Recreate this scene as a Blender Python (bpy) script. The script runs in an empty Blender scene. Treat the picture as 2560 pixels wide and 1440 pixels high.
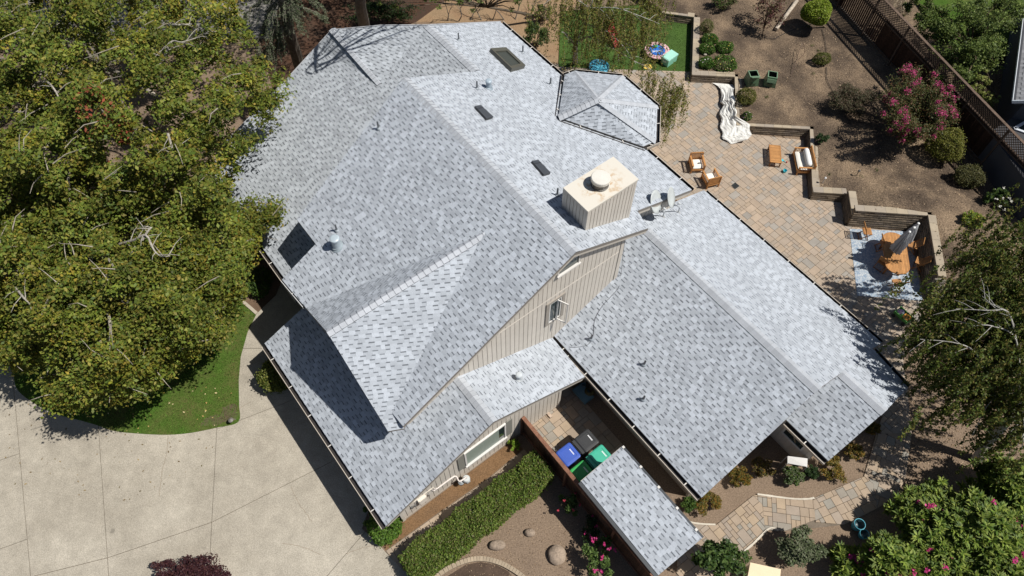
import bpy, math, random
import numpy as np
from mathutils import Vector, Matrix
from mathutils.geometry import tessellate_polygon, delaunay_2d_cdt

rnd = random.Random(7)
rng = np.random.default_rng(7)
SC = bpy.context.scene
COL = SC.collection

# ------------------------------------------------------------------ camera
CAM_H = 28.0
FOC = 1797.0                      # focal length in pixels of the 2560 wide frame
PITCH = math.radians(58.6)        # below the horizon
cam_d = bpy.data.cameras.new('camera')
cam_d.sensor_width = 36.0
cam_d.lens = FOC / 2560.0 * 36.0
cam_d.clip_start = 0.5
cam_d.clip_end = 1200.0
cam = bpy.data.objects.new('camera', cam_d)
cam.location = (0, 0, CAM_H)
cam.rotation_euler = (math.pi / 2 - PITCH, 0, 0)
COL.objects.link(cam)
SC.camera = cam

# ------------------------------------------------------------------ light
SUN_DIR = Vector((0.596, -0.133, 1.0)).normalized()     # towards the sun
SUN_EL = math.asin(SUN_DIR.z)
w = bpy.data.worlds.new('World')
SC.world = w
w.use_nodes = True
nt = w.node_tree
sky = nt.nodes.new('ShaderNodeTexSky')
sky.sky_type = 'NISHITA'
sky.sun_disc = False
sky.sun_elevation = SUN_EL
sky.sun_rotation = math.atan2(SUN_DIR.x, SUN_DIR.y)
bg = nt.nodes['Background']
bg.inputs['Strength'].default_value = 0.05
nt.links.new(sky.outputs[0], bg.inputs[0])
sun_d = bpy.data.lights.new('sun', 'SUN')
sun_d.energy = 4.6
sun_d.angle = math.radians(0.53)
sun_d.color = (1.0, 0.965, 0.90)
sun = bpy.data.objects.new('sun', sun_d)
sun.rotation_euler = (-SUN_DIR).to_track_quat('-Z', 'Y').to_euler()
COL.objects.link(sun)
SC.view_settings.view_transform = 'Standard'
SC.view_settings.look = 'None'
SC.view_settings.exposure = 0.20
SC.view_settings.gamma = 1.0
SC.view_settings.use_curve_mapping = False

# ------------------------------------------------------------------ frames
YAW = math.radians(142.28)
U = Vector((math.sin(YAW), math.cos(YAW), 0))          # along the house ridges
V = Vector((-math.cos(YAW), math.sin(YAW), 0))         # across the ridges


def W(u, v, z):
    return U * u + V * v + Vector((0, 0, z))


_c = Vector((0, math.cos(PITCH), -math.sin(PITCH)))
_r = Vector((1, 0, 0))
_d = Vector((0, -math.sin(PITCH), -math.cos(PITCH)))


def ray(px, py):
    return _r * ((px - 1280) / FOC) + _d * ((py - 720) / FOC) + _c


def at(px, py, z=0.0):
    """survey point: where the sight line through a photo pixel meets height z"""
    q = ray(px, py)
    return Vector((0, 0, CAM_H)) + q * ((z - CAM_H) / q.z)


def on_plane(px, py, p0, n):
    q = ray(px, py)
    o = Vector((0, 0, CAM_H))
    return o + q * ((p0 - o).dot(n) / q.dot(n))


def pix(p):
    q = Vector(p) - Vector((0, 0, CAM_H))
    dz = q.dot(_c)
    if dz < 0.1:
        return (-9999, -9999)
    return (1280 + FOC * q.dot(_r) / dz, 720 + FOC * q.dot(_d) / dz)


def uv_of(p):
    return (p.dot(U), p.dot(V))


# ------------------------------------------------------------------ materials
def new_mat(name):
    m = bpy.data.materials.new(name)
    m.use_nodes = True
    return m, m.node_tree, m.node_tree.nodes['Principled BSDF']


def mat(name, col=None, rough=0.8, var=0.25, scale=3.0, fine=60.0, bump=0.0, bscale=40.0,
        metal=0.0, spec=0.35, col2=None, obj=False, fvar=0.2):
    """colour (own colour or the 'col' attribute of the piece) varied by coarse and fine noise"""
    m, t, b = new_mat(name)
    N, L = t.nodes, t.links
    tc = N.new('ShaderNodeTexCoord')
    geo = N.new('ShaderNodeNewGeometry')
    vec = tc.outputs['Object'] if obj else geo.outputs['Position']
    n1 = N.new('ShaderNodeTexNoise'); n1.inputs['Scale'].default_value = scale
    n1.inputs['Detail'].default_value = 6; n1.inputs['Roughness'].default_value = 0.6
    n2 = N.new('ShaderNodeTexNoise'); n2.inputs['Scale'].default_value = fine
    n2.inputs['Detail'].default_value = 3
    L.new(vec, n1.inputs['Vector']); L.new(vec, n2.inputs['Vector'])
    if col is None:
        a = N.new('ShaderNodeAttribute'); a.attribute_name = 'col'
        src = a.outputs['Color']
    else:
        c = N.new('ShaderNodeRGB'); c.outputs[0].default_value = (*col, 1)
        src = c.outputs[0]
        if col2 is not None:
            mx = N.new('ShaderNodeMixRGB'); mx.inputs['Color2'].default_value = (*col2, 1)
            r0 = N.new('ShaderNodeValToRGB')
            r0.color_ramp.elements[0].position = 0.4; r0.color_ramp.elements[1].position = 0.62
            L.new(n1.outputs['Fac'], r0.inputs[0]); L.new(r0.outputs[0], mx.inputs['Fac'])
            L.new(src, mx.inputs['Color1']); src = mx.outputs[0]
    m1 = N.new('ShaderNodeMapRange'); m1.inputs['From Min'].default_value = 0.3; m1.inputs['From Max'].default_value = 0.7
    m1.inputs['To Min'].default_value = 1 - var; m1.inputs['To Max'].default_value = 1 + var
    L.new(n1.outputs['Fac'], m1.inputs['Value'])
    m2 = N.new('ShaderNodeMapRange'); m2.inputs['From Min'].default_value = 0.3; m2.inputs['From Max'].default_value = 0.7
    m2.inputs['To Min'].default_value = 1 - fvar; m2.inputs['To Max'].default_value = 1 + fvar
    L.new(n2.outputs['Fac'], m2.inputs['Value'])
    mu = N.new('ShaderNodeMath'); mu.operation = 'MULTIPLY'
    L.new(m1.outputs[0], mu.inputs[0]); L.new(m2.outputs[0], mu.inputs[1])
    sc = N.new('ShaderNodeVectorMath'); sc.operation = 'SCALE'
    L.new(src, sc.inputs[0]); L.new(mu.outputs[0], sc.inputs['Scale'])
    L.new(sc.outputs[0], b.inputs['Base Color'])
    b.inputs['Roughness'].default_value = rough
    b.inputs['Metallic'].default_value = metal
    b.inputs['Specular IOR Level'].default_value = spec
    if bump > 0:
        n3 = N.new('ShaderNodeTexNoise'); n3.inputs['Scale'].default_value = bscale; n3.inputs['Detail'].default_value = 4
        L.new(vec, n3.inputs['Vector'])
        bp = N.new('ShaderNodeBump'); bp.inputs['Strength'].default_value = bump; bp.inputs['Distance'].default_value = 0.03
        L.new(n3.outputs['Fac'], bp.inputs['Height']); L.new(bp.outputs[0], b.inputs['Normal'])
    return m


def leaf_mat(name, trans=0.3, rough=0.55, spec=0.25):
    m, t, b = new_mat(name)
    N, L = t.nodes, t.links
    a = N.new('ShaderNodeAttribute'); a.attribute_name = 'col'
    L.new(a.outputs['Color'], b.inputs['Base Color'])
    b.inputs['Roughness'].default_value = rough
    b.inputs['Specular IOR Level'].default_value = spec
    tr = N.new('ShaderNodeBsdfTranslucent')
    L.new(a.outputs['Color'], tr.inputs['Color'])
    mx = N.new('ShaderNodeMixShader'); mx.inputs[0].default_value = trans
    L.new(b.outputs[0], mx.inputs[1]); L.new(tr.outputs[0], mx.inputs[2])
    L.new(mx.outputs[0], N['Material Output'].inputs['Surface'])
    return m


M = {}
M['shingle'] = mat('asphalt_shingle', None, 0.92, 0.07, 0.8, 90, spec=0.15, fvar=0.22)
M['attr'] = mat('painted_piece', None, 0.75, 0.05, 2.0, 40, fvar=0.06)
M['board'] = mat('painted_siding', None, 0.7, 0.05, 2.0, 30, spec=0.25, fvar=0.05)
M['oldwood'] = mat('weathered_wood', None, 0.85, 0.28, 5.0, 40, spec=0.15, fvar=0.25)
M['teak'] = mat('oiled_teak', None, 0.55, 0.14, 6.0, 50, spec=0.3, fvar=0.14)
M['paver'] = mat('tumbled_paver', None, 0.9, 0.10, 2.2, 55, bump=0.15, bscale=60, spec=0.15, fvar=0.10)
M['block'] = mat('split_block', None, 0.95, 0.2, 3.0, 25, bump=0.5, bscale=25, spec=0.1, fvar=0.25)
M['plastic'] = mat('moulded_plastic', None, 0.42, 0.05, 3.0, 20, spec=0.45, fvar=0.04)
M['metal'] = mat('painted_metal', None, 0.4, 0.06, 3.0, 30, spec=0.5, fvar=0.05)
M['cloth'] = mat('woven_cloth', None, 0.95, 0.05, 2.0, 60, spec=0.1, fvar=0.05)
M['stone'] = mat('garden_stone', None, 0.95, 0.22, 2.5, 18, bump=0.6, bscale=9, spec=0.1, fvar=0.18)
M['bark'] = mat('tree_bark', None, 0.95, 0.3, 4.0, 30, bump=0.6, bscale=18, spec=0.1, fvar=0.3)
M['leaf'] = leaf_mat('leaf')
M['petal'] = leaf_mat('petal', 0.25)
M['grass'] = leaf_mat('grass_blade', 0.25, 0.7, 0.15)
M['chip'] = mat('bark_chip', None, 0.95, 0.1, 3, 30, spec=0.1)
gm, gt, gb = new_mat('window_glass')
gb.inputs['Base Color'].default_value = (0.02, 0.035, 0.035, 1)
gb.inputs['Roughness'].default_value = 0.04
gb.inputs['Specular IOR Level'].default_value = 0.9
M['glass'] = gm


# ------------------------------------------------------------------ mesh builder
class MB:
    def __init__(s):
        s.v = []; s.f = []; s.c = []

    def add(s, vs, fs, col):
        o = len(s.v)
        s.v.extend(Vector(p) for p in vs)
        for i, f in enumerate(fs):
            s.f.append(tuple(j + o for j in f))
            s.c.append(col[i] if isinstance(col, list) else col)
        return s

    def box(s, c, ax, ay, az, col):
        c = Vector(c); ax = Vector(ax); ay = Vector(ay); az = Vector(az)
        vs = [c + ax * i + ay * j + az * k for k in (-1, 1) for j in (-1, 1) for i in (-1, 1)]
        return s.add(vs, BOXF, col)

    def lb(s, x0, x1, y0, y1, z0, z1, col):
        return s.box(((x0 + x1) / 2, (y0 + y1) / 2, (z0 + z1) / 2), ((x1 - x0) / 2, 0, 0), (0, (y1 - y0) / 2, 0), (0, 0, (z1 - z0) / 2), col)

    def hb(s, u0, u1, v0, v1, z0, z1, col):
        return s.box(W((u0 + u1) / 2, (v0 + v1) / 2, (z0 + z1) / 2), U * ((u1 - u0) / 2), V * ((v1 - v0) / 2), (0, 0, (z1 - z0) / 2), col)

    def bar(s, p, q, wd, th, col, up=(0, 0, 1)):
        """rectangular bar from p to q"""
        p = Vector(p); q = Vector(q); d = q - p
        if d.length < 1e-6:
            return s
        dn = d.normalized(); up = Vector(up)
        if abs(dn.dot(up)) > 0.98:
            up = Vector((1, 0, 0)) if abs(dn.x) < 0.9 else Vector((0, 1, 0))
        sx = dn.cross(up).normalized(); sy = sx.cross(dn).normalized()
        return s.box((p + q) / 2, sx * (wd / 2), d / 2, sy * (th / 2), col)

    def tube(s, pts, rad, col, n=7, cap=True):
        pts = [Vector(p) for p in pts]
        if not isinstance(rad, (list, tuple)):
            rad = [rad] * len(pts)
        o = len(s.v); prev = None
        for i, p in enumerate(pts):
            d = (pts[min(i + 1, len(pts) - 1)] - pts[max(i - 1, 0)]).normalized()
            if prev is None:
                a = d.orthogonal().normalized()
            else:
                a = prev - d * prev.dot(d)
                a = a.normalized() if a.length > 1e-5 else d.orthogonal().normalized()
            prev = a; b = d.cross(a)
            for k in range(n):
                t = 2 * math.pi * k / n
                s.v.append(p + (a * math.cos(t) + b * math.sin(t)) * rad[i])
        for i in range(len(pts) - 1):
            for k in range(n):
                s.f.append((o + i * n + k, o + i * n + (k + 1) % n, o + (i + 1) * n + (k + 1) % n, o + (i + 1) * n + k)); s.c.append(col)
        if cap:
            s.f.append(tuple(o + k for k in reversed(range(n)))); s.c.append(col)
            e = o + (len(pts) - 1) * n
            s.f.append(tuple(e + k for k in range(n))); s.c.append(col)
        return s

    def lathe(s, prof, col, c=(0, 0, 0), n=20, ax=None, colf=None):
        """prof: list of (r, z)"""
        c = Vector(c); az = Vector(ax).normalized() if ax is not None else Vector((0, 0, 1))
        a = az.orthogonal().normalized(); b = az.cross(a)
        o = len(s.v)
        for r, z in prof:
            for k in range(n):
                t = 2 * math.pi * k / n
                s.v.append(c + az * z + (a * math.cos(t) + b * math.sin(t)) * r)
        for i in range(len(prof) - 1):
            for k in range(n):
                s.f.append((o + i * n + k, o + i * n + (k + 1) % n, o + (i + 1) * n + (k + 1) % n, o + (i + 1) * n + k))
                s.c.append(colf(i) if colf else col)
        s.f.append(tuple(o + k for k in reversed(range(n)))); s.c.append(colf(0) if colf else col)
        e = o + (len(prof) - 1) * n
        s.f.append(tuple(e + k for k in range(n))); s.c.append(colf(len(prof) - 2) if colf else col)
        return s

    def prism(s, top, bot, col, colside=None):
        n = len(top)
        fs = [tuple(range(n)), tuple(reversed(range(n, 2 * n)))]
        fs += [(i, i + n, (i + 1) % n + n, (i + 1) % n) for i in range(n)]
        cc = [col, colside or col] + [colside or col] * n
        return s.add(list(top) + list(bot), fs, cc)

    def ball(s, c, r, col, nu=10, nv=7, sq=(1, 1, 1), jit=0.0, seed=0):
        rr = random.Random(seed); c = Vector(c)
        prof = []
        o = len(s.v)
        s.v.append(c + Vector((0, 0, -r * sq[2])))
        for j in range(1, nv):
            ph = math.pi * j / nv - math.pi / 2
            for i in range(nu):
                t = 2 * math.pi * i / nu
                k = 1 + rr.uniform(-jit, jit)
                s.v.append(c + Vector((math.cos(ph) * math.cos(t) * r * sq[0] * k, math.cos(ph) * math.sin(t) * r * sq[1] * k, math.sin(ph) * r * sq[2] * k)))
        s.v.append(c + Vector((0, 0, r * sq[2])))
        last = len(s.v) - 1
        for i in range(nu):
            s.f.append((o, o + 1 + (i + 1) % nu, o + 1 + i)); s.c.append(col)
            s.f.append((last, last - nu + i, last - nu + (i + 1) % nu)); s.c.append(col)
        for j in range(nv - 2):
            for i in range(nu):
                a = o + 1 + j * nu
                s.f.append((a + i, a + (i + 1) % nu, a + nu + (i + 1) % nu, a + nu + i)); s.c.append(col)
        return s

    def build(s, name, m, parent=None, base=None, smooth=False):
        if base is None:
            base = BASE.get(parent.name, Vector((0, 0, 0))) if parent is not None else Vector((0, 0, 0))
        me = bpy.data.meshes.new(name)
        me.from_pydata([tuple(p - base) for p in s.v], [], s.f)
        a = me.attributes.new('col', 'FLOAT_COLOR', 'FACE')
        arr = np.ones((len(s.f), 4), dtype=np.float32)
        arr[:, :3] = np.array([c[:3] for c in s.c], dtype=np.float32).reshape(-1, 3)
        a.data.foreach_set('color', arr.ravel())
        me.materials.append(m if not isinstance(m, str) else M[m])
        if smooth:
            me.polygons.foreach_set('use_smooth', [True] * len(me.polygons))
        me.update()
        return link(name, me, parent, base)


def tone(c, lo, hi):
    k = rnd.uniform(lo, hi)
    return tuple(v * k for v in c)


BOXF = [(0, 2, 3, 1), (4, 5, 7, 6), (0, 1, 5, 4), (1, 3, 7, 5), (3, 2, 6, 7), (2, 0, 4, 6)]
BASE = {}


def link(name, me, parent, base):
    o = bpy.data.objects.new(name, me)
    COL.objects.link(o)
    if parent is not None:
        o.parent = parent
        BASE[o.name] = Vector(base)
    else:
        o.location = base
        BASE[o.name] = Vector(base)
    return o


def tag(o, label=None, cat=None, group=None, kind=None):
    if label: o['label'] = label
    if cat: o['category'] = cat
    if group: o['group'] = group
    if kind: o['kind'] = kind
    return o


def thing(name, label, cat, loc=(0, 0, 0), group=None):
    o = bpy.data.objects.new(name, None)
    COL.objects.link(o)
    o.empty_display_size = 0.2
    o.location = loc
    BASE[o.name] = Vector(loc)
    return tag(o, label, cat, group)


def dup(root, loc, rz=0.0, label=None, scale=None):
    r = root.copy(); COL.objects.link(r)
    r.location = loc; r.rotation_euler = (0, 0, rz)
    if scale: r.scale = (scale, scale, scale)
    if label: r['label'] = label
    for ch in root.children:
        c = ch.copy(); COL.objects.link(c); c.parent = r
        for g in ch.children:
            d = g.copy(); COL.objects.link(d); d.parent = c
    return r


def pieces(parent, name, lst, m, limit=300, rest=None, key=None):
    """lst of (verts, faces, col): the ones that show largest become objects, the others one joined part"""
    def size(p):
        vs = p[0]
        c = sum((Vector(x) for x in vs), Vector()) / len(vs)
        q = pix(c)
        seen = -60 < q[0] < 2620 and -60 < q[1] < 1500
        e = max((Vector(x) - c).length for x in vs)
        return (1 if seen else 0) * e / (c - Vector((0, 0, CAM_H))).length
    lst = sorted(lst, key=size, reverse=True)
    for p in lst[:limit]:
        MB().add(*p).build(name, m, parent)
    if len(lst) > limit:
        mb = MB()
        for p in lst[limit:]:
            mb.add(*p)
        tag(mb.build(rest or name + '_field', m, parent), kind='stuff')


# ------------------------------------------------------------------ flat things
def tri_poly(pts):
    return [tuple(t) for t in tessellate_polygon([[Vector((p[0], p[1], 0)) for p in pts]])]


def up_faces(vs, fs):
    out = []
    for f in fs:
        n = (vs[f[1]] - vs[f[0]]).cross(vs[f[2]] - vs[f[0]])
        out.append(f if n.z >= 0 else tuple(reversed(f)))
    return out


def sheet(name, pts, m, z=None, kind='structure', col=(1, 1, 1), parent=None):
    vs = [Vector((p[0], p[1], p[2] if z is None else z)) for p in pts]
    mb = MB().add(vs, up_faces(vs, tri_poly(vs)), col)
    o = mb.build(name, m, parent)
    if kind: o['kind'] = kind
    return o


def smooth_line(pts, k=6, closed=False):
    """Catmull-Rom through points"""
    P = [Vector(p) for p in pts]; out = []
    n = len(P)
    rngi = range(n if closed else n - 1)
    for i in rngi:
        p0 = P[(i - 1) % n] if closed or i > 0 else P[0]
        p1 = P[i]; p2 = P[(i + 1) % n]
        p3 = P[(i + 2) % n] if closed or i + 2 < n else P[n - 1]
        for j in range(k):
            t = j / k
            out.append(0.5 * ((2 * p1) + (p2 - p0) * t + (2 * p0 - 5 * p1 + 4 * p2 - p3) * t * t + (3 * p1 - p0 - 3 * p2 + p3) * t ** 3))
    if not closed: out.append(P[-1])
    return out


def clip_poly(sub, rect):
    """Sutherland-Hodgman: 2D polygon sub clipped to the convex CCW polygon rect"""
    out = list(sub)
    for i in range(len(rect)):
        a = rect[i]; b = rect[(i + 1) % len(rect)]
        inp = out; out = []
        if not inp: break
        def side(p): return (b[0] - a[0]) * (p[1] - a[1]) - (b[1] - a[1]) * (p[0] - a[0])
        for j in range(len(inp)):
            p = inp[j]; q = inp[(j + 1) % len(inp)]
            sp, sq = side(p), side(q)
            if sp >= 0: out.append(p)
            if (sp >= 0) != (sq >= 0):
                t = sp / (sp - sq)
                out.append((p[0] + (q[0] - p[0]) * t, p[1] + (q[1] - p[1]) * t))
    res = []
    for p in out:
        if not res or (abs(p[0] - res[-1][0]) + abs(p[1] - res[-1][1])) > 1e-4: res.append(p)
    if len(res) > 1 and abs(res[0][0] - res[-1][0]) + abs(res[0][1] - res[-1][1]) < 1e-4: res.pop()
    return res


def area2(p):
    return 0.5 * sum(p[i][0] * p[(i + 1) % len(p)][1] - p[(i + 1) % len(p)][0] * p[i][1] for i in range(len(p)))


def inside(p, poly):
    x, y = p[0], p[1]; c = False; j = len(poly) - 1
    for i in range(len(poly)):
        xi, yi = poly[i][0], poly[i][1]; xj, yj = poly[j][0], poly[j][1]
        if (yi > y) != (yj > y) and x < (xj - xi) * (y - yi) / (yj - yi) + xi: c = not c
        j = i
    return c


def paving(parent, poly, unit, zb, zt, ang, cols, name='paver', gap=0.011, seed=3, limit=300):
    """random ashlar pavers laid inside poly (world xy)"""
    rr = random.Random(seed)
    ca, sa = math.cos(ang), math.sin(ang)
    loc = [(p[0] * ca + p[1] * sa, -p[0] * sa + p[1] * ca) for p in poly]
    if area2(loc) < 0: loc.reverse()
    x0 = min(p[0] for p in loc); x1 = max(p[0] for p in loc); y0 = min(p[1] for p in loc); y1 = max(p[1] for p in loc)
    nx = int((x1 - x0) / unit) + 2; ny = int((y1 - y0) / unit) + 2
    used = np.zeros((ny + 4, nx + 4), bool)
    lst = []
    sizes = [(2, 2), (2, 2), (3, 2), (2, 3), (2, 1), (1, 2), (1, 2), (2, 1), (1, 1)]
    for j in range(ny):
        for i in range(nx):
            if used[j, i]: continue
            opts = sizes[:]; rr.shuffle(opts)
            for (a, b) in opts + [(1, 1)]:
                if not used[j:j + b, i:i + a].any():
                    break
            used[j:j + b, i:i + a] = True
            g = gap / 2
            rx0 = x0 + i * unit + g; rx1 = x0 + (i + a) * unit - g; ry0 = y0 + j * unit + g; ry1 = y0 + (j + b) * unit - g
            rect = [(rx0, ry0), (rx1, ry0), (rx1, ry1), (rx0, ry1)]
            c = clip_poly(loc, rect)
            if len(c) < 3 or abs(area2(c)) < 0.004: continue
            h = zt + rr.uniform(-0.002, 0.002)
            n = len(c)
            bev = 0.006
            cx = sum(p[0] for p in c) / n; cy = sum(p[1] for p in c) / n
            def wd(p, z, k=1.0):
                qx = cx + (p[0] - cx) * k; qy = cy + (p[1] - cy) * k
                return Vector((qx * ca - qy * sa, qx * sa + qy * ca, z))
            kk = 1 - bev / (0.5 * min(a, b) * unit)
            vs = [wd(p, h, kk) for p in c] + [wd(p, h - bev) for p in c] + [wd(p, zb) for p in c]
            fs = [tuple(range(n))] + [(q, q + n, (q + 1) % n + n, (q + 1) % n) for q in range(n)] + [(q + n, q + 2 * n, (q + 1) % n + 2 * n, (q + 1) % n + n) for q in range(n)]
            col = rr.choice(cols); k = rr.uniform(0.94, 1.06)
            lst.append((vs, fs, tuple(x * k for x in col)))
    pieces(parent, name, lst, M['paver'], limit)


# ------------------------------------------------------------------ foliage
def leaf_cloud(name, C, size, cols, parent=None, m='leaf', up=0.6, aspect=0.6, droop=None, base=None, jitter=0.35):
    """one mesh of kite shaped leaves at the points C; cols (N,3)"""
    C = np.asarray(C, dtype=np.float64); n = len(C)
    nrm = rng.normal(size=(n, 3)); nrm /= np.linalg.norm(nrm, axis=1)[:, None]
    nrm[:, 2] = np.abs(nrm[:, 2]) + up
    nrm /= np.linalg.norm(nrm, axis=1)[:, None]
    t = rng.normal(size=(n, 3))
    if droop is not None: t = t * 0.45 + np.array(droop)[None, :]
    t -= nrm * (t * nrm).sum(1)[:, None]
    t /= np.linalg.norm(t, axis=1)[:, None] + 1e-9
    s = np.cross(nrm, t)
    L = size * rng.uniform(1 - jitter, 1 + jitter, n)[:, None]
    Wd = L * aspect
    v = np.empty((n, 4, 3))
    v[:, 0] = C - t * L * 0.5
    v[:, 1] = C + s * Wd * 0.5 + t * L * 0.05 + nrm * L * 0.08
    v[:, 2] = C + t * L * 0.5 - nrm * L * 0.06
    v[:, 3] = C - s * Wd * 0.5 + t * L * 0.05 + nrm * L * 0.08
    if base is None:
        base = BASE.get(parent.name, Vector((0, 0, 0))) if parent is not None else Vector((0, 0, 0))
    v -= np.array(base)[None, None, :]
    me = bpy.data.meshes.new(name)
    me.vertices.add(n * 4); me.vertices.foreach_set('co', v.astype(np.float32).ravel())
    me.loops.add(n * 4); me.loops.foreach_set('vertex_index', np.arange(n * 4, dtype=np.int32))
    me.polygons.add(n); me.polygons.foreach_set('loop_start', np.arange(0, n * 4, 4, dtype=np.int32))
    me.update(calc_edges=True)
    a = me.attributes.new('col', 'FLOAT_COLOR', 'FACE')
    arr = np.ones((n, 4), np.float32); arr[:, :3] = cols
    a.data.foreach_set('color', arr.ravel())
    me.materials.append(M[m])
    return link(name, me, parent, base)


def pick_cols(n, pal, spread=0.25, wts=None):
    pal = np.array(pal); i = rng.choice(len(pal), n, p=wts)
    c = pal[i] * rng.uniform(1 - spread, 1 + spread, n)[:, None]
    return c


def clumps(centres, radii, per, flat=0.7, shell=0.5):
    """points in ellipsoidal clumps, pushed towards the shell"""
    centres = np.asarray(centres, float); k = len(centres)
    radii = np.broadcast_to(np.asarray(radii, float), (k,))
    idx = np.repeat(np.arange(k), per)
    d = rng.normal(size=(len(idx), 3)); d /= np.linalg.norm(d, axis=1)[:, None]
    r = rng.uniform(0, 1, len(idx)) ** shell
    p = centres[idx] + d * (r * radii[idx])[:, None] * np.array([1, 1, flat])
    return p, idx
# ================================================================== house
SIDE = (0.555, 0.51, 0.45)        # siding paint
TRIM = (0.47, 0.43, 0.375)
DARKM = (0.035, 0.03, 0.028)
LIP = (0.42, 0.37, 0.31)


def shingle_poly(pts, out, tint=(1, 1, 1), seed=1, expo=0.146, light=1.0, var=.95):
    """courses of laminated shingles over a planar polygon; pieces appended to out"""
    rr = random.Random(seed)
    P = [Vector(p) for p in pts]
    n = Vector()
    for i in range(len(P)):
        n += P[i].cross(P[(i + 1) % len(P)])
    n.normalize()
    if n.z < 0: n = -n
    dn = Vector((0, 0, -1)); dn = (dn - n * dn.dot(n)).normalized()     # down the slope
    h = dn.cross(n).normalized()
    o = P[0]
    q = [((p - o).dot(h), -(p - o).dot(dn)) for p in P]
    if area2(q) < 0: q.reverse()
    b0 = min(p[1] for p in q); b1 = max(p[1] for p in q)
    row = 0
    b = b0 - 0.02
    while b < b1 - 0.02:
        strip = clip_poly(q, [(-99, b), (99, b), (99, b + expo), (-99, b + expo)])
        if len(strip) > 2:
            x = min(p[0] for p in strip); xe = max(p[0] for p in strip); xl = x
            x -= rr.uniform(0, 0.2)
            tooth = rr.random() < 0.5
            while x < xe:
                wd = rr.uniform(0.14, 0.26) if tooth else rr.uniform(0.13, 0.21)
                a0 = max(x, xl); a1 = min(x + wd, xe)
                x += wd
                if a1 - a0 > 0.015:
                    def hgt(bb): return t0 + (t1 - t0) * (bb - b) / expo
                    def pt(p, hh): return o + h * p[0] - dn * p[1] + n * hh
                    if tooth:
                        c2 = clip_poly(q, [(a0, b), (a1, b), (a1, b + expo), (a0, b + expo)])
                        if len(c2) > 2:
                            g = (.428 + var * rr.choice([0.065, 0.04, 0.015, -0.01, -0.04, -0.075])) * light
                            t0, t1 = 0.016, 0.007
                            k = len(c2)
                            c = (g * tint[0] * 0.93, g * tint[1] * .998, g * tint[2] * 1.095)
                            dk = tuple(v * 0.45 for v in c)  # edge faces darkened to paint the shadow line of each course
                            vs = [pt(p, hgt(p[1])) for p in c2] + [pt(p, 0) for p in c2]
                            out.append((vs, [tuple(range(k))] + [(i, i + k, (i + 1) % k + k, (i + 1) % k) for i in range(k)], [c] + [dk] * k))
                    else:
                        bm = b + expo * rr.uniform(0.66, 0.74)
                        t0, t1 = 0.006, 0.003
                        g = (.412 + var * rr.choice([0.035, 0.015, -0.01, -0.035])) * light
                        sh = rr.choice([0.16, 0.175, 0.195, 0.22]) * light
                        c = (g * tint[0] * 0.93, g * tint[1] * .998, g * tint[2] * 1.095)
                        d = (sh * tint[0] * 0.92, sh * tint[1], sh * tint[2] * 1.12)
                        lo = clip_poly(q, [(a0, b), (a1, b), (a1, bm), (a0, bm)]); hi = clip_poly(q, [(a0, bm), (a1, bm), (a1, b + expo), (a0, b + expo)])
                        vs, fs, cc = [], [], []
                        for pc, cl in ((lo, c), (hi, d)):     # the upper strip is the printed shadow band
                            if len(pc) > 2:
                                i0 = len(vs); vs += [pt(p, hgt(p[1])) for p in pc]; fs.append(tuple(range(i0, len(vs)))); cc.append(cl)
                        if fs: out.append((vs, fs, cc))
                tooth = not tooth
        b += expo
        row += 1


def ridge_caps(p, q, out, drop=0.15, wid=0.30, step=0.20, col=(0.36, 0.365, 0.375), seed=5, nl=None, nr=None, jit=0.06, la=0.040):
    """bent cap shingles along a ridge or hip; nl, nr = down-slope directions on both sides"""
    rr = random.Random(seed)
    p = Vector(p); q = Vector(q); d = (q - p); L = d.length; d.normalize()
    side = d.cross(Vector((0, 0, 1))).normalized()
    if nl is None: nl = (-side + Vector((0, 0, -drop / wid))).normalized()
    if nr is None: nr = (side + Vector((0, 0, -drop / wid))).normalized()
    k = int(L / step)
    up = Vector((0, 0, 1))
    for i in range(k + 1):
        a = p + d * (i * step); b = p + d * min(i * step + step * 1.05, L)
        if (b - a).length < 0.03: continue
        lb = 0.024
        w2 = wid / 2 * 1.0
        vs = [a + nl * w2 + up * la, a + up * (la + 0.005), a + nr * w2 + up * la,
              b + nl * w2 + up * lb, b + up * (lb + 0.005), b + nr * w2 + up * lb]
        vs += [a + nl * w2, a, a + nr * w2, b + nl * w2, b + nr * w2]
        kx = rr.uniform(1 - jit, 1 + jit)
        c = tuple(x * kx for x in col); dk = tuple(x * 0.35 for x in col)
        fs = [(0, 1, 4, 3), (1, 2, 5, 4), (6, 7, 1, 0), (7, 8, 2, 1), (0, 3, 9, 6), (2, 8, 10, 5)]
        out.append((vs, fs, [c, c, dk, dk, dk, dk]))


def offs(pts, d):
    return [p + Vector((0, 0, d)) for p in pts]


# ---- roof planes (height as a function of v, measured in the house frame)
zPR = lambda v: 8.6 - 0.478 * (v - 9.7)
zS1 = lambda v: 8.6 - 0.47 * (9.7 - v)
zS2 = lambda v: 3.05 + 0.35 * (v - 2.22)
zGL = lambda v: 2.4 + 0.506 * (v - 0.18)
zGR = lambda v: 4.79 - 0.505 * (v - 4.90)
zWL = lambda v: 2.6 + 0.458 * (v - 9.48)
zWR = lambda v: 4.9 - 0.46 * (v - 14.5)
zXL = lambda v: 4.1 - 0.46 * (16.2 - v)


def pl(z, *uv):
    return [W(u, v, z(v)) for u, v in uv]


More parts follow.
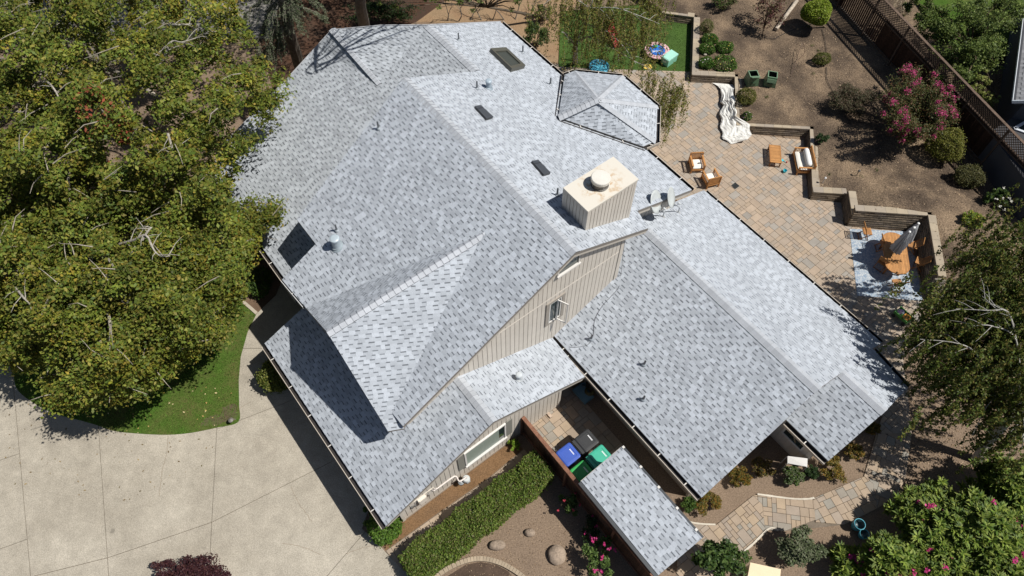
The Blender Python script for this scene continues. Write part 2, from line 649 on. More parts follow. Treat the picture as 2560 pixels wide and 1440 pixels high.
PRv = pl(zPR, (-9.17, 9.7), (-19.42, 9.75), (-19.55, 13.2), (-23.2, 13.3), (-23.5, 17.45), (-10.34, 17.3), (-10.10, 13.70), (-9.2, 13.37))
S1v = pl(zS1, (-9.17, 9.7), (-8.98, 2.36), (-11.5, 2.25), (-15.06, 2.05), (-16.74, 1.95), (-16.8, 3.65), (-18.26, 3.65), (-19.4, 9.7))
s2n = Vector((0, 0, 1)) - V * 0.35; s2p = W(0, 2.22, 3.05)
S2px = lambda x, y: on_plane(x, y, s2p, s2n)
C1b = S2px(951, 209)
C1a = at(830, 72, S2px(830, 72).z + 0.42)
c2a = W(-23.25, 13.25, zS2(13.25)); c2b = W(-19.6, 13.25, zS2(13.25))
S2v = [c2a, c2b, W(-18.4, 9.4, zS2(9.4)), W(-16.5, 4.6, zS2(4.6)), W(-16.5, 2.22, 3.05), W(-24.6, 2.22, 3.05), S2px(540, 380), S2px(725, 190), S2px(829, 76), S2px(951, 63.5)]
GLv = pl(zGL, (-7.38, 0.18), (-7.38, 4.9), (-9.6, 4.9), (-13.0, 4.0), (-16.1, 4.0), (-16.34, 0.18))
GRv = pl(zGR, (-7.38, 4.9), (-7.38, 9.25), (-9.55, 9.36), (-9.7, 4.9))
WLv = pl(zWL, (-1.36, 9.48), (-1.40, 14.5), (-10.75, 14.5), (-10.75, 12.6), (-9.52, 12.6), (-9.52, 9.45))
WRv = pl(zWR, (-1.40, 14.5), (-9.6, 14.5), (-9.6, 14.5), (-10.75, 14.5), (-11.05, 19.5), (-1.30, 19.5), (-1.34, 18.75), (0.50, 18.32), (0.54, 16.2), (-1.36, 16.2))
del WRv[1:3]
XLv = pl(zXL, (0.54, 16.2), (-1.5, 16.2), (-1.45, 13.82), (0.50, 13.82))
# dormer
DPK = at(819, 832, 6.5); DIN = at(1215, 580, 7.86); DCO = at(970, 1078, 4.85)
dn_ = (DIN - DPK).cross(DCO - DPK).normalized()
DVE = on_plane(1010, 1071, DPK, dn_)
S1n = Vector((0, 0, 1)) - V * 0.47; S1p = W(0, 9.7, 8.6)
DLF = on_plane(765, 770, S1p, S1n)
DRv = [DPK, DCO, DVE, DIN]
DLv = [DPK, DIN, on_plane(1000, 671, S1p, S1n), DLF]
# bay
zb = 5.12
bayA = at(1396, 293, 6.33); bayP = at(1494, 247, 6.85)
bayE = [at(1412, 187, zb), at(1437, 178, zb), at(1556, 190, zb), at(1643, 265, zb), at(1640, 352, zb), at(1608, 366, zb)]

house = thing('house', 'large house under grey shingle roofs with beige board walls', 'house', W(-9.6, 9.0, 0))
roof_mb = MB()
TH = 0.14
DECK = (0.20, 0.18, 0.16)


def deck(pts, th=TH):
    roof_mb.prism(offs(pts, -0.004), offs(pts, -th), (0.25, 0.25, 0.26), DECK)


for P_ in (PRv, S1v, S2v, GLv, GRv, WLv, WRv, XLv):
    deck(P_)
deck(DRv, 0.10)
for t3 in (DLv[:3], [DLv[0], DLv[2], DLv[3]]):
    deck(t3, 0.08)
crick = [C1b, S2px(1063, 74), S2px(1058, 64), C1a]
crickL = [C1b, C1a, S2px(790, 118)]
for t3 in ([crick[0], crick[1], crick[3]], crickL):
    deck(t3, 0.05)
for i in range(5):
    deck([bayP, bayE[i], bayE[i + 1]], 0.10)
deck([bayP, bayA, bayE[0]], 0.10); deck([bayP, bayE[5], bayA], 0.10)
roof = roof_mb.build('roof', M['attr'], house)

SH = []
OLD = (0.99, 0.985, 0.965)
shingle_poly(PRv, SH, seed=11, light=1.0, var=.75)
shingle_poly(S1v, SH, seed=12)
shingle_poly(S2v, SH, tint=OLD, seed=13, light=0.93)
shingle_poly(GLv, SH, seed=14)
shingle_poly(GRv, SH, seed=15, var=.6)
shingle_poly(WLv, SH, seed=16)
shingle_poly(WRv, SH, seed=17, var=.75)
shingle_poly(XLv, SH, seed=18, light=0.96)
shingle_poly(DRv, SH, seed=19, var=.7)
shingle_poly(DLv[:3], SH, seed=20); shingle_poly([DLv[0], DLv[2], DLv[3]], SH, seed=21)
shingle_poly([crick[0], crick[1], crick[3]], SH, tint=OLD, seed=22); shingle_poly(crickL, SH, tint=OLD, seed=23)
for i in range(5):
    shingle_poly([bayP, bayE[i], bayE[i + 1]], SH, seed=30 + i)
shingle_poly([bayP, bayA, bayE[0]], SH, seed=36); shingle_poly([bayP, bayE[5], bayA], SH, seed=37)
pieces(roof, 'shingle', SH, M['shingle'], 300)

CAP = []
dL = lambda s: (-V + Vector((0, 0, -s))).normalized()
dR = lambda s: (V + Vector((0, 0, -s))).normalized()
UPc = (0.40, 0.42, 0.452)
# cap strips lie mostly on the sunny side of each ridge
ridge_caps(W(-9.16, 9.72, 8.6), W(-19.42, 9.75, 8.6), CAP, nl=dL(.47), nr=dR(.478), wid=0.42, col=UPc, seed=1, jit=.075)
ridge_caps(c2b, c2a, CAP, nl=dL(.35), nr=dR(.478), wid=0.42, col=UPc, seed=2, jit=.075)
ridge_caps(W(-1.38, 14.5, 4.9), W(-10.1, 14.5, 4.9), CAP, nl=dL(.458), nr=dR(.46), wid=0.44, col=UPc, seed=3, jit=.075)
ridge_caps(W(0.55, 16.2, 4.1), W(-1.4, 16.2, 4.1), CAP, nl=dL(.46), nr=dR(.46), wid=0.44, col=UPc, seed=4, jit=.075)
ridge_caps(W(-7.36, 4.9, 4.79), W(-9.5, 4.9, 4.79), CAP, nl=dL(.506), nr=dR(.505), wid=0.42, col=UPc, seed=5, jit=.075)
ridge_caps(C1b, C1a, CAP, nl=dL(.3), nr=dR(.3), wid=0.36, col=UPc, seed=6, jit=.075)
for e in (bayE[1], bayE[2], bayE[3], bayE[4]):
    ridge_caps(e, bayP, CAP, drop=.14, wid=0.36, col=UPc, seed=7, jit=.075)
ridge_caps(bayA, bayP, CAP, drop=.16, wid=0.40, col=UPc, seed=8, jit=.075)
CAPD = []
dd = (DIN - DPK).normalized()
nrd = dn_.cross(dd); nrd = nrd if nrd.z < 0 else -nrd
nll = (DLv[2] - DPK).cross(DIN - DPK).normalized(); nld = nll.cross(dd); nld = nld if nld.z < 0 else -nld
ridge_caps(DPK - dd * 0.02, DIN, CAPD, nl=nld, nr=nrd, wid=0.36, step=0.24, col=(0.43, 0.45, 0.485), seed=9, jit=.06, la=.055)
for p_ in CAPD:
    MB().add(*p_).build('ridge_cap', M['shingle'], roof)
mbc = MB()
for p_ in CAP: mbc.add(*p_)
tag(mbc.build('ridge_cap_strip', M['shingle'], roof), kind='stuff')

# ---- walls
wall_mb = MB()


def wprism(u0, u1, vz, col=SIDE):
    a = [W(u1, v, z) for v, z in vz]; b = [W(u0, v, z) for v, z in vz]
    wall_mb.prism(a, b, tuple(c * 0.55 for c in col), tuple(c * 0.9 for c in col))


s = 0.16
UW = -9.50                                                   # face of the big gable wall
wprism(-16.45, UW, [(2.75, 0), (2.75, zS1(2.75) - s), (9.7, 8.6 - s), (12.52, zPR(12.52) - s), (12.52, 0)])
wprism(-17.9, -16.45, [(4.1, 0), (4.1, zS1(4.1) - s), (9.7, 8.6 - s), (12.5, zPR(12.5) - s), (12.5, 0)])
wprism(-23.0, -10.70, [(12.6, 0), (12.6, zPR(12.6) - s - .4), (16.8, zPR(16.8) - s), (16.8, 0)])
wprism(-23.6, -16.6, [(2.95, 0), (2.95, zS2(2.95) - s), (13.0, zS2(13.0) - s), (13.0, 0)])
UG = -7.84
wprism(-15.9, UG, [(0.84, 0), (0.84, zGL(0.84) - s), (4.9, 4.79 - s), (8.47, zGR(8.47) - s), (8.47, 0)])
wprism(-9.9, -1.85, [(10.12, 0), (10.12, zWL(10.12) - s), (14.5, 4.9 - s), (18.9, zWR(18.9) - s), (18.9, 0)])
wprism(-2.2, 0.05, [(14.45, 0), (14.45, zXL(14.45) - s), (16.2, 4.1 - s), (17.85, zWR(17.85) - s), (17.85, 0)])
bw = [bayP * .12 + p * .88 for p in [bayA] + bayE]
wall_mb.prism([Vector((p.x, p.y, zb - .12)) for p in bw], [Vector((p.x, p.y, 0)) for p in bw], SIDE, SIDE)
wall = wall_mb.build('wall', M['board'], house)
BD = []


def board_row(u, v0, v1, zt, zbot, w_=0.205, skip=None):
    """upright boards on a wall facing +u"""
    v = v0
    while v < v1 - 0.02:
        ve = min(v + w_ - 0.022, v1)
        a0, a1 = zbot(v), zbot(ve); t0, t1 = zt(v), zt(ve)
        if min(t0 - a0, t1 - a1) > 0.02:
            vs = []
            for uu in (u + 0.022, u + 0.001):
                vs += [W(uu, v, a0), W(uu, ve, a1), W(uu, ve, t1), W(uu, v, t0)]
            k = rnd.uniform(.965, 1.035)
            c = tuple(x * k for x in SIDE)
            BD.append((vs, [(0, 1, 2, 3), (4, 0, 3, 7), (1, 5, 6, 2), (3, 2, 6, 7)], c))
        v += w_


def board_row_v(v, u0, u1, zt, zbot, w_=0.205):
    """upright boards on a wall facing -v"""
    u = u0
    while u < u1 - 0.02:
        ue = min(u + w_ - 0.022, u1)
        vs = []
        for vv in (v - 0.022, v - 0.001):
            vs += [W(u, vv, zbot), W(ue, vv, zbot), W(ue, vv, zt), W(u, vv, zt)]
        k = rnd.uniform(.965, 1.035)
        BD.append((vs, [(0, 1, 2, 3), (4, 0, 3, 7), (1, 5, 6, 2)], tuple(x * k for x in SIDE)))
        u += w_


gbot = lambda v: max(zGL(v) if v < 4.9 else (zGR(v) if v < 9.3 else 0), zWL(v) if 9.46 < v < 14.4 else 0, 2.0) - 0.02
gtop = lambda v: (zS1(v) if v < 9.7 else zPR(v)) - 0.20
board_row(UW, 2.75, 12.36, gtop, gbot)
ftop = lambda v: (zGL(v) if v < 4.9 else zGR(v)) - 0.19
board_row(UG, 0.86, 8.46, ftop, lambda v: 0.16)
board_row(-10.70, 13.2, 16.78, lambda v: zPR(v) - .22, lambda v: (zWR(v) if v > 14.5 else zWL(v)) - 0.02)
board_row_v(10.12, -7.7, -1.87, zWL(10.12) - .18, 0.16)
board_row(-1.85, 10.14, 14.4, lambda v: zWL(v) - .2, lambda v: .16)
board_row_v(14.45, -1.8, 0.04, zXL(14.45) - .2, 0.16)
pieces(wall, 'board', BD, M['board'], 300)
# trims: corner boards, barge boards, base strip
for a, b in ((W(-9.20, 9.7, 8.43), W(-9.02, 2.5, zS1(2.5) - .17)), (W(-9.20, 9.72, 8.43), W(-9.23, 13.35, zPR(13.35) - .17)),
             (W(-7.41, 4.9, 4.62), W(-7.41, .2, zGL(.2) - .17)), (W(-7.41, 4.9, 4.62), W(-7.41, 9.2, zGR(9.2) - .17)),
             (W(-10.13, 13.75, zPR(13.75) - .17), W(-10.36, 17.25, zPR(17.25) - .17)),
             (W(-1.43, 13.7, zWL(13.7) - .18), W(-1.40, 9.5, zWL(9.5) - .17)),
             (W(0.50, 16.2, 3.93), W(0.47, 13.85, zXL(13.85) - .17)), (W(0.50, 16.2, 3.93), W(0.47, 18.3, zWR(18.3) - .17))):
    MB().bar(a, b, 0.035, 0.20, TRIM).build('barge_board', M['board'], house)
for a, b in ((S2px(829, 75), S2px(951, 64)), (S2px(951, 64), c2a), (c2a, PRv[4]), (S2px(725, 190), S2px(829, 76)), (S2px(540, 380), S2px(725, 190))):
    MB().bar(a - Vector((0, 0, .03)), b - Vector((0, 0, .03)), .05, .12, (.40, .41, .43)).build('rake_trim', M['board'], house)
for a in ((UW - .02, UW + .05, 12.37, 12.55, 3.8, zPR(12.55) - .2, SIDE), (UG - .02, UG + .05, 0.80, 0.93, 0.0, zGL(.84) - .2, SIDE),
          (UG - .02, UG + .05, 8.40, 8.52, 0.0, zGR(8.5) - .2, SIDE), (-1.9, -1.78, 14.37, 14.44, 0.0, zXL(14.4) - .1, (0.5, .47, .43))):
    MB().hb(*a).build('corner_board', M['board'], house)
for a in ((UG, UG + .035, 0.93, 8.4, 0.0, 0.15, (0.36, .31, .26)), (-7.7, -1.9, 10.08, 10.12, 0, .15, (0.36, .31, .26))):
    MB().hb(*a).build('base_board', M['board'], house)
MB().hb(UW, UW + .034, 6.2, 12.36, 5.90, 5.94, (0.52, .48, .43)).build('siding_joint', M['board'], house)


# ---- gutters
def gutter(p, q, out, side, lip=LIP, wd=0.165):
    """open trough along the eave p-q; side = outward horizontal direction"""
    g = MB(); p = Vector(p); q = Vector(q); o = side.normalized()
    dn2 = Vector((0, 0, 1))
    a = p - dn2 * 0.05; b = q - dn2 * 0.05
    g.bar(a + o * .008 - dn2 * .05, b + o * .008 - dn2 * .05, 0.012, 0.11, DARKM)
    g.bar(a + o * wd / 2 - dn2 * .105, b + o * wd / 2 - dn2 * .105, wd, 0.012, DARKM)
    g.bar(a + o * wd - dn2 * .055, b + o * wd - dn2 * .055, 0.010, 0.10, DARKM)
    g.bar(a + o * (wd + .012) - dn2 * .045, b + o * (wd + .012) - dn2 * .045, 0.012, 0.12, lip)
    g.bar(a + o * (wd + .006) + dn2 * .021, b + o * (wd + .006) + dn2 * .021, 0.024, 0.010, tuple(min(1, x * 1.15) for x in lip))
    L = (q - p).length
    k = max(1, int(L / 1.35))
    for i in range(k):
        c = a.lerp(b, (i + .5) / k)
        g.bar(c + dn2 * .022, c + o * wd + dn2 * .022, 0.035, 0.008, (0.6, .57, .53))
    g.build('gutter', M['metal'], house)


gutter(W(-16.30, .18, 2.38), W(-7.40, .18, 2.38), 0, -V)
gutter(W(-9.50, 9.47, 2.58), W(-1.38, 9.48, 2.58), 0, -V)
gutter(W(-1.40, 13.82, 2.98), W(0.49, 13.82, 2.98), 0, -V)
gutter(W(-11.0, 19.5, 2.58), W(-1.32, 19.5, 2.58), 0, V)
gutter(W(-1.28, 18.75, 2.93), W(0.50, 18.34, 3.1), 0, V)
gutter(W(-23.5, 17.45, zPR(17.45)), W(-18.8, 17.40, zPR(17.4)), 0, V)
gutter(W(-13.2, 17.33, zPR(17.33)), W(-10.36, 17.3, zPR(17.3)), 0, V)
gutter(W(-24.5, 2.22, 3.03), W(-16.9, 2.22, 3.03), 0, -V)
gutter(W(-16.74, 1.95, 4.95), W(-15.2, 2.04, 5.0), 0, -V, lip=(.5, .5, .5), wd=.05)
gutter(W(-9.6, 9.33, 2.50), W(-7.4, 9.26, 2.50), 0, V, lip=DARKM, wd=.10)
ctr = bayP
for i in range(5):
    m_ = (bayE[i] + bayE[i + 1]) / 2; o_ = m_ - ctr; o_.z = 0
    gutter(bayE[i], bayE[i + 1], 0, o_)
for a_, b_ in ((bayA, bayE[0]), (bayE[5], bayA)):
    m_ = (a_ + b_) / 2; o_ = m_ - ctr; o_.z = 0
    gutter(a_ - Vector((0, 0, .02)), b_, 0, o_, lip=(0.07, .06, .055))
# ---- chimney
ch = MB()
cu0, cu1, cv0, cv1, cz = -11.12, -9.94, 10.86, 13.02, 9.12
ch.hb(cu0, cu1, cv0, cv1, 6.2, cz - .02, tuple(c * .8 for c in SIDE))
chim = ch.build('chimney', M['board'], house)
BDc = []


def cboard(a, b, z0, z1, out, col):
    """board between plan points a, b on the chimney, out = outward direction"""
    vs = []
    for k in (0.022, 0.001):
        vs += [Vector((a.x, a.y, z0[0])) + out * k, Vector((b.x, b.y, z0[1])) + out * k, Vector((b.x, b.y, z1)) + out * k, Vector((a.x, a.y, z1)) + out * k]
    BDc.append((vs, [(0, 1, 2, 3), (4, 0, 3, 7), (1, 5, 6, 2)], col))


nb = 13
for i in range(nb):
    v0 = cv0 + (cv1 - cv0) * i / nb; v1 = cv0 + (cv1 - cv0) * (i + 1) / nb - .026
    k = rnd.uniform(.97, 1.03)
    cboard(W(cu1, v0, 0), W(cu1, v1, 0), (zPR(v0) - .05, zPR(v1) - .05), cz - .10, U, tuple(c * k for c in SIDE))
nb = 7
for i in range(nb):
    u0 = cu0 + (cu1 - cu0) * i / nb; u1 = cu0 + (cu1 - cu0) * (i + 1) / nb - .026
    cboard(W(u0, cv0, 0), W(u1, cv0, 0), (zPR(cv0) - .05, zPR(cv0) - .05), cz - .10, -V, SIDE)
for p_ in BDc: MB().add(*p_).build('board', M['board'], chim)
tr = MB()
for (uu, vv) in ((cu1, cv0), (cu1, cv1), (cu0, cv0)):
    tr.hb(uu - .07, uu + .03, vv - .03 if vv == cv0 else vv - .07, vv + .07 if vv == cv0 else vv + .03, 6.4, cz - .10, SIDE)
tr.hb(cu0 - .03, cu1 + .032, cv0 - .032, cv1 + .032, cz - .10, cz - .022, SIDE)
tr.build('corner_board', M['board'], chim)
# rust on the sheet metal cap: a procedural stain
m_, t_, b_ = new_mat('rusty_cap')
N_, L_ = t_.nodes, t_.links
geo_ = N_.new('ShaderNodeTexCoord')
ns = N_.new('ShaderNodeTexNoise'); ns.inputs['Scale'].default_value = 5.0; ns.inputs['Detail'].default_value = 8; ns.inputs['Roughness'].default_value = .65
L_.new(geo_.outputs['Object'], ns.inputs['Vector'])
rp = N_.new('ShaderNodeValToRGB')
rp.color_ramp.elements[0].position = .50; rp.color_ramp.elements[0].color = (.62, .58, .505, 1)
rp.color_ramp.elements[1].position = .62; rp.color_ramp.elements[1].color = (.44, .26, .10, 1)
L_.new(ns.outputs['Fac'], rp.inputs[0])
gr = N_.new('ShaderNodeVectorMath'); gr.operation = 'DISTANCE'
cc_ = W((cu0 + cu1) / 2, (cv0 + cv1) / 2, cz) - BASE[house.name]
L_.new(geo_.outputs['Object'], gr.inputs[0]); gr.inputs[1].default_value = tuple(cc_)
mr = N_.new('ShaderNodeMapRange'); mr.inputs['From Min'].default_value = .25; mr.inputs['From Max'].default_value = .95
mr.inputs['To Min'].default_value = 1; mr.inputs['To Max'].default_value = 0
L_.new(gr.outputs['Value'], mr.inputs['Value'])
mx_ = N_.new('ShaderNodeMixRGB'); mx_.inputs['Color1'].default_value = (.62, .58, .505, 1)
L_.new(mr.outputs[0], mx_.inputs['Fac']); L_.new(rp.outputs[0], mx_.inputs['Color2'])
L_.new(mx_.outputs[0], b_.inputs['Base Color']); b_.inputs['Roughness'].default_value = .6
cp = MB().hb(cu0 - .05, cu1 + .05, cv0 - .05, cv1 + .05, cz - .02, cz + .035, (1, 1, 1))
cp.build('chimney_cap', m_, chim)
fc = W((cu0 + cu1) / 2 + .02, (cv0 + cv1) / 2 - .08, cz + .036)
fl = MB().lathe([(.28, 0), (.31, .02), (.31, .05), (.28, .06), (.28, .24), (.28, .26)], (.10, .09, .08), fc, 26)
fl.lathe([(.325, .26), (.33, .28), (.33, .38), (.31, .405), (.10, .415), (.02, .42)], (.66, .63, .57), fc, 26)
for k in range(4):
    t = k * math.pi / 2 + .4
    fl.bar(fc + Vector((math.cos(t) * .27, math.sin(t) * .27, .03)), fc + Vector((math.cos(t) * .27, math.sin(t) * .27, .3)), .04, .012, (.6, .56, .5))
fl.build('flue_cap', M['metal'], chim)

# ---- roof vents and skylights (parts of the house)
PRn = Vector((0, 0, 1)) + V * .478; PRp = W(0, 9.7, 8.6)
WLn = Vector((0, 0, 1)) - V * .458; WLp = W(0, 9.48, 2.6)
GRn = Vector((0, 0, 1)) + V * .505; GRp = W(0, 4.9, 4.79)
GREY = (.27, .30, .33)


def pipe(px, py, p0, n, h=.34, r=.04, col=(.12, .13, .14), label=None):
    p = on_plane(px, py, p0, n)
    mb = MB()
    mb.lathe([(.10, .012), (.095, .03), (r + .015, .08), (r + .004, .10)], GREY, p, 14, ax=n)
    mb.lathe([(r, .05), (r, h), (r * .75, h), (r * .75, h - .05)], col, p, 12)
    o = mb.build('vent_pipe', M['metal'], house)
    if label: o['label'] = label


for px, py in ((1147, 101), (1307, 132), (1376, 212), (1193, 222), (1393, 489)):
    pipe(px, py, PRp, PRn, .38, .035)
for px, py in ((947, 322), (843, 577)):
    pipe(px, py, S1p, S1n, .36, .035)
for px, py in ((1478, 848), (1610, 912), (1608, 999)):
    pipe(px, py, WLp, WLn, .30, .045, (.10, .10, .11))


def hood(px, py, p0, n, r, h, cap, col):
    p = on_plane(px, py, p0, n)
    mb = MB()
    mb.lathe([(r * 1.55, .01), (r * 1.5, .03), (r * 1.15, .06), (r, .12)], tuple(c * .85 for c in col), p, 22, ax=n)
    mb.lathe([(r, .03), (r * .92, h - .12), (r * .92, h)], col, p, 22)
    mb.lathe([(cap, h - .02), (cap * 1.02, h + .01), (cap, h + .06), (cap * .7, h + .09), (.02, h + .1)], tuple(c * 1.15 for c in col), p, 22)
    return mb.build('vent_hood', M['metal'], house)


hood(843, 616, S1p, S1n, .17, .46, .185, (.33, .385, .42))
hood(1222, 220, PRp, PRn, .12, .34, .13, (.30, .36, .41))
hood(1297, 947, GRp, GRn, .11, .30, .12, (.42, .45, .47))


def quad_on(px4, p0, n):
    return [on_plane(x, y, p0, n) for x, y in px4]


for q4 in (((1185, 271), (1199, 268), (1231, 297), (1214, 302)), ((1327, 408), (1343, 405), (1374, 437), (1357, 442))):
    q = quad_on(q4, PRp, PRn)
    nn = PRn.normalized()
    mb = MB().prism([p + nn * .11 for p in q], [p + nn * .005 for p in q], (.055, .06, .07), (.035, .036, .04))
    mid = [(q[0] + q[1]) / 2, (q[2] + q[3]) / 2]
    a_ = q[0].lerp(q[3], .22) + nn * .115; b2_ = q[1].lerp(q[2], .22) + nn * .115
    mb.bar(a_, b2_, .02, .012, (.03, .03, .035), up=nn)
    mb.build('ridge_vent', M['metal'], house)
q = quad_on(((1223, 130), (1262, 127), (1310, 172), (1276, 181)), PRp, PRn)
nn = PRn.normalized()
mb = MB(); FR = (.085, .082, .065)
ctr_ = sum(q, Vector()) / 4
inn = [ctr_ + (p - ctr_) * .72 for p in q]
for i in range(4):
    j = (i + 1) % 4
    mb.add([q[i], q[j], inn[j], inn[i]] + [x for x in ()], [], FR) if False else None
    vs = [q[i] + nn * .19, q[j] + nn * .19, inn[j] + nn * .16, inn[i] + nn * .16, q[i], q[j], inn[j] + nn * .08, inn[i] + nn * .08]
    mb.add(vs, [(0, 1, 2, 3), (4, 5, 1, 0), (3, 2, 6, 7)], FR)
sk = mb.build('skylight', M['metal'], house)
gl_m = bpy.data.materials.new('skylight_glass'); gl_m.use_nodes = True
gl_m.node_tree.nodes['Principled BSDF'].inputs['Base Color'].default_value = (.05, .055, .048, 1)
gl_m.node_tree.nodes['Principled BSDF'].inputs['Roughness'].default_value = .25
MB().add([p + nn * .11 for p in inn], [(0, 1, 2, 3)], (1, 1, 1)).build('pane', gl_m, sk)

# ---- windows
def window_u(u, v0, v1, z0, z1, frame=(.62, .60, .57), fw=.07, shut=0, shcol=(.22, .215, .19), blind=True, name='window'):
    """window on a wall facing +u, proud of its boards"""
    mb = MB()
    d0, d1 = u + .002, u + .075
    mb.hb(d0, d1, v0, v0 + fw, z0, z1, frame); mb.hb(d0, d1, v1 - fw, v1, z0, z1, frame)
    mb.hb(d0, d1, v0 + fw, v1 - fw, z1 - fw, z1, frame); mb.hb(d0, d1 + .05, v0 - .02, v1 + .02, z0 - .06, z0 + .015, frame)
    wn = mb.build(name, M['board'], house)
    MB().hb(u + .028, u + .036, v0 + fw, v1 - fw, z0 + .015, z1 - fw, (1, 1, 1)).build('pane', M['glass'], wn)
    if blind:
        MB().hb(u + .037, u + .040, v0 + fw + .01, v1 - fw - .25, z0 + .03, z1 - .20, (.25, .30, .26)).build('blind', M['plastic'], wn)
    if shut:
        for a, b in ((v0 - shut - .02, v0 - .03), (v1 + .03, v1 + shut + .02)):
            sb = MB().hb(u + .023, u + .058, a, b, z0 - .04, z1 + .03, shcol)
            sb.build('shutter', M['board'], wn)
    return wn


gfn = U.copy(); gfp = W(UG + .03, 0, 0)
wa = on_plane(1152, 1163, gfp, gfn); wb = on_plane(1262, 1062, gfp, gfn)
window_u(UG + .012, 3.80, 5.72, 1.10, 2.50, shut=.28)
# casement in the big gable, opened outwards
cw = MB()
UWx = UW + .02
c0, c1, cz0, cz1 = 9.02, 9.62, 4.12, 5.55
FRM = (.30, .27, .235)
cw.hb(UWx, UWx + .05, c0 - .14, c0, cz0 - .1, cz1 + .12, FRM); cw.hb(UWx, UWx + .05, c1, c1 + .14, cz0 - .1, cz1 + .12, FRM)
cw.hb(UWx, UWx + .05, c0, c1, cz1, cz1 + .12, FRM); cw.hb(UWx, UWx + .05, c0, c1, cz0 - .1, cz0, FRM)
cwo = cw.build('casement_window', M['board'], house)
MB().hb(UWx + .004, UWx + .012, c0, c1, cz0, cz1, (1, 1, 1)).build('pane', M['glass'], cwo)
for k, (ang, hinge) in enumerate(((1.15, c0 + .38), )):
    hv = hinge; L0 = .42
    dv = Vector(V) * math.cos(ang) + Vector(U) * math.sin(ang)
    p0_ = W(UWx + .05, hv, 0)
    sm = MB(); WH = (.62, .60, .57)
    for z_ in (cz0 + .03, cz1 - .03):
        sm.bar(p0_ + Vector((0, 0, z_)), p0_ + dv * L0 + Vector((0, 0, z_)), .04, .05, WH)
    for t_2 in (0.02, L0 - .02):
        sm.bar(p0_ + dv * t_2 + Vector((0, 0, cz0)), p0_ + dv * t_2 + Vector((0, 0, cz1)), .04, .04, WH)
    so = sm.build('sash', M['board'], cwo)
inner = MB()
inner.hb(UWx + .014, UWx + .04, c0 + .02, c0 + .06, cz0, cz1, (.62, .6, .57)); inner.hb(UWx + .014, UWx + .04, c1 - .06, c1 - .02, cz0, cz1, (.62, .6, .57))
inner.hb(UWx + .014, UWx + .04, c0 + .06, c1 - .06, cz1 - .05, cz1, (.62, .6, .57)); inner.hb(UWx + .014, UWx + .05, c0 + .06, c1 - .06, cz0, cz0 + .05, (.62, .6, .57))
inner.build('frame', M['board'], cwo)
# small high window just under the gable peak
window_u(UW + .012, 9.25, 10.25, 7.25, 7.80, frame=(.6, .58, .55), fw=.06, blind=False)
# windows at the wing end
window_u(-1.85 + .012, 12.2, 13.4, 1.0, 2.2, fw=.07, blind=False)
xw = MB(); v_ = 14.45 - .03
xw.hb(-1.35, -.35, v_ - .06, v_, 1.02, 1.09, (.6, .58, .55)); xw.hb(-1.35, -.35, v_ - .06, v_, 2.03, 2.1, (.6, .58, .55))
xw.hb(-1.35, -1.28, v_ - .06, v_, 1.09, 2.03, (.6, .58, .55)); xw.hb(-.42, -.35, v_ - .06, v_, 1.09, 2.03, (.6, .58, .55))
xwo = xw.build('window', M['board'], house)
MB().hb(-1.28, -.42, v_ - .03, v_ - .02, 1.09, 2.03, (1, 1, 1)).build('pane', M['glass'], xwo)
# downspout at the wing corner
for a in (-8.0, -1.95): MB().hb(a, a + .08, 10.02, 10.09, 0, 2.35, (.5, .46, .41)).build('downspout', M['metal'], house)
# little red ornament under the garage peak
MB().hb(UG + .03, UG + .06, 4.75, 5.05, 4.05, 4.25, (.40, .03, .05)).build('gable_plaque', M['plastic'], house)

# ---- satellite dishes on the step wall
def dish(px, py, z, label, facing, sc=1.0):
    p = at(px, py, z)
    base = on_plane(px + 16, py + 38, WRp_, WRn_)
    t = thing('satellite_dish', label, 'satellite dish', base, 'satellite dishes on the roof')
    ax = Vector(facing).normalized()
    a = ax.orthogonal().normalized(); b = ax.cross(a)
    up = Vector((0, 0, 1)) - ax * ax.z; up.normalize(); sd = ax.cross(up)
    mb = MB(); n = 26; R = .42 * sc
    rings = [(0, -.075), (.35, -.066), (.7, -.036), (1, 0)]
    pts = []
    for r_, d_ in rings:
        for k in range(n):
            tt = 2 * math.pi * k / n
            pts.append(p + sd * (math.cos(tt) * R * .92 * r_) + up * (math.sin(tt) * R * 1.08 * r_) + ax * d_)
    bk = [q_ - ax * .018 for q_ in pts]
    fs = []
    for i in range(3):
        for k in range(n):
            fs.append((i * n + k, i * n + (k + 1) % n, (i + 1) * n + (k + 1) % n, (i + 1) * n + k))
    m0 = len(pts)
    fs2 = [tuple(x + m0 for x in reversed(f)) for f in fs]
    rim = [(3 * n + k, 3 * n + (k + 1) % n, m0 + 3 * n + (k + 1) % n, m0 + 3 * n + k) for k in range(n)]
    mb.add(pts + bk, fs + fs2 + rim, (.47, .50, .50))
    mb.build('reflector', M['metal'], t, smooth=True)
    mb = MB().tube([p - ax * .09, p - ax * .2, base + Vector((0, 0, .35)), base + Vector((0, 0, .02))], .025, (.4, .42, .43))
    mb.lathe([(.1, 0), (.1, .02)], (.35, .36, .37), base, 10)
    mb.build('mast', M['metal'], t)
    low = p - up * R * 1.05
    tip = p + ax * .22 - up * R * .80
    mb = MB().tube([low - ax * .02, low + ax * .08 - up * .03, tip], .014, (.45, .47, .48))
    mb.build('feed_arm', M['metal'], t)
    mb = MB().lathe([(.03, -.06), (.045, -.03), (.045, .05), (.03, .07)], (.5, .52, .53), tip, 10, ax=(p - tip))
    mb.build('receiver', M['plastic'], t)


WRn_ = Vector((0, 0, 1)) + V * .46; WRp_ = W(0, 14.5, 4.9)
dish(1641, 505, 6.05, 'larger white satellite dish beside the chimney', (.70, -.34, .43), 1.1)
dish(1679, 494, 5.9, 'smaller white satellite dish on the right of the pair', (.76, -.28, .38), 1.0)

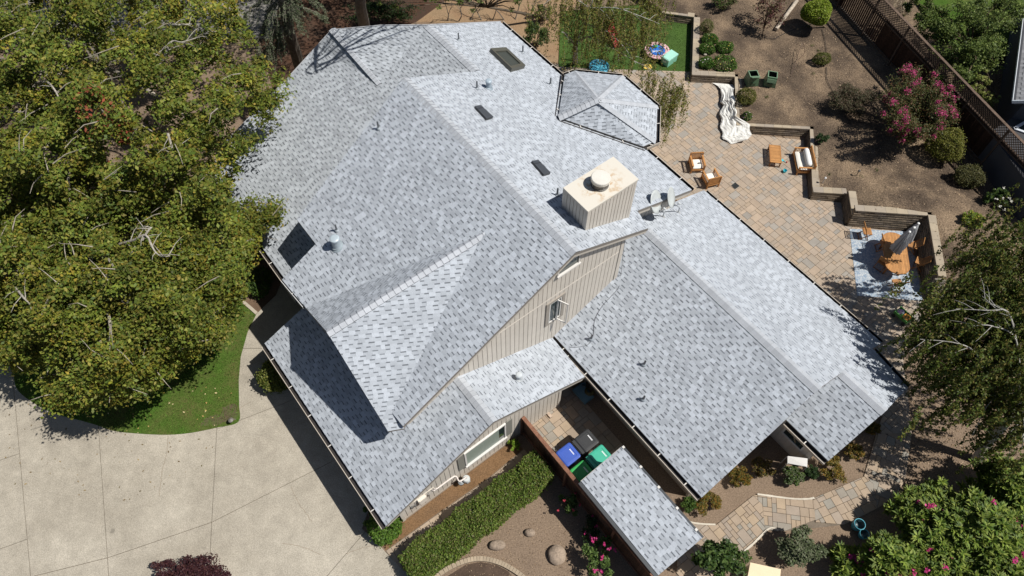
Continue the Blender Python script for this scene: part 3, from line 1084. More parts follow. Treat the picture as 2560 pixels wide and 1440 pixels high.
# ---- loose cable over the wing roof
def on_wl(px, py): return on_plane(px, py, WLp, WLn) + Vector((0, 0, .03))


cb = smooth_line([on_plane(1562, 602, W(UW + .05, 0, 0), U), on_plane(1556, 650, W(UW + .06, 0, 0), U), on_wl(1552, 690), on_wl(1545, 722), on_wl(1508, 763), on_wl(1487, 800), on_wl(1483, 838), on_wl(1470, 862), on_wl(1440, 869), on_wl(1422, 868)], 6)
tag(MB().tube(cb, .008, (.09, .09, .10), 5).build('cable', M['plastic']), 'thin dark cable trailing down the wing roof from the gable wall', 'cable')
# ================================================================== setting
SOIL = mat('garden_soil', (.245, .180, .128), .98, .28, .55, 20, bump=.45, bscale=9, spec=.08, col2=(.155, .114, .082), fvar=.30)
SOIL2 = mat('terrace_soil', (.105, .078, .057), .98, .40, .55, 18, bump=.8, bscale=9, spec=.08, col2=(.165, .12, .08), fvar=.55)  # coarse patches mix soil tones with painted dappled shade
MULCH = mat('brown_mulch', (.21, .125, .065), .98, .3, .9, 30, bump=.5, bscale=22, spec=.08, col2=(.13, .08, .045), fvar=.35)
TURF = mat('turf_base', (.065, .125, .02), .98, .35, .7, 30, bump=.4, bscale=40, spec=.05, col2=(.075, .080, .025), fvar=.4)
ROADM = mat('old_road', (.20, .19, .175), .95, .15, .4, 40, spec=.1)

g = sheet('ground', [(-160, -60, 0), (160, -60, 0), (160, 220, 0), (-160, 220, 0)], SOIL, 0.0)

# ---- concrete drive in slabs
CONC, t_, b_ = new_mat('driveway_concrete')
N_, L_ = t_.nodes, t_.links
geo_ = N_.new('ShaderNodeNewGeometry')
def nz(sc, det=5, rg=.6):
    n = N_.new('ShaderNodeTexNoise'); n.inputs['Scale'].default_value = sc; n.inputs['Detail'].default_value = det
    n.inputs['Roughness'].default_value = rg; L_.new(geo_.outputs['Position'], n.inputs['Vector']); return n
n1, n2, n3 = nz(.32, 8, .66), nz(27, 4, .72), nz(2.2, 6, .6)
r1 = N_.new('ShaderNodeValToRGB')
r1.color_ramp.elements[0].position = .34; r1.color_ramp.elements[0].color = (.30, .268, .218, 1)
r1.color_ramp.elements[1].position = .66; r1.color_ramp.elements[1].color = (.41, .372, .308, 1)
L_.new(n1.outputs['Fac'], r1.inputs[0])
def scaled(src, n, lo, hi, a=.3, b=.7):
    m = N_.new('ShaderNodeMapRange'); m.inputs['From Min'].default_value = a; m.inputs['From Max'].default_value = b
    m.inputs['To Min'].default_value = lo; m.inputs['To Max'].default_value = hi
    L_.new(n.outputs['Fac'], m.inputs['Value'])
    s = N_.new('ShaderNodeVectorMath'); s.operation = 'SCALE'; L_.new(src, s.inputs[0]); L_.new(m.outputs[0], s.inputs['Scale']); return s.outputs[0]
c_ = scaled(r1.outputs[0], n2, .66, 1.34); c_ = scaled(c_, n3, .90, 1.10)
# dark oil spots
vo = nz(1.15, 2, .5)
rs = N_.new('ShaderNodeValToRGB'); rs.color_ramp.elements[0].position = .735; rs.color_ramp.elements[1].position = .78
L_.new(vo.outputs['Fac'], rs.inputs[0])
mx_ = N_.new('ShaderNodeMixRGB'); mx_.inputs['Color2'].default_value = (.16, .145, .12, 1)
mfac = N_.new('ShaderNodeMath'); mfac.operation = 'MULTIPLY'; mfac.inputs[1].default_value = .6
L_.new(rs.outputs[0], mfac.inputs[0]); L_.new(mfac.outputs[0], mx_.inputs['Fac']); L_.new(c_, mx_.inputs['Color1'])
L_.new(mx_.outputs[0], b_.inputs['Base Color']); b_.inputs['Roughness'].default_value = .95; b_.inputs['Specular IOR Level'].default_value = .1
bp_ = N_.new('ShaderNodeBump'); bp_.inputs['Strength'].default_value = .25; bp_.inputs['Distance'].default_value = .01
L_.new(n2.outputs['Fac'], bp_.inputs['Height']); L_.new(bp_.outputs[0], b_.inputs['Normal'])

joint_m = mat('joint_dirt', (.11, .08, .055), .98, .3, 3, 30)
drive_px = [(-700, 560), (-700, 1700), (1075, 1700), (1060, 1470), (985, 1402), (930, 1345), (905, 1322), (1010, 1040), (880, 760), (640, 560)]
dpoly = [at(x, y)[:2] for x, y in drive_px]
drive = sheet('driveway', [(p[0], p[1], 0) for p in dpoly], joint_m, 0.012)
dl = [tuple(p) for p in dpoly]
if area2(dl) < 0: dl.reverse()


def half(poly, a, b, gap=.010):
    """split poly by the line a-b into its left and right parts, with a joint between"""
    a = Vector(a[:2]).to_3d(); b = Vector(b[:2]).to_3d(); d = (b - a).normalized(); n = Vector((-d.y, d.x, 0))
    big = 200
    res = []
    for sgn in (1, -1):
        o = a + n * sgn * gap
        r = [o - d * big, o + d * big, o + d * big + n * sgn * big, o - d * big + n * sgn * big]
        r = [(p.x, p.y) for p in r]
        if area2(r) < 0: r.reverse()
        res.append(clip_poly(poly, r))
    return res


L1 = (at(35, 963), at(78, 1440)); L2 = (at(247, 1064), at(273, 1440)); L3 = (at(543, 1069), at(525, 1407))
rest = dl
cols4 = []
for a, b in (L1, L2, L3):
    l, r = half(rest, a, b)
    lc = sum(p[0] for p in l) / len(l); rc = sum(p[0] for p in r) / len(r)
    if lc > rc: l, r = r, l
    cols4.append(l); rest = r
cols4.append(rest)
HL = [[(at(0, 1152), at(50, 1135)), (at(0, 1374), at(71, 1348))],
      [(at(90, 1440), at(271, 1360 + 35))],
      [(at(271, 1395), at(529, 1307))],
      [(at(529, 1307), at(798, 1171)), (at(597, 1053), at(708, 1010)), (at(609, 872), at(654, 872)), (at(822, 1436), at(909, 1335))]]
slabs = []
for c, hl in zip(cols4, HL):
    parts = [c]
    for a, b in hl:
        new = []
        mid = ((a + b) / 2)
        for p in parts:
            if len(p) > 2 and inside(mid, p): new += half(p, a, b)
            else: new.append(p)
        parts = new
    slabs += [p for p in parts if len(p) > 2]
for p in slabs:
    n = len(p)
    vs = [Vector((x, y, .045)) for x, y in p] + [Vector((x, y, .0)) for x, y in p]
    MB().add(vs, up_faces(vs, [tuple(t) for t in tri_poly(vs[:n])]) + [(i, i + n, (i + 1) % n + n, (i + 1) % n) for i in range(n)], (1, 1, 1)).build('slab', CONC, drive)
# hairline cracks: thin filled grooves proud by a millimetre
crk = MB()
for pts in ([(420, 1090), (417, 1130), (405, 1180), (398, 1240)], [(727, 1216), (745, 1255), (770, 1290), (779, 1305)], [(705, 1358), (750, 1366), (800, 1386)], [(865, 1385), (905, 1370), (945, 1362)], [(625, 1005), (600, 1020)]):
    ln = smooth_line([at(x, y, .047) for x, y in pts], 5)
    for i in range(len(ln) - 1):
        j = Vector((rnd.uniform(-.02, .02), rnd.uniform(-.02, .02), 0))
        crk.bar(ln[i], ln[i + 1] + (j if i + 1 < len(ln) - 1 else Vector()), .012, .002, (.22, .17, .12))
        if i + 1 < len(ln): ln[i + 1] = ln[i + 1]
tag(crk.build('crack', M['attr'], drive), kind='stuff')

# ---- front lawn
lawn_px = [(31, 905), (40, 968), (80, 1005), (137, 1034), (208, 1053), (245, 1064), (293, 1079), (401, 1087), (472, 1083), (543, 1069), (596, 1055), (598, 1015), (597, 949), (602, 892), (619, 831), (642, 784), (600, 752), (560, 700), (420, 600), (200, 560), (20, 640), (10, 800)]
lawn_w = [at(x, y, .05) for x, y in lawn_px]
lw = smooth_line(lawn_w[:12], 4) + lawn_w[12:]
lawn = sheet('front_lawn', lw, TURF, .055)
# bare earth at the tip of the lawn
be = smooth_line([at(x, y, .06) for x, y in ((498, 1066), (515, 1045), (545, 1038), (562, 1018), (590, 1008), (594, 1030), (592, 1048), (560, 1058), (530, 1066))], 4, True)
be = [p + Vector((rnd.uniform(-.08, .08), rnd.uniform(-.08, .08), 0)) for p in be]
sheet('bare_earth', be, mat('lawn_earth', (.11, .075, .05), .98, .35, 1.5, 25, bump=.5, bscale=18, col2=(.06, .085, .02)), .060)
bed_px = [(600, 752), (642, 784), (660, 766), (690, 738), (705, 700), (640, 600), (560, 640)]
sheet('entry_bed', [at(x, y, .07) for x, y in bed_px], mat('entry_mulch', (.13, .085, .055), .98, .3, 1.0, 25, bump=.5, bscale=20), .07)
ed = MB(); ep = smooth_line([at(x, y, .06) for x, y in ((590, 742), (612, 758), (642, 784))], 5)
for i in range(len(ep) - 1): ed.bar(ep[i], ep[i + 1], .14, .10, (.40, .35, .28))
tag(ed.build('kerb', M['paver']), kind='structure')

# ---- strip by the garage wall, pavers beside it
sheet('mulch_strip', [at(x, y) for x, y in ((1009, 1301), (1275, 1106), (1308, 1122), (1227, 1190), (1082, 1292), (965, 1376), (948, 1352))], MULCH, .02)
PAVC = [(.345, .27, .20), (.335, .265, .20), (.32, .255, .195), (.36, .28, .20), (.315, .26, .21), (.285, .255, .215), (.27, .25, .215), (.35, .275, .205)]
walk_px = ((965, 1378), (1082, 1295), (1227, 1193), (1310, 1124), (1345, 1165), (1010, 1430), (985, 1402))
wk = sheet('side_walk', [at(x, y) for x, y in walk_px], joint_m, .008)
paving(wk, [at(x, y)[:2] for x, y in walk_px], .21, .010, .05, math.atan2(V.y, V.x), PAVC[:5], seed=5, limit=150)

# ---- patio, courtyard, garden path
joint2 = mat('joint_sand', (.16, .13, .10), .98, .2, 3, 30)
patio_px = [(1380, 160), (1500, 172), (1640, 178), (1730, 181), (1727, 206), (1836, 213), (1836, 332), (2008, 352), (2020, 500), (2104, 508), (2108, 566), (2272, 582), (2310, 740), (2305, 800), (2262, 880), (2257, 905), (2268, 985), (2276, 1060), (2278, 1085), (2190, 1085), (2205, 1040), (2150, 940), (1980, 760), (1600, 420), (1380, 260)]
patio_w = [at(x, y) for x, y in patio_px]
pt = sheet('patio', patio_w, joint2, .006)
ANG = math.atan2(U.y, U.x)
PATC = [(.360, .288, .222), (.350, .284, .224), (.372, .292, .216), (.338, .280, .222), (.325, .278, .230), (.355, .284, .218), (.385, .302, .228), (.298, .270, .236)]
paving(pt, [p[:2] for p in patio_w], .178, .008, .05, ANG, PATC, seed=8)
court_w = [W(-9.6, 6.62, 0), W(-3.0, 6.62, 0), W(-3.0, 9.45, 0), W(-9.6, 9.45, 0)]
ct = sheet('courtyard', court_w, joint2, .006)
paving(ct, [p[:2] for p in court_w], .19, .008, .05, ANG, PAVC, seed=9, limit=220)
gp_px = [[(1700, 1300), (1740, 1310), (1790, 1313), (1882, 1240), (1905, 1262), (1912, 1325), (1880, 1358), (1830, 1400), (1780, 1460), (1690, 1440)],
         [(1882, 1240), (1895, 1237), (1990, 1250), (2032, 1247), (2038, 1300), (1960, 1328), (1912, 1325), (1905, 1262)],
         [(2032, 1247), (2159, 1192), (2182, 1210), (2192, 1272), (2110, 1312), (2038, 1306)],
         [(2159, 1191), (2190, 1085), (2278, 1085), (2262, 1200), (2238, 1240), (2192, 1272), (2182, 1210)]]
gp_all = [at(x, y) for x, y in ((1700, 1300), (1740, 1310), (1790, 1313), (1882, 1240), (1990, 1250), (2032, 1247), (2159, 1192), (2190, 1085), (2278, 1085), (2262, 1200), (2238, 1240), (2192, 1272), (2110, 1312), (1960, 1328), (1912, 1325), (1880, 1358), (1830, 1400), (1780, 1460), (1690, 1440))]
gpo = sheet('garden_path', gp_all, joint2, .006)
for k, pp in enumerate(gp_px):
    a_ = [at(1790, 1313) - at(1882, 1240), at(1990, 1250) - at(1895, 1237), at(2159, 1192) - at(2032, 1247), at(2190, 1085) - at(2159, 1191)][k]
    paving(gpo, [at(x, y)[:2] for x, y in pp], .175, .008, .05, math.atan2(a_.y, a_.x), PAVC, seed=20 + k, limit=75)
# pale concrete edging of the path
ed = MB()
for pts in (((1700, 1298), (1740, 1309), (1788, 1312)), ((1893, 1236), (1975, 1247), (2018, 1248), (2035, 1245)), ((1832, 1402), (1880, 1362), (1922, 1322), (1945, 1326))):
    ep = smooth_line([at(x, y, .04) for x, y in pts], 6)
    for i in range(len(ep) - 1): ed.bar(ep[i], ep[i + 1], .07 * rnd.uniform(.8, 1.2), .10, (.55, .50, .42))
tag(ed.build('path_edging', M['paver']), kind='structure')

# ---- lower planting bed: curved stone edging
ep = smooth_line([at(x, y, .05) for x, y in ((1060, 1470), (1110, 1428), (1160, 1404), (1200, 1397), (1240, 1404), (1275, 1420), (1310, 1445), (1330, 1475))], 5)
ed = thing('bed_edging', 'curved row of pale edging stones at the bottom of the rock bed', 'edging', ep[10])
for i in range(len(ep) - 1):
    d_ = (ep[i + 1] - ep[i]) * .46; c0 = (ep[i] + ep[i + 1]) / 2
    MB().bar(c0 - d_, c0 + d_, .17, .14, tone((.36, .29, .21), .88, 1.1)).build('edging_stone', M['paver'], ed)
bl = [at(x, y) for x, y in ((1120, 1440), (1165, 1412), (1200, 1405), (1240, 1412), (1270, 1428), (1300, 1470), (1080, 1500))]
sheet('dark_bed', bl, mat('dark_bark', (.075, .05, .035), .98, .3, 2, 25, bump=.6, bscale=20), .012)

# ---- back lawn
BLp = [(1402, 30), (1396, 168), (1500, 174), (1640, 178), (1727, 181), (1731, 60), (1650, 55), (1640, 10)]
blawn_w = [at(x, y) for x, y in BLp]
sheet('back_lawn', blawn_w, mat('back_turf', (.048, .092, .016), .98, .25, .8, 40, bump=.3, bscale=40, fvar=.3), .052)

# ---- raised terrace behind the retaining walls
def zt(x, y):
    d = math.hypot(x - 19.5, y - 19.0)
    k = min(1, max(0, (4.6 - d) / 2.0)); k = k * k * (3 - 2 * k)
    return .55 + .62 * k


WALL_PX = [((1655, 33), .5), ((1736, 42), .55), ((1731, 186), .55), ((1838, 191), .55), ((1842, 312), .55), ((2026, 322), .55), ((2033, 480), .55), ((2118, 484), .58), ((2132, 536), .80)]
WALL2_PX = [((2128, 536), .95), ((2321, 537), 1.15), ((2347, 690), 1.15)]
wl1 = [at(p[0], p[1], h) for p, h in WALL_PX]
wl2 = [at(p[0], p[1], h) for p, h in WALL2_PX]
wl2[0] = Vector((wl1[-1].x, wl1[-1].y, .95))


def offset_line(pts, d):
    out = []
    for i, p in enumerate(pts):
        a = pts[max(i - 1, 0)]; b = pts[min(i + 1, len(pts) - 1)]
        def nrm(q0, q1):
            t = Vector((q1.x - q0.x, q1.y - q0.y, 0)).normalized(); return Vector((t.y, -t.x, 0))
        if i == 0: n = nrm(p, b); k = 1
        elif i == len(pts) - 1: n = nrm(a, p); k = 1
        else:
            n1_, n2_ = nrm(a, p), nrm(p, b); n = (n1_ + n2_).normalized(); k = 1 / max(.3, n.dot(n1_))
        out.append(p - n * d * k)
    return out


# walls run so that the patio lies to the right of the direction of travel
back1 = offset_line(wl1, .16); back2 = offset_line(wl2, .16)
edge = [at(1560, -40, .55)] + back1[:-1] + [back2[1] + (back2[0] - back2[1]) * .99] + back2[1:]
tb = [(p.x, p.y) for p in edge]
far = [at(2358, 790, 0), at(2460, 800, 0), at(2700, 850, 0)]
outer = [(far[0].x, far[0].y), (far[1].x, far[1].y), (far[2].x, far[2].y), (60, 14), (60, 90), (10, 90)]
poly = tb + outer
pts2 = [Vector((p[0], p[1])) for p in poly]
inn_ = []
for k in range(900):
    x = rnd.uniform(8, 36); y = rnd.uniform(12, 42)
    if inside((x, y), poly): inn_.append(Vector((x, y)))
nb_ = len(pts2)
vv, ee, ff, *_xx = delaunay_2d_cdt(pts2 + inn_, [], [list(range(nb_))], 1, 1e-4)
tv = []
nt_ = len(tb)
for i, p in enumerate(vv):
    x, y = p.x, p.y
    z = zt(x, y) + rnd.uniform(-.02, .02)
    # falls to the lower level past the steps
    dd_ = (Vector((x, y)) - Vector((far[0].x, far[0].y)))
    yl = far[0].y + (x - far[0].x) * (far[2].y - far[0].y) / (far[2].x - far[0].x)
    k = min(1, max(0, (y - yl) / 2.2))
    z *= k if x > far[0].x - 2 else 1
    tv.append(Vector((x, y, z + .004)))
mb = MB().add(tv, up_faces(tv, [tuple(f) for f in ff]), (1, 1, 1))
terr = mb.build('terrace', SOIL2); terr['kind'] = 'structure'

# ---- retaining wall of split blocks
BC = [(.17, .135, .10), (.15, .12, .09), (.19, .15, .11), (.13, .105, .08), (.16, .13, .105)]
CC = [(.34, .285, .215), (.32, .27, .21), (.36, .30, .22), (.31, .265, .215)]


def wall_run(t, pts, tops, capname='capstone'):
    bl, cp = [], []
    for i in range(len(pts) - 1):
        p = pts[i]; q = pts[i + 1]; top = tops[i]
        d = Vector((q.x - p.x, q.y - p.y, 0)); Ln = d.length; d.normalize(); n = Vector((d.y, -d.x, 0))
        hc = .098; k = max(1, round((top - .07) / .125)); hc = (top - .07) / k
        for c in range(k):
            x = -.2 * (c % 2) - .05; z0 = c * hc
            setb = .018 * (k - c)                       # each course steps back a little
            while x < Ln:
                wdt = rnd.uniform(.34, .42)
                a = max(0, x) + .004; b = min(Ln, x + wdt) - .004
                if b - a > .03:
                    o = Vector((p.x, p.y, 0))
                    f0 = setb + rnd.uniform(-.006, .01)
                    vs = []
                    for z_, ins in ((z0, .012), (z0 + hc * .35, 0), (z0 + hc - .016, .006), (z0 + hc - .006, .02)):
                        for a_ in (a, b):
                            vs.append(o + d * a_ + n * (f0 - ins) + Vector((0, 0, z_)))
                    for z_ in (z0, z0 + hc - .006):
                        for a_ in (a, b):
                            vs.append(o + d * a_ - n * .22 + Vector((0, 0, z_)))
                    fs = [(0, 1, 3, 2), (2, 3, 5, 4), (4, 5, 7, 6), (6, 7, 11, 10), (0, 2, 4, 6, 10, 8), (1, 9, 11, 7, 5, 3)]
                    kx = rnd.uniform(.85, 1.15)
                    bl.append((vs, fs, tuple(v * kx for v in rnd.choice(BC))))
                x += wdt
        x = 0
        while x < Ln - .02:
            wdt = rnd.uniform(.42, .52)
            if Ln - x - wdt < .15: wdt = Ln - x
            o = Vector((p.x, p.y, 0)); a = x + .003; b = min(Ln, x + wdt) - .003
            mbx = MB().box(o + d * ((a + b) / 2) - n * .15 + Vector((0, 0, top - .034 + rnd.uniform(-.003, .003))), d * ((b - a) / 2), n * .175, (0, 0, .034), tone(rnd.choice(CC), .92, 1.08))
            cp.append((mbx.v, mbx.f, mbx.c)); x += wdt
    for c in cp: MB().add(*c).build(capname, M['paver'], t)
    pieces(t, 'block', bl, M['block'], 280)


t = thing('retaining_wall', 'low split-block retaining wall zigzagging round the patio and lawn with pale capstones', 'retaining wall', Vector((wl1[3].x, wl1[3].y, 0)))
wall_run(t, wl1, [h for p, h in WALL_PX[1:]])
t = thing('retaining_wall', 'tall split-block retaining wall in the corner behind the dining table', 'retaining wall', Vector((wl2[1].x, wl2[1].y, 0)))
wall_run(t, wl2, [1.13, 1.17])
# stepped blocks at the end of the tall wall
st = thing('stepped_wall_end', 'stepped stone blocks going down at the end of the tall retaining wall', 'steps', Vector((wl2[2].x, wl2[2].y, 0)))
for k in range(4):
    c0 = at(2350 + 1 * k, 702 + 17 * k, .95 - .2 * k); c0.z = (1.0 - .22 * k) / 2
    MB().box(c0, (.20, .03, 0), (-.03, .13, 0), (0, 0, (1.0 - .22 * k) / 2), (.20, .18, .15)).build('step_block', M['block'], st)
# ================================================================== fences and shed
def fence(name, label, p, q, z0, h, bcol, bw=.14, lattice=0.0, post=2.4, side=1, gaps=(), board_top=.0, railcol=None, cap=True, missing=()):
    """boards between posts from p to q; side = +1 puts rails on the left of p->q"""
    p = Vector((p[0], p[1], 0)); q = Vector((q[0], q[1], 0)); d = q - p; L = d.length; d.normalize(); n = Vector((-d.y, d.x, 0)) * side
    t = thing(name, label, 'fence', Vector((p.x, p.y, z0)))
    lst = []; x = 0.0; hb_ = h - lattice; i = 0
    Z = Vector((0, 0, 1))
    while x < L - .02:
        wdt = min(bw * rnd.uniform(.95, 1.05), L - x)
        lean = rnd.uniform(-.006, .006)
        if i not in missing:
            c = p + d * (x + wdt / 2) + Z * (z0 + hb_ / 2) - n * (.012 + rnd.uniform(0, .006))
            mb = MB().box(c, d * (wdt / 2 - (.022 if i in gaps else .003)), n * .010, Z * (hb_ / 2 + rnd.uniform(-.02, .01)) + d * lean, tone(bcol, .75, 1.25))
            lst.append((mb.v, mb.f, mb.c))
        x += wdt; i += 1
    pieces(t, 'board', lst, M['oldwood'], 300)
    rc = railcol or tuple(v * 1.15 for v in bcol)
    for zz in (.25, hb_ - .15):
        MB().bar(p + Z * (z0 + zz) + n * .022, q + Z * (z0 + zz) + n * .022, .045, .09, rc).build('rail', M['oldwood'], t)
    k = max(1, int(L / post))
    for i in range(k + 1):
        c = p + d * (L * i / k) + n * .052
        MB().bar(c + Z * (z0 - .05), c + Z * (z0 + h), .09, .09, tuple(v * 1.1 for v in rc), up=d).build('post', M['oldwood'], t)
    if cap:
        MB().bar(p + Z * (z0 + h + .02), q + Z * (z0 + h + .02), .14, .04, tuple(v * 1.5 for v in rc)).build('cap_rail', M['oldwood'], t)
    if lattice > 0:
        MB().bar(p + Z * (z0 + hb_ + .03), q + Z * (z0 + hb_ + .03), .10, .05, rc).build('rail', M['oldwood'], t)
        mb = MB(); sp = .115; z1 = z0 + hb_ + .05; z2 = z0 + h; hh = z2 - z1
        x = -hh
        while x < L:
            a = max(0, x); b = min(L, x + hh)
            if b - a > .03:
                mb.bar(p + d * a + Z * (z1 + (a - x)) + n * .006, p + d * b + Z * (z1 + (b - x)) + n * .006, .008, .036, tuple(v * 1.2 for v in rc), up=d.cross(n))
                mb.bar(p + d * a + Z * (z2 - (a - x)) - n * .006, p + d * b + Z * (z2 - (b - x)) - n * .006, .008, .036, tuple(v * 1.2 for v in rc), up=d.cross(n))
            x += sp * 1.41
        tag(mb.build('lattice', M['oldwood'], t), kind='stuff')
    return t


RED = (.16, .075, .045)
vF = 6.56
fence('board_fence', 'reddish brown board fence between the hedge and the wheelie bins', W(-7.79, vF, 0), W(0.2, vF, 0), 0.0, 1.75, (.085, .048, .032), bw=.145, side=-1, railcol=(.15, .075, .048), post=2.0)
MB().bar(W(-7.79, vF, 1.80), W(-4.45, vF, 1.80), .15, .035, (.20, .10, .065)).build('weathered_cap', M['oldwood'], bpy.data.objects['board_fence'])
# back garden fence with a lattice top
fa = at(2085, 12, .55); fb = at(2600, 580, .55)
fdir = (fb - fa).normalized()
fa = fa - fdir * 10
fence('lattice_fence', 'dark tall fence with a lattice top along the right side of the terrace', fa, fb + fdir * 6, .5, 2.6, (.045, .025, .017), bw=.15, lattice=.70, side=-1, gaps=tuple(range(70, 92)), railcol=(.085, .06, .045), missing=(), post=2.5)
kb = MB().bar(fa + Vector((0, 0, .12)) - Vector((.0, .0, 0)), fb + fdir * 6 + Vector((0, 0, .12)), .06, .26, (.10, .085, .07))
kb.build('kick_board', M['oldwood'], bpy.data.objects['lattice_fence'])
ga = at(560, -40, 0); gb_ = at(1420, -75, 0)
fence('back_fence', 'old dark board fence behind the house in the shade', Vector((ga.x, 38.6, 0)), Vector((gb_.x, 40.2, 0)), 0.0, 1.9, (.030, .022, .018), bw=.16, side=-1, railcol=(.035, .027, .022))

# ---- lean-to shed
shed = thing('shed', 'lean-to shed with a grey shingle roof between the bins and the path', 'shed', W(-2.4, 7.6, 0))
zSh = lambda v: 2.35 + .27 * (v - 6.58)
s_n = Vector((0, 0, 1)) - V * .27; s_p = W(0, 6.58, 2.35)
shp = [on_plane(x, y, s_p, s_n) for x, y in ((1453, 1203), (1555, 1117), (1756, 1345), (1646, 1438))]
sr = MB().prism(offs(shp, -.004), offs(shp, -.11), (.25, .25, .26), (.05, .05, .055)).build('roof', M['attr'], shed)
SH2 = []
shingle_poly(shp, SH2, seed=71)
pieces(sr, 'shingle', SH2, M['shingle'], 300)
sc_ = sum(shp, Vector()) / 4
wl = [sc_ + (p - sc_) * .93 for p in shp]
MB().prism([Vector((p.x, p.y, p.z - .14)) for p in wl], [Vector((p.x, p.y, 0)) for p in wl], (.2, .18, .15), (.33, .30, .26)).build('wall', M['board'], shed)
up_ = Vector((0, 0, 1))
ef = MB().bar(shp[1] + V * .03 - up_ * .02, shp[2] + V * .03 - up_ * .02, .07, .09, (.045, .05, .055))
for k in range(5):
    c0 = shp[1].lerp(shp[2], (k + .05) / 4.4); ef.box(c0 + V * .02 + up_ * .035, U * .045, V * .045, up_ * .01, (.6, .58, .54))
ef.build('flashing', M['metal'], shed)
MB().bar(shp[0] - V * .07 - up_ * .05, shp[3] - V * .07 - up_ * .05, .13, .07, (.05, .055, .06)).build('gutter', M['metal'], shed)
MB().bar(shp[0] - U * .012 - up_ * .055, shp[1] - U * .012 - up_ * .055, .02, .10, (.5, .47, .43)).build('barge_board', M['board'], shed)

# ---- neighbour's house at the right edge
nh = thing('neighbour_house', 'neighbouring house with white gutter and grey roof at the right edge', 'house', at(2600, 300, 0))
e0 = at(2562, 60, 3.4); e1 = at(2538, 255, 3.4)
dN = (e1 - e0).normalized(); nN = Vector((dN.y, -dN.x, 0))
if nN.x < 0: nN = -nN
e0 = e0 - dN * 4
rp = [e0, e1, e1 + nN * 5 + Vector((0, 0, 2.2)), e0 + nN * 5 + Vector((0, 0, 2.2))]
nr = MB().prism(rp, offs(rp, -.15), (.10, .10, .10), (.08, .08, .085)).build('roof', M['attr'], nh)
SN = []; shingle_poly(rp, SN, tint=(.62, .58, .55), seed=91, expo=.2)
pieces(nr, 'shingle', SN, M['shingle'], 20)
g2 = MB().bar(e0 - nN * .07, e1 - nN * .07, .13, .10, (.05, .05, .055)); g2.bar(e0 - nN * .14 + up_ * .02, e1 - nN * .14 + up_ * .02, .03, .11, (.60, .63, .66))
g2.bar(e1 - nN * .14 + dN * .05, e1 + nN * 5 + up_ * 2.2 + dN * .05, .05, .16, (.55, .60, .64))
g2.build('gutter', M['metal'], nh)
wq = [e0 + nN * .5, e1 + nN * .5 - dN * .4, e1 + nN * 5 - dN * .4, e0 + nN * 5]
MB().prism([Vector((p.x, p.y, 3.35)) for p in wq], [Vector((p.x, p.y, 0)) for p in wq], (.1, .1, .1), (.07, .075, .085)).build('wall', M['board'], nh)
# lower projecting part with a white framed window
q0 = at(2475, 330, 2.2); q1 = at(2600, 250, 2.2)
lo = MB().prism([q0, q1, at(2700, 360, 2.2), at(2600, 500, 2.2)][::-1], [Vector((p.x, p.y, 0)) for p in [q0, q1, at(2700, 360, 2.2), at(2600, 500, 2.2)]][::-1], (.055, .055, .06), (.06, .065, .075))
lo.build('lower_wall', M['board'], nh)
wn = MB(); wf = (.55, .58, .62)
w4 = [at(x, y, 2.23) for x, y in ((2535, 322), (2600, 285), (2610, 325), (2600, 345))]
for i in range(4): wn.bar(w4[i] + up_ * .03, w4[(i + 1) % 4] + up_ * .03, .14, .05, wf)
wno = wn.build('skylight_frame', M['board'], nh)
MB().add(offs(w4, .012), [(0, 1, 2, 3)], (1, 1, 1)).build('pane', M['glass'], wno)
# ================================================================== furniture and things
TK = (.44, .215, .075); TK2 = (.36, .165, .055); TKD = (.25, .11, .04)
CUSH = (.78, .74, .66)


def tk(): return tone(TK, .85, 1.15)


def place(t, loc, rz, sc=None):
    t.location = loc; t.rotation_euler = (0, 0, rz)
    if sc: t.scale = (sc, sc, sc)


Z0 = Vector((0, 0, 0))
ROT = math.atan2


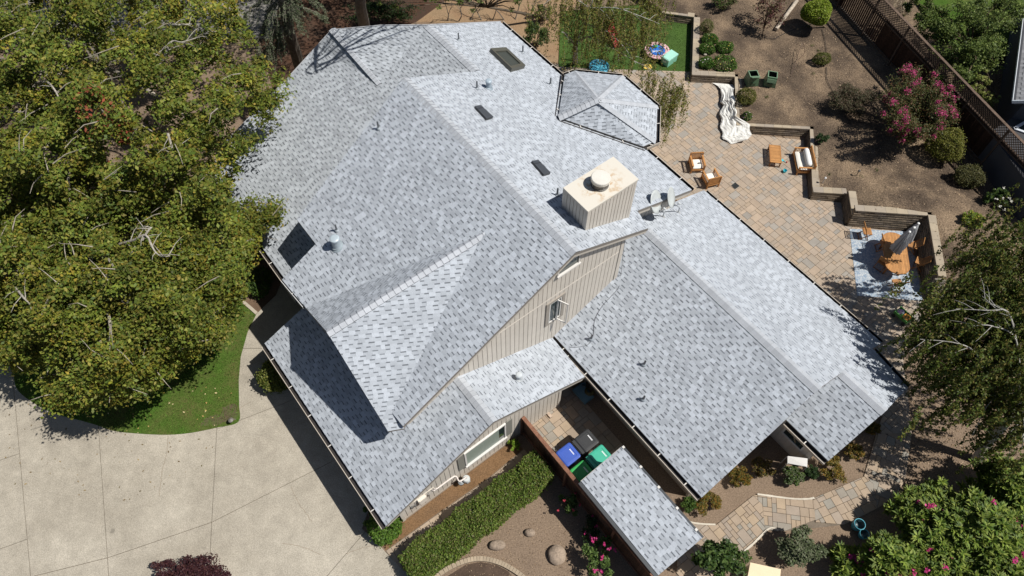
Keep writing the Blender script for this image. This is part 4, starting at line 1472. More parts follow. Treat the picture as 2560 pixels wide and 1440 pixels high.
def seat_unit(name, label, cat, wd, dp=.74, group=None, slat_arm=False):
    """teak lounge seat, front towards -y, built at the origin"""
    t = thing(name, label, cat, Z0, group)
    w2, d2 = wd / 2, dp / 2
    for sx in (-1, 1):
        for sy in (-1, 1):
            x = sx * (w2 - .03); y = sy * (d2 - .03)
            h = .60 if sy < 0 else .80
            MB().lb(x - .03, x + .03, y - .03, y + .03, 0, h, TK2).build('leg', M['teak'], t)
    mb = MB()
    mb.lb(-w2 + .06, w2 - .06, -d2, -d2 + .03, .22, .32, TK); mb.lb(-w2 + .06, w2 - .06, d2 - .04, d2 - .01, .22, .32, TK2)
    for sx in (-1, 1): mb.lb(sx * (w2 - .03) - .015, sx * (w2 - .03) + .015, -d2 + .06, d2 - .06, .22, .32, TK2)
    for k in range(int(dp / .08)):
        y = -d2 + .05 + k * .08
        mb.lb(-w2 + .06, w2 - .06, y, y + .06, .30, .32, TK)
    mb.build('seat_frame', M['teak'], t)
    for sx in (-1, 1):
        mb = MB().lb(sx * (w2 - .035) - .04, sx * (w2 - .035) + .04, -d2 - .01, d2 - .02, .60, .63, TK)
        mb.build('arm', M['teak'], t)
        mb = MB()
        for k in range(8):
            y = -d2 + .09 + k * (dp - .16) / 8
            mb.lb(sx * (w2 - .03) - .008, sx * (w2 - .03) + .008, y, y + .025, .33, .60, TK2)
        mb.build('arm_slats', M['teak'], t)
    mb = MB().lb(-w2 + .06, w2 - .06, d2 - .05, d2 - .01, .76, .83, TK); mb.lb(-w2 + .06, w2 - .06, d2 - .045, d2 - .015, .36, .41, TK2)
    mb.build('back_rail', M['teak'], t)
    mb = MB(); n = int(wd / .055)
    for k in range(n):
        x = -w2 + .08 + k * (wd - .16) / n
        mb.lb(x, x + .03, d2 - .04, d2 - .02, .41, .76, TK)
    mb.build('back_slats', M['teak'], t)
    mb = MB()
    cushion(mb, 0, -.03, .38, w2 - .07, d2 - .07, .065, CUSH)
    mb.build('seat_cushion', M['cloth'], t, smooth=True)
    return t


def cushion(mb, cx, cy, cz, hx, hy, hz, col, n=8):
    """soft rounded pad"""
    o = len(mb.v); N = n + 1
    for s in (1, -1):
        for j in range(N):
            for i in range(N):
                a = -1 + 2 * i / n; b = -1 + 2 * j / n
                e = (1 - a ** 6) * (1 - b ** 6)
                z = hz * (max(0, e) ** .35) * s
                ra = a * (1 - .03 * b * b); rb = b * (1 - .03 * a * a)
                mb.v.append(Vector((cx + hx * ra, cy + hy * rb, cz + z + (.012 * math.sin(3 * a + 2 * b) if s > 0 else 0) * e)))
    for s in range(2):
        b0 = o + s * N * N
        for j in range(n):
            for i in range(n):
                f = (b0 + j * N + i, b0 + j * N + i + 1, b0 + (j + 1) * N + i + 1, b0 + (j + 1) * N + i)
                mb.f.append(f if s == 0 else tuple(reversed(f))); mb.c.append(col)


a1 = seat_unit('armchair', 'teak armchair with white cushion facing the house, the farther of the two', 'armchair', .68, group='teak armchairs on the patio')
p1 = at(1738, 421); p2 = at(1773, 458)
place(a1, p1, .06)
a2 = dup(a1, p2, math.pi + .28, 'teak armchair turned with its slatted back towards the house eave')
mb = MB().lb(-.09, .09, -.03, .03, 0, .02, (.05, .055, .065)); ph = mb.build('phone', M['plastic'])
ph.location = p1 + Vector((.12, -.06, .47)); ph.rotation_euler = (0, 0, .1)
tag(ph, 'small dark object lying on the white cushion of the farther armchair', 'gadget')
so = seat_unit('garden_sofa', 'teak garden sofa with white seat cushion against the low wall', 'sofa', 1.38, .80)
ps = at(2003, 415); place(so, ps, -math.pi / 2 - .05)
mb = MB()
prof = [(.02, -.56), (.10, -.54), (.14, -.46), (.15, 0), (.14, .46), (.10, .54), (.02, .56)]
mb.lathe(prof, (.76, .75, .73), Z0, 14, ax=(0, 1, .0))
bo = mb.build('bolster', M['cloth'], smooth=True)
bo.location = ps + Vector((.12, .03, .62)); bo.rotation_euler = (0, 0, -.05)
tag(bo, 'long white bolster pillow lying along the back of the garden sofa', 'pillow')
# coffee table
ctb = thing('coffee_table', 'low teak coffee table with a slatted top in front of the sofa', 'coffee table', Z0)
MB().lb(-.29, -.24, -.6, .6, .395, .425, TK2).lb(.24, .29, -.6, .6, .395, .425, TK2).build('table_edge', M['teak'], ctb)
mb = MB()
for k in range(15):
    y = -.6 + k * .08; mb.lb(-.238, .238, y, y + .073, .40, .42, tk())
mb.build('table_slats', M['teak'], ctb)
for sx in (-1, 1):
    for sy in (-1, 1): MB().lb(sx * .25 - .025, sx * .25 + .025, sy * .56 - .025, sy * .56 + .025, 0, .395, TKD).build('leg', M['teak'], ctb)
MB().lb(-.23, .23, -.57, -.55, .08, .11, TKD).lb(-.23, .23, -.57, -.55, .33, .39, TKD).lb(-.23, .23, .55, .57, .08, .11, TKD).lb(-.012, .012, -.56, -.54, .11, .33, TKD).build('stretcher', M['teak'], ctb)
pc_ = at(1932, 398); place(ctb, pc_, -.14)

# folding chairs
def folding_chair():
    t = thing('folding_chair', 'x', 'folding chair', Z0, 'folding teak chairs round the dining table')
    for sx in (-1, 1):
        MB().bar((sx * .21, -.20, 0), (sx * .21, .24, .90), .03, .035, TK2).build('leg', M['teak'], t)
        MB().bar((sx * .185, .24, 0), (sx * .185, -.22, .45), .03, .035, TK2).build('leg', M['teak'], t)
    mb = MB()
    for k in range(8):
        y = -.24 + k * .052; mb.lb(-.20, .20, y, y + .040, .445, .465, tk())
    mb.build('seat', M['teak'], t)
    mb = MB()
    for k in range(8):
        z = .55 + k * .042; y = -.20 + .44 * z / .90
        mb.box((0, y, z), (.205, 0, 0), (0, .008, .003), (0, -.006, .016), tk())
    mb.box((0, .245, .905), (.22, 0, 0), (0, .012, .006), (0, -.01, .028), TK)
    mb.build('backrest', M['teak'], t)
    MB().bar((-.19, .22, .05), (.19, .22, .05), .03, .02, TKD).bar((-.2, -.17, .06), (.2, -.17, .06), .03, .02, TKD).build('stretcher', M['teak'], t)
    return t


fc0 = folding_chair()
FCS = [((2156, 592), math.pi / 2 - .05, 'folding teak chair standing apart at the corner of the rug by the wall'),
       ((2200, 622), math.pi / 2 - .05, 'folding teak chair at the upper left side of the dining table'),
       ((2198, 668), math.pi / 2 + .75, 'folding teak chair turned at the lower left side of the dining table'),
       ((2234, 722), math.pi + .12, 'folding teak chair at the near rounded end of the dining table'),
       ((2292, 668), -math.pi / 2 - .55, 'folding teak chair turned at the lower right side of the dining table'),
       ((2274, 626), -math.pi / 2 - .45, 'folding teak chair half hidden behind the folded umbrella')]
for i, ((x, y), rz, lb_) in enumerate(FCS):
    if i == 0:
        place(fc0, at(x, y, .06), rz); fc0['label'] = lb_
    else:
        dup(fc0, at(x, y, .06), rz, lb_)
# dining table
dt = thing('dining_table', 'oval ended teak dining table on the blue rug', 'table', Z0)
mb = MB(); hw, hl = .52, 1.14; n = 22
sl = 15
for k in range(sl):
    x0 = -hw + 2 * hw * k / sl; x1 = -hw + 2 * hw * (k + 1) / sl - .006
    def ext(x):
        q = min(1, abs(x) / hw); return (hl - hw * .95) + hw * .95 * math.sqrt(max(0, 1 - q * q))
    y0, y1 = ext(x0), ext(x1)
    for (ya0, ya1, yb0, yb1) in ((.012, .012, y0, y1), (-y0, -y1, -.012, -.012)):
        vs = [(x0, ya0, .745), (x1, ya1, .745), (x1, yb1, .745), (x0, yb0, .745), (x0, ya0, .72), (x1, ya1, .72), (x1, yb1, .72), (x0, yb0, .72)]
        mb.add(vs, [(0, 1, 2, 3), (7, 6, 5, 4), (0, 4, 5, 1), (1, 5, 6, 2), (2, 6, 7, 3), (3, 7, 4, 0)], tk())
mb.build('table_slats', M['teak'], dt)
MB().lb(-hw + .03, hw - .03, -.055, .055, .746, .752, TK).build('center_board', M['teak'], dt)
rim = []
for k in range(40):
    a = 2 * math.pi * k / 40
    x = hw * math.cos(a); y = math.sin(a) * hw * .95 + (hl - hw * .95) * (1 if math.sin(a) >= 0 else -1)
    rim.append(Vector((x * 1.01, y * 1.01, .728)))
mb = MB()
for k in range(40): mb.bar(rim[k], rim[(k + 1) % 40], .035, .04, TK2)
mb.build('table_edge', M['teak'], dt)
for sx in (-1, 1):
    for sy in (-1, 1): MB().lb(sx * .33 - .035, sx * .33 + .035, sy * .7 - .035, sy * .7 + .035, 0, .72, TKD).build('leg', M['teak'], dt)
ptb = at(2238, 634, .75); ptb.z = .06
tt_ = at(2245, 686, .75) - at(2229, 581, .75)
place(dt, ptb, math.atan2(tt_.y, tt_.x) + math.pi / 2)
# umbrella: three folded heads on one pole
um = thing('garden_umbrella', 'folded grey garden umbrella with three white topped heads through the dining table', 'umbrella', Vector((ptb.x, ptb.y, .05)))
ub = Vector((ptb.x + .08, ptb.y + .05, 0))
MB().tube([ub + Vector((0, 0, .06)), ub + Vector((.02, .03, 2.3))], .028, (.55, .54, .52), 10).build('pole', M['metal'], um)
hp = [at(2273, 581, 2.55), at(2284.5, 570.5, 2.62), at(2295, 560, 2.55)]
GR1 = (.36, .375, .40); GR2 = (.50, .515, .54)
MB().tube([hp[0] - Vector((0, 0, .12)), hp[2] - Vector((0, 0, .12))], .02, (.5, .5, .5), 8).build('cross_bar', M['metal'], um)
for k, h_ in enumerate(hp):
    mb = MB(); n = 24
    bot = [Vector((h_.x, h_.y, 0)) * .75 + ub * .25][0]
    rows = 7; o = 0
    for j in range(rows):
        f = j / (rows - 1)
        c = h_.lerp(Vector((bot.x, bot.y, 1.12 + .12 * k)), f)
        for i in range(n):
            a = 2 * math.pi * i / n
            r = (.045 + .19 * f ** .8) * (1 + .22 * (1 if i % 2 else -1) * min(1, f * 2)) * (1 + .12 * math.sin(3 * a + k))
            mb.v.append(c + Vector((math.cos(a) * r, math.sin(a) * r, (.05 * (i % 2) * f if j == rows - 1 else 0) + rnd.uniform(-.01, .01))))
    for j in range(rows - 1):
        for i in range(n):
            mb.f.append((j * n + i, (j + 1) * n + i, (j + 1) * n + (i + 1) % n, j * n + (i + 1) % n)); mb.c.append(GR2 if (i // 2) % 2 else GR1)
    cn = mb.build('canopy', M['cloth'], um)
    MB().ball(h_ + Vector((0, 0, .04)), .062, (.72, .72, .71), 12, 8, (1, 1, .8)).build('finial', M['plastic'], cn, smooth=True)

# rug
RUGM, t_, b_ = new_mat('patterned_rug'); N_, L_ = t_.nodes, t_.links
geo_ = N_.new('ShaderNodeNewGeometry')
vo = N_.new('ShaderNodeTexVoronoi'); vo.inputs['Scale'].default_value = 5.0; vo.inputs['Randomness'].default_value = .25
L_.new(geo_.outputs['Position'], vo.inputs['Vector'])
sn = N_.new('ShaderNodeMath'); sn.operation = 'MULTIPLY'; sn.inputs[1].default_value = 42
L_.new(vo.outputs['Distance'], sn.inputs[0])
si = N_.new('ShaderNodeMath'); si.operation = 'SINE'; L_.new(sn.outputs[0], si.inputs[0])
no = N_.new('ShaderNodeTexNoise'); no.inputs['Scale'].default_value = 11; L_.new(geo_.outputs['Position'], no.inputs['Vector'])
ad = N_.new('ShaderNodeMath'); ad.operation = 'ADD'; L_.new(si.outputs[0], ad.inputs[0])
m8 = N_.new('ShaderNodeMath'); m8.operation = 'MULTIPLY_ADD'; m8.inputs[1].default_value = 5; m8.inputs[2].default_value = -2.5
L_.new(no.outputs['Fac'], m8.inputs[0]); L_.new(m8.outputs[0], ad.inputs[1])
rp = N_.new('ShaderNodeValToRGB'); rp.color_ramp.elements[0].position = .25; rp.color_ramp.elements[0].color = (.20, .27, .36, 1)
rp.color_ramp.elements[1].position = .55; rp.color_ramp.elements[1].color = (.54, .55, .54, 1)
L_.new(ad.outputs[0], rp.inputs[0]); L_.new(rp.outputs[0], b_.inputs['Base Color']); b_.inputs['Roughness'].default_value = .95
rg4 = [at(x, y, .06) for x, y in ((2124, 572), (2274, 579), (2307, 752), (2143, 739))]
rug = MB().prism(offs(rg4, .004), offs(rg4, -.008), (1, 1, 1)).build('rug', RUGM)
tag(rug, 'blue and white patterned outdoor rug under the dining table', 'rug')

# white tarp fallen over the wall
def tarp():
    mb = MB()
    key = [((1780, 207), (1842, 212), .15), ((1803, 222), (1834, 222), .5), ((1801, 250), (1836, 250), .75), ((1806, 262), (1838, 268), .8), ((1800, 285), (1842, 290), .75), ((1802, 310), (1874, 312), .7), ((1805, 335), (1878, 335), .55), ((1808, 348), (1872, 348), .35), ((1830, 360), (1842, 356), .07)]
    rr = random.Random(5); n = 30; K = 5
    rows_ = []
    for i in range(len(key) - 1):
        for j in range(K):
            t = j / K
            rows_.append(tuple(tuple(key[i][q][w] * (1 - t) + key[i + 1][q][w] * t for w in (0, 1)) for q in (0, 1)) + (key[i][2] * (1 - t) + key[i + 1][2] * t,))
    rows_.append(key[-1])
    from mathutils import noise as nz_
    for r, (a, b, h) in enumerate(rows_):
        for i in range(n + 1):
            f = i / n
            px_ = a[0] + (b[0] - a[0]) * f + 2.2 * math.sin(r * .9 + f * 5); py_ = a[1] + (b[1] - a[1]) * f
            fold = abs(math.sin(f * 3.1 + r * .13 + .9 * math.sin(r * .23))) ** .8
            cr = nz_.noise(Vector((f * 7, r * .33, 3.1))) * .30 + nz_.noise(Vector((f * 15, r * .8, 9.1))) * .12
            z = .075 + h * (.22 + .70 * f ** .8) * (.86 + .12 * fold) + h * cr * .26
            z = max(.07, min(z, 1.0))
            mb.v.append(at(px_, py_, z))
    R = len(rows_)
    for r in range(R - 1):
        for i in range(n):
            k = r * (n + 1) + i
            mb.f.append((k, k + n + 1, k + n + 2, k + 1)); mb.c.append(tone((.74, .73, .69), .96, 1.03))
    o = mb.build('tarp', M['cloth'])
    ms = o.modifiers.new('thick', 'SOLIDIFY'); ms.thickness = .010
    return o


tp = tarp()
tag(tp, 'crumpled white tarp draped against the retaining wall of the patio', 'tarp')
# drain grate
dr = thing('drain_grate', 'small dark square drain grate set in the patio', 'drain', at(1838, 465, .05))
gg = [at(x, y, .058) for x, y in ((1829, 464), (1838, 457), (1848, 465), (1838, 472))]
mb = MB()
for i in range(4): mb.bar(gg[i], gg[(i + 1) % 4], .03, .02, (.04, .045, .045))
for k in range(1, 6): mb.bar(gg[0].lerp(gg[1], k / 6), gg[3].lerp(gg[2], k / 6), .02, .014, (.05, .055, .055))
mb.build('grate', M['metal'], dr); MB().add(offs(gg, -.006), [(0, 1, 2, 3)], (.015, .015, .015)).build('sump', M['attr'], dr)
# small toys by the coffee table
def shovel(px, py, col, label, rz, name='toy_shovel'):
    t = thing(name, label, 'toy', at(px, py, .055))
    p = at(px, py, .06); d = Vector((math.cos(rz), math.sin(rz), 0)); s_ = Vector((-d.y, d.x, 0))
    MB().prism([p + d * .12 + s_ * .05, p - d * .02 + s_ * .07, p - d * .06, p - d * .02 - s_ * .07, p + d * .12 - s_ * .05], [p + d * .12 + s_ * .05 - up_ * .01, p - d * .02 + s_ * .07 - up_ * .01, p - d * .06 - up_ * .01, p - d * .02 - s_ * .07 - up_ * .01, p + d * .12 - s_ * .05 - up_ * .01], col).build('scoop', M['plastic'], t)
    MB().tube([p - d * .05 + up_ * .015, p - d * .17 + up_ * .02], .014, col).build('handle', M['plastic'], t)


shovel(1957, 401, (.07, .50, .58), 'turquoise toy scoop between the coffee table and the sofa', 2.2)
tb_ = thing('toy_bucket', 'small turquoise toy bucket on the patio below the sofa', 'toy', at(1961, 430, .05))
MB().lathe([(.075, 0), (.10, .14), (.095, .14), (.07, .02)], (.07, .50, .58), at(1961, 430, .052), 18).build('pail', M['plastic'], tb_)
MB().ball(at(1967, 405, .09), .04, (.45, .03, .05), 10, 7).build('toy_ball', M['plastic'], smooth=True)
tag(bpy.data.objects['toy_ball'], 'tiny red ball beside the turquoise toy scoop', 'toy')

# ---- wheelie bins
def bin_(loc, body, lid, label, rz, first=None):
    t = thing('wheelie_bin', label, 'wheelie bin', Z0, 'wheelie bins beside the shed')
    mb = MB()
    def ring(x0, x1, y, z, r=.05):
        pts = []
        for cx, cy, a0 in ((x1 - r, y - r, 0), (x0 + r, y - r, 90), (x0 + r, -y + r, 180), (x1 - r, -y + r, 270)):
            for k in range(4):
                a = math.radians(a0 + k * 30); pts.append(Vector((cx + math.cos(a) * r, cy + math.sin(a) * r, z)))
        return pts
    a = ring(-.26, .26, .24, .05); b = ring(-.36, .36, .32, 1.0)
    n = len(a)
    mb.add(a + b, [(i, (i + 1) % n, (i + 1) % n + n, i + n) for i in range(n)] + [tuple(reversed(range(n)))], body)
    c1 = ring(-.38, .38, .335, 1.0, .06); c2 = ring(-.38, .38, .335, 1.035, .06)
    mb.add(c1 + c2, [(i, (i + 1) % n, (i + 1) % n + n, i + n) for i in range(n)], body)
    mb.build('body', M['plastic'], t, smooth=False)
    mb = MB()
    l0 = ring(-.30, .41, .355, 1.04, .08); l1 = ring(-.30, .41, .355, 1.075, .08); l2 = ring(-.26, .37, .315, 1.10, .07)
    l3 = ring(-.16, .30, .24, 1.105, .03); l4 = ring(-.15, .29, .23, 1.088, .03)
    for u_, d_ in ((l0, l1), (l1, l2), (l2, l3), (l3, l4)):
        mb.add(u_ + d_, [(i, (i + 1) % n, (i + 1) % n + n, i + n) for i in range(n)], lid)
    mb.add(l4, [tuple(range(n))], lid)
    mb.add(l0, [tuple(reversed(range(n)))], lid)
    ld = mb.build('lid', M['plastic'], t)
    MB().lb(-.43, -.31, -.32, .32, 1.02, 1.07, lid).build('hinge_bar', M['plastic'], t)
    MB().tube([(-.47, -.25, 1.03), (-.47, .25, 1.03)], .018, body).lb(-.47, -.40, -.26, -.22, 1.015, 1.045, body).lb(-.47, -.40, .22, .26, 1.015, 1.045, body).build('handle', M['plastic'], t)
    for sy in (-1, 1): MB().lathe([(.02, -.03), (.11, -.03), (.12, 0), (.11, .03), (.02, .03)], (.02, .02, .02), (-.30, sy * .27, .12), 14, ax=(0, 1, 0)).build('wheel', M['plastic'], t)
    mb = MB()
    for k in range(6):
        y = -.13 + k * .045
        mb.lb(.20, .245, y, y + .033, 1.0885, 1.090, (.75, .76, .78) if body[2] > .1 or body[0] < .05 else lid)
    mb.build('lettering', M['attr'], ld)
    place(t, loc, rz)
    return t


RB = math.atan2(V.y, V.x)
def bp(px, py): p = at(px, py, 1.08); return Vector((p.x, p.y, .05))


bin_(bp(1418, 1139), (.03, .065, .30), (.045, .10, .42), 'blue wheelie bin right against the board fence', RB)
bin_(bp(1464, 1104), (.022, .023, .025), (.035, .036, .038), 'black wheelie bin behind the blue one', RB)
bin_(bp(1499, 1144), (.03, .26, .17), (.05, .38, .26), 'teal green wheelie bin half under the shed eave shadow', RB)
bin_(bp(1453, 1184), (.02, .19, .045), (.045, .36, .09), 'bright green wheelie bin wedged between fence and shed', RB)
# brick on the courtyard, hose caddy in the shade
bk = MB().box(at(1374, 1038, .10), U * .12, V * .06, up_ * .045, (.42, .33, .26)).build('loose_brick', M['block'])
tag(bk, 'single loose brick lying on the sunlit courtyard paving', 'brick')
hs = thing('water_table', 'grey blue play tray with a coiled hose in the shaded courtyard corner', 'tray', at(1462, 978, .05))
c0 = at(1458, 984, .22)
MB().box(c0, U * .40, V * .26, up_ * .05, (.13, .23, .28)).box(c0 + up_ * .06, U * .36, V * .22, up_ * .012, (.16, .28, .34)).build('tray', M['plastic'], hs)
for su in (-1, 1):
    for sv in (-1, 1): MB().box(c0 + U * su * .34 + V * sv * .2 - up_ * .11, U * .03, V * .03, up_ * .06, (.1, .18, .22)).build('leg', M['plastic'], hs)
hc = at(1474, 978, .34); pts = []
for k in range(90):
    a = k * .42; r = .20 - .0009 * k; pts.append(hc + Vector((math.cos(a) * r, math.sin(a) * r, .0016 * k - .04)))
MB().tube(pts, .016, (.10, .085, .03), 6).build('hose', M['plastic'], hs)
MB().lathe([(.06, 0), (.09, .22), (.085, .22), (.05, .02)], (.15, .22, .26), at(1459, 966, .28), 14).build('bucket', M['plastic'], hs)

# ---- meters on the garage wall
gmz = thing('gas_meter', 'pale gas meter with white pipes at the foot of the garage wall', 'gas meter', W(UG + .35, 2.9, 0))
WP = (.66, .60, .56)
c0 = at(1166, 1199, .45)
mb = MB().lathe([(.02, 0), (.13, .01), (.15, .05), (.15, .24), (.12, .29), (.02, .30)], (.52, .54, .53), c0 - up_ * .1, 18)
mb.lathe([(.02, -.02), (.085, -.015), (.085, .02), (.02, .03)], (.4, .42, .42), c0 + U * .15 + up_ * .08, 14, ax=U)
mb.build('meter_body', M['metal'], gmz)
MB().lathe([(.02, 0), (.11, .01), (.12, .04), (.05, .10), (.02, .11)], (.26, .28, .29), at(1153, 1206, .38), 16).tube([at(1153, 1206, .3), at(1153, 1206, .02)], .025, (.3, .31, .31)).build('regulator', M['metal'], gmz)
wl_ = lambda v, z, k=.05: W(UG + k, v, z)
MB().tube(smooth_line([c0 + up_ * .18, c0 + up_ * .30, W(UG + .30, 3.30, .78), W(UG + .06, 3.30, .80), W(UG + .05, 3.0, .92), W(UG + .05, 2.55, .92)], 4), .03, WP, 8).build('gas_pipe', M['metal'], gmz)
MB().tube([W(UG + .05, 2.55, .92), W(UG + .05, 2.3, .98), W(UG + .05, 2.25, 1.2)], .02, WP, 8).tube([W(UG + .05, 2.42, .92), W(UG + .05, 2.35, 1.15)], .016, WP, 8).build('vent_stub', M['metal'], gmz)
ep_ = thing('electric_panel', 'white electric panel box on the garage wall with small fittings round it', 'electric panel', W(UG, 1.75, 0))
MB().hb(UG + .024, UG + .14, 1.60, 1.95, .75, 1.25, (.66, .60, .52)).build('box', M['metal'], ep_)
MB().hb(UG + .141, UG + .152, 1.63, 1.92, .79, 1.21, (.70, .64, .56)).build('cover', M['metal'], ep_)
MB().hb(UG + .024, UG + .05, 1.25, 2.35, 1.28, 1.32, (.6, .55, .48)).build('conduit', M['metal'], ep_)
MB().hb(UG + .024, UG + .09, 1.28, 1.36, .85, .98, (.10, .10, .10)).hb(UG + .024, UG + .09, 1.42, 1.49, .8, .9, (.12, .12, .12)).hb(UG + .024, UG + .08, 2.05, 2.10, .8, 1.0, (.2, .19, .18)).build('fitting', M['plastic'], ep_)

# ---- garden rocks
def rock(px, py, r, sq, label, seed):
    p = at(px, py, r * .3)
    mb = MB().ball(p, r, (.30, .235, .18), 16, 10, sq, .10, seed)
    o = mb.build('rock', M['stone'])
    md = o.modifiers.new('sub', 'SUBSURF'); md.levels = md.render_levels = 1
    tag(o, label, 'rock', 'rocks in the lower planting bed')


rock(1243, 1363, .33, (1.0, .62, .55), 'flat long grey brown rock next to the hedge', 3)
rock(1325, 1332, .22, (1.0, .75, .8), 'smallest of the garden rocks with a pale chip at its left end', 9)
rock(1392, 1387, .38, (.92, 1.0, .62), 'largest rounded pale rock in the lower bed', 6)
# ---- path light in the lawn
pl_ = thing('path_light', 'small dark path light at the brown corner of the front lawn', 'garden light', at(576, 1050, .05))
MB().tube([at(578, 1052, .05), at(578, 1052, .42)], .018, (.05, .045, .04)).build('stem', M['metal'], pl_)
MB().lathe([(.02, .08), (.10, .02), (.11, 0), (.02, -.01)], (.16, .15, .13), at(577, 1050, .42), 14).build('shade', M['metal'], pl_)
MB().tube([at(573, 1048, .10), at(590, 1048, .08)], .012, (.25, .22, .18)).build('arm', M['metal'], pl_)
for i, (x, y, h, lb_) in enumerate(((2140, 440, .75, 'thin dark stake light in the terrace soil beside the sofa'), (2056, 458, .72, 'small white capped light on the terrace edge by the low wall'))):
    t = thing('stake_light', lb_, 'garden light', at(x, y, .6))
    MB().tube([at(x, y, .55), at(x, y, .55) + up_ * .35], .016, (.06, .06, .06) if i == 0 else (.5, .5, .5)).build('stem', M['metal'], t)
    MB().lathe([(.05, 0), (.06, .05), (.03, .1), (.01, .11)], (.08, .08, .08) if i == 0 else (.7, .7, .7), at(x, y, .55) + up_ * .35, 12).build('head', M['metal'], t)

# ---- things on the back lawn
tr_ = thing('mini_trampoline', 'small round trampoline with blue mat and pink pad on the back lawn', 'trampoline', at(1643, 135, .05))
tc = at(1643, 126, .42)
MB().lathe([(.46, -.005), (.46, .01), (.02, .012)], (.03, .15, .52), tc, 32).build('mat', M['cloth'], tr_)
mb = MB(); n = 48
for k in range(n):
    a0 = 2 * math.pi * k / n; a1_ = 2 * math.pi * (k + 1) / n
    def rp_(a, r, z): return tc + Vector((math.cos(a) * r, math.sin(a) * r, z))
    c_ = ((.55, .26, .32), (.62, .45, .42), (.60, .30, .38), (.66, .52, .45))[(k * 7) % 4]
    mb.add([rp_(a0, .45, .025), rp_(a1_, .45, .025), rp_(a1_, .70, .02), rp_(a0, .70, .02), rp_(a0, .70, -.03), rp_(a1_, .70, -.03)], [(0, 3, 2, 1), (3, 4, 5, 2)], c_)
mb.build('pad', M['cloth'], tr_)
for k in range(6):
    a = k * math.pi / 3 + .3
    MB().tube([tc + Vector((math.cos(a) * .62, math.sin(a) * .62, -.02)), tc + Vector((math.cos(a) * .64, math.sin(a) * .64, -.37))], .018, (.04, .04, .045)).build('leg', M['metal'], tr_)
hd = [tc + Vector((-.22, -.55, .02)), tc + Vector((-.20, -.40, .85)), tc + Vector((.20, -.38, .85)), tc + Vector((.22, -.55, .02))]
MB().tube(hd, .012, (.03, .03, .035)).build('handle_frame', M['metal'], tr_)
mb = MB()
for k in range(9):
    x = -.26 + k * .062; hgt = .05 + .03 * (k % 3 == 0)
    mb.box(tc + Vector((x, -.10 + .004 * k, .0145)), (.022, 0, 0), (0, hgt, 0), (0, 0, .0015), (.62, .66, .70))
mb.build('lettering', M['attr'], tr_)
MB().ball(tc + Vector((-.08, .22, .10)), .10, (.05, .36, .10), 10, 7, (1.3, .8, .8), .15, 4).build('toy_dinosaur', M['plastic'])
tag(bpy.data.objects['toy_dinosaur'], 'green toy lying on the mat of the mini trampoline', 'toy')
co = thing('cool_box', 'mint green cool box on the back lawn beside the trampoline', 'cool box', at(1672, 158, .05))
ca = at(1657, 143, .5); cb_ = at(1674, 131, .5); cc2 = at(1690, 140, .5)
cctr = at(1673, 148, .25)
ax_ = Vector((.42, .40, 0)).normalized(); ay_ = Vector((-ax_.y, ax_.x, 0)); MN = (.36, .66, .55); MN2 = (.22, .50, .38)
MB().box(cctr + up_ * -.02, ax_ * .40, ay_ * .24, up_ * .20, MN2).build('body', M['plastic'], co)
MB().box(cctr + up_ * .235, ax_ * .42, ay_ * .26, up_ * .05, MN).box(cctr + up_ * .29, ax_ * .38, ay_ * .22, up_ * .012, MN).build('lid', M['plastic'], co)
for s_ in (-1, 1): MB().box(cctr + ax_ * s_ * .43 + up_ * .10, ax_ * .015, ay_ * .10, up_ * .05, (.62, .72, .68)).build('handle', M['plastic'], co)
rk = thing('red_toy_slide', 'red plastic slide with orange bits lying under the weeping tree', 'toy slide', at(1537, 105, .05))
RD = (.50, .035, .05)
s0 = at(1529, 78, .45); s1 = at(1545, 118, .15); dS = (s1 - s0).normalized(); sS = Vector((-dS.y, dS.x, 0)).normalized()
MB().box((s0 + s1) / 2, dS * ((s1 - s0).length / 2), sS * .20, up_ * .02, RD).bar(s0 + sS * .2 + up_ * .06, s1 + sS * .2 + up_ * .06, .05, .14, RD).bar(s0 - sS * .2 + up_ * .06, s1 - sS * .2 + up_ * .06, .05, .14, RD).build('chute', M['plastic'], rk)
MB().box(s0 + up_ * -.02 - dS * .12, dS * .16, sS * .19, up_ * .18, (.42, .03, .045)).box(s0 - dS * .22 + up_ * .3, dS * .03, sS * .16, up_ * .22, RD).build('tower', M['plastic'], rk)
MB().box(s0 + sS * .42 + up_ * .0, dS * .14, sS * .05, up_ * .05, (.70, .30, .04)).build('toy_block', M['plastic'])
tag(bpy.data.objects['toy_block'], 'small orange block on the grass beside the red slide', 'toy')
ho = thing('gold_disc', 'shiny gold foil disc lying on the grass near the paving', 'toy', at(1619, 167, .06))
MB().lathe([(.24, 0), (.24, .012), (.18, .03), (.02, .02)], (.66, .47, .10), at(1619, 167, .062), 22).build('disc', M['metal'], ho)
po = thing('paddling_pool', 'small turquoise paddling pool behind the bay roof', 'paddling pool', at(1497, 174, .05))
MB().lathe([(.42, 0), (.55, .06), (.58, .16), (.54, .22), (.48, .16), (.46, .05), (.02, .04)], (.06, .30, .44), at(1497, 172, .06), 28).build('ring', M['plastic'], po, smooth=True)
MB().lathe([(.45, .10), (.02, .101)], (.10, .42, .55), at(1497, 172, .06), 24).build('water', M['plastic'], po)

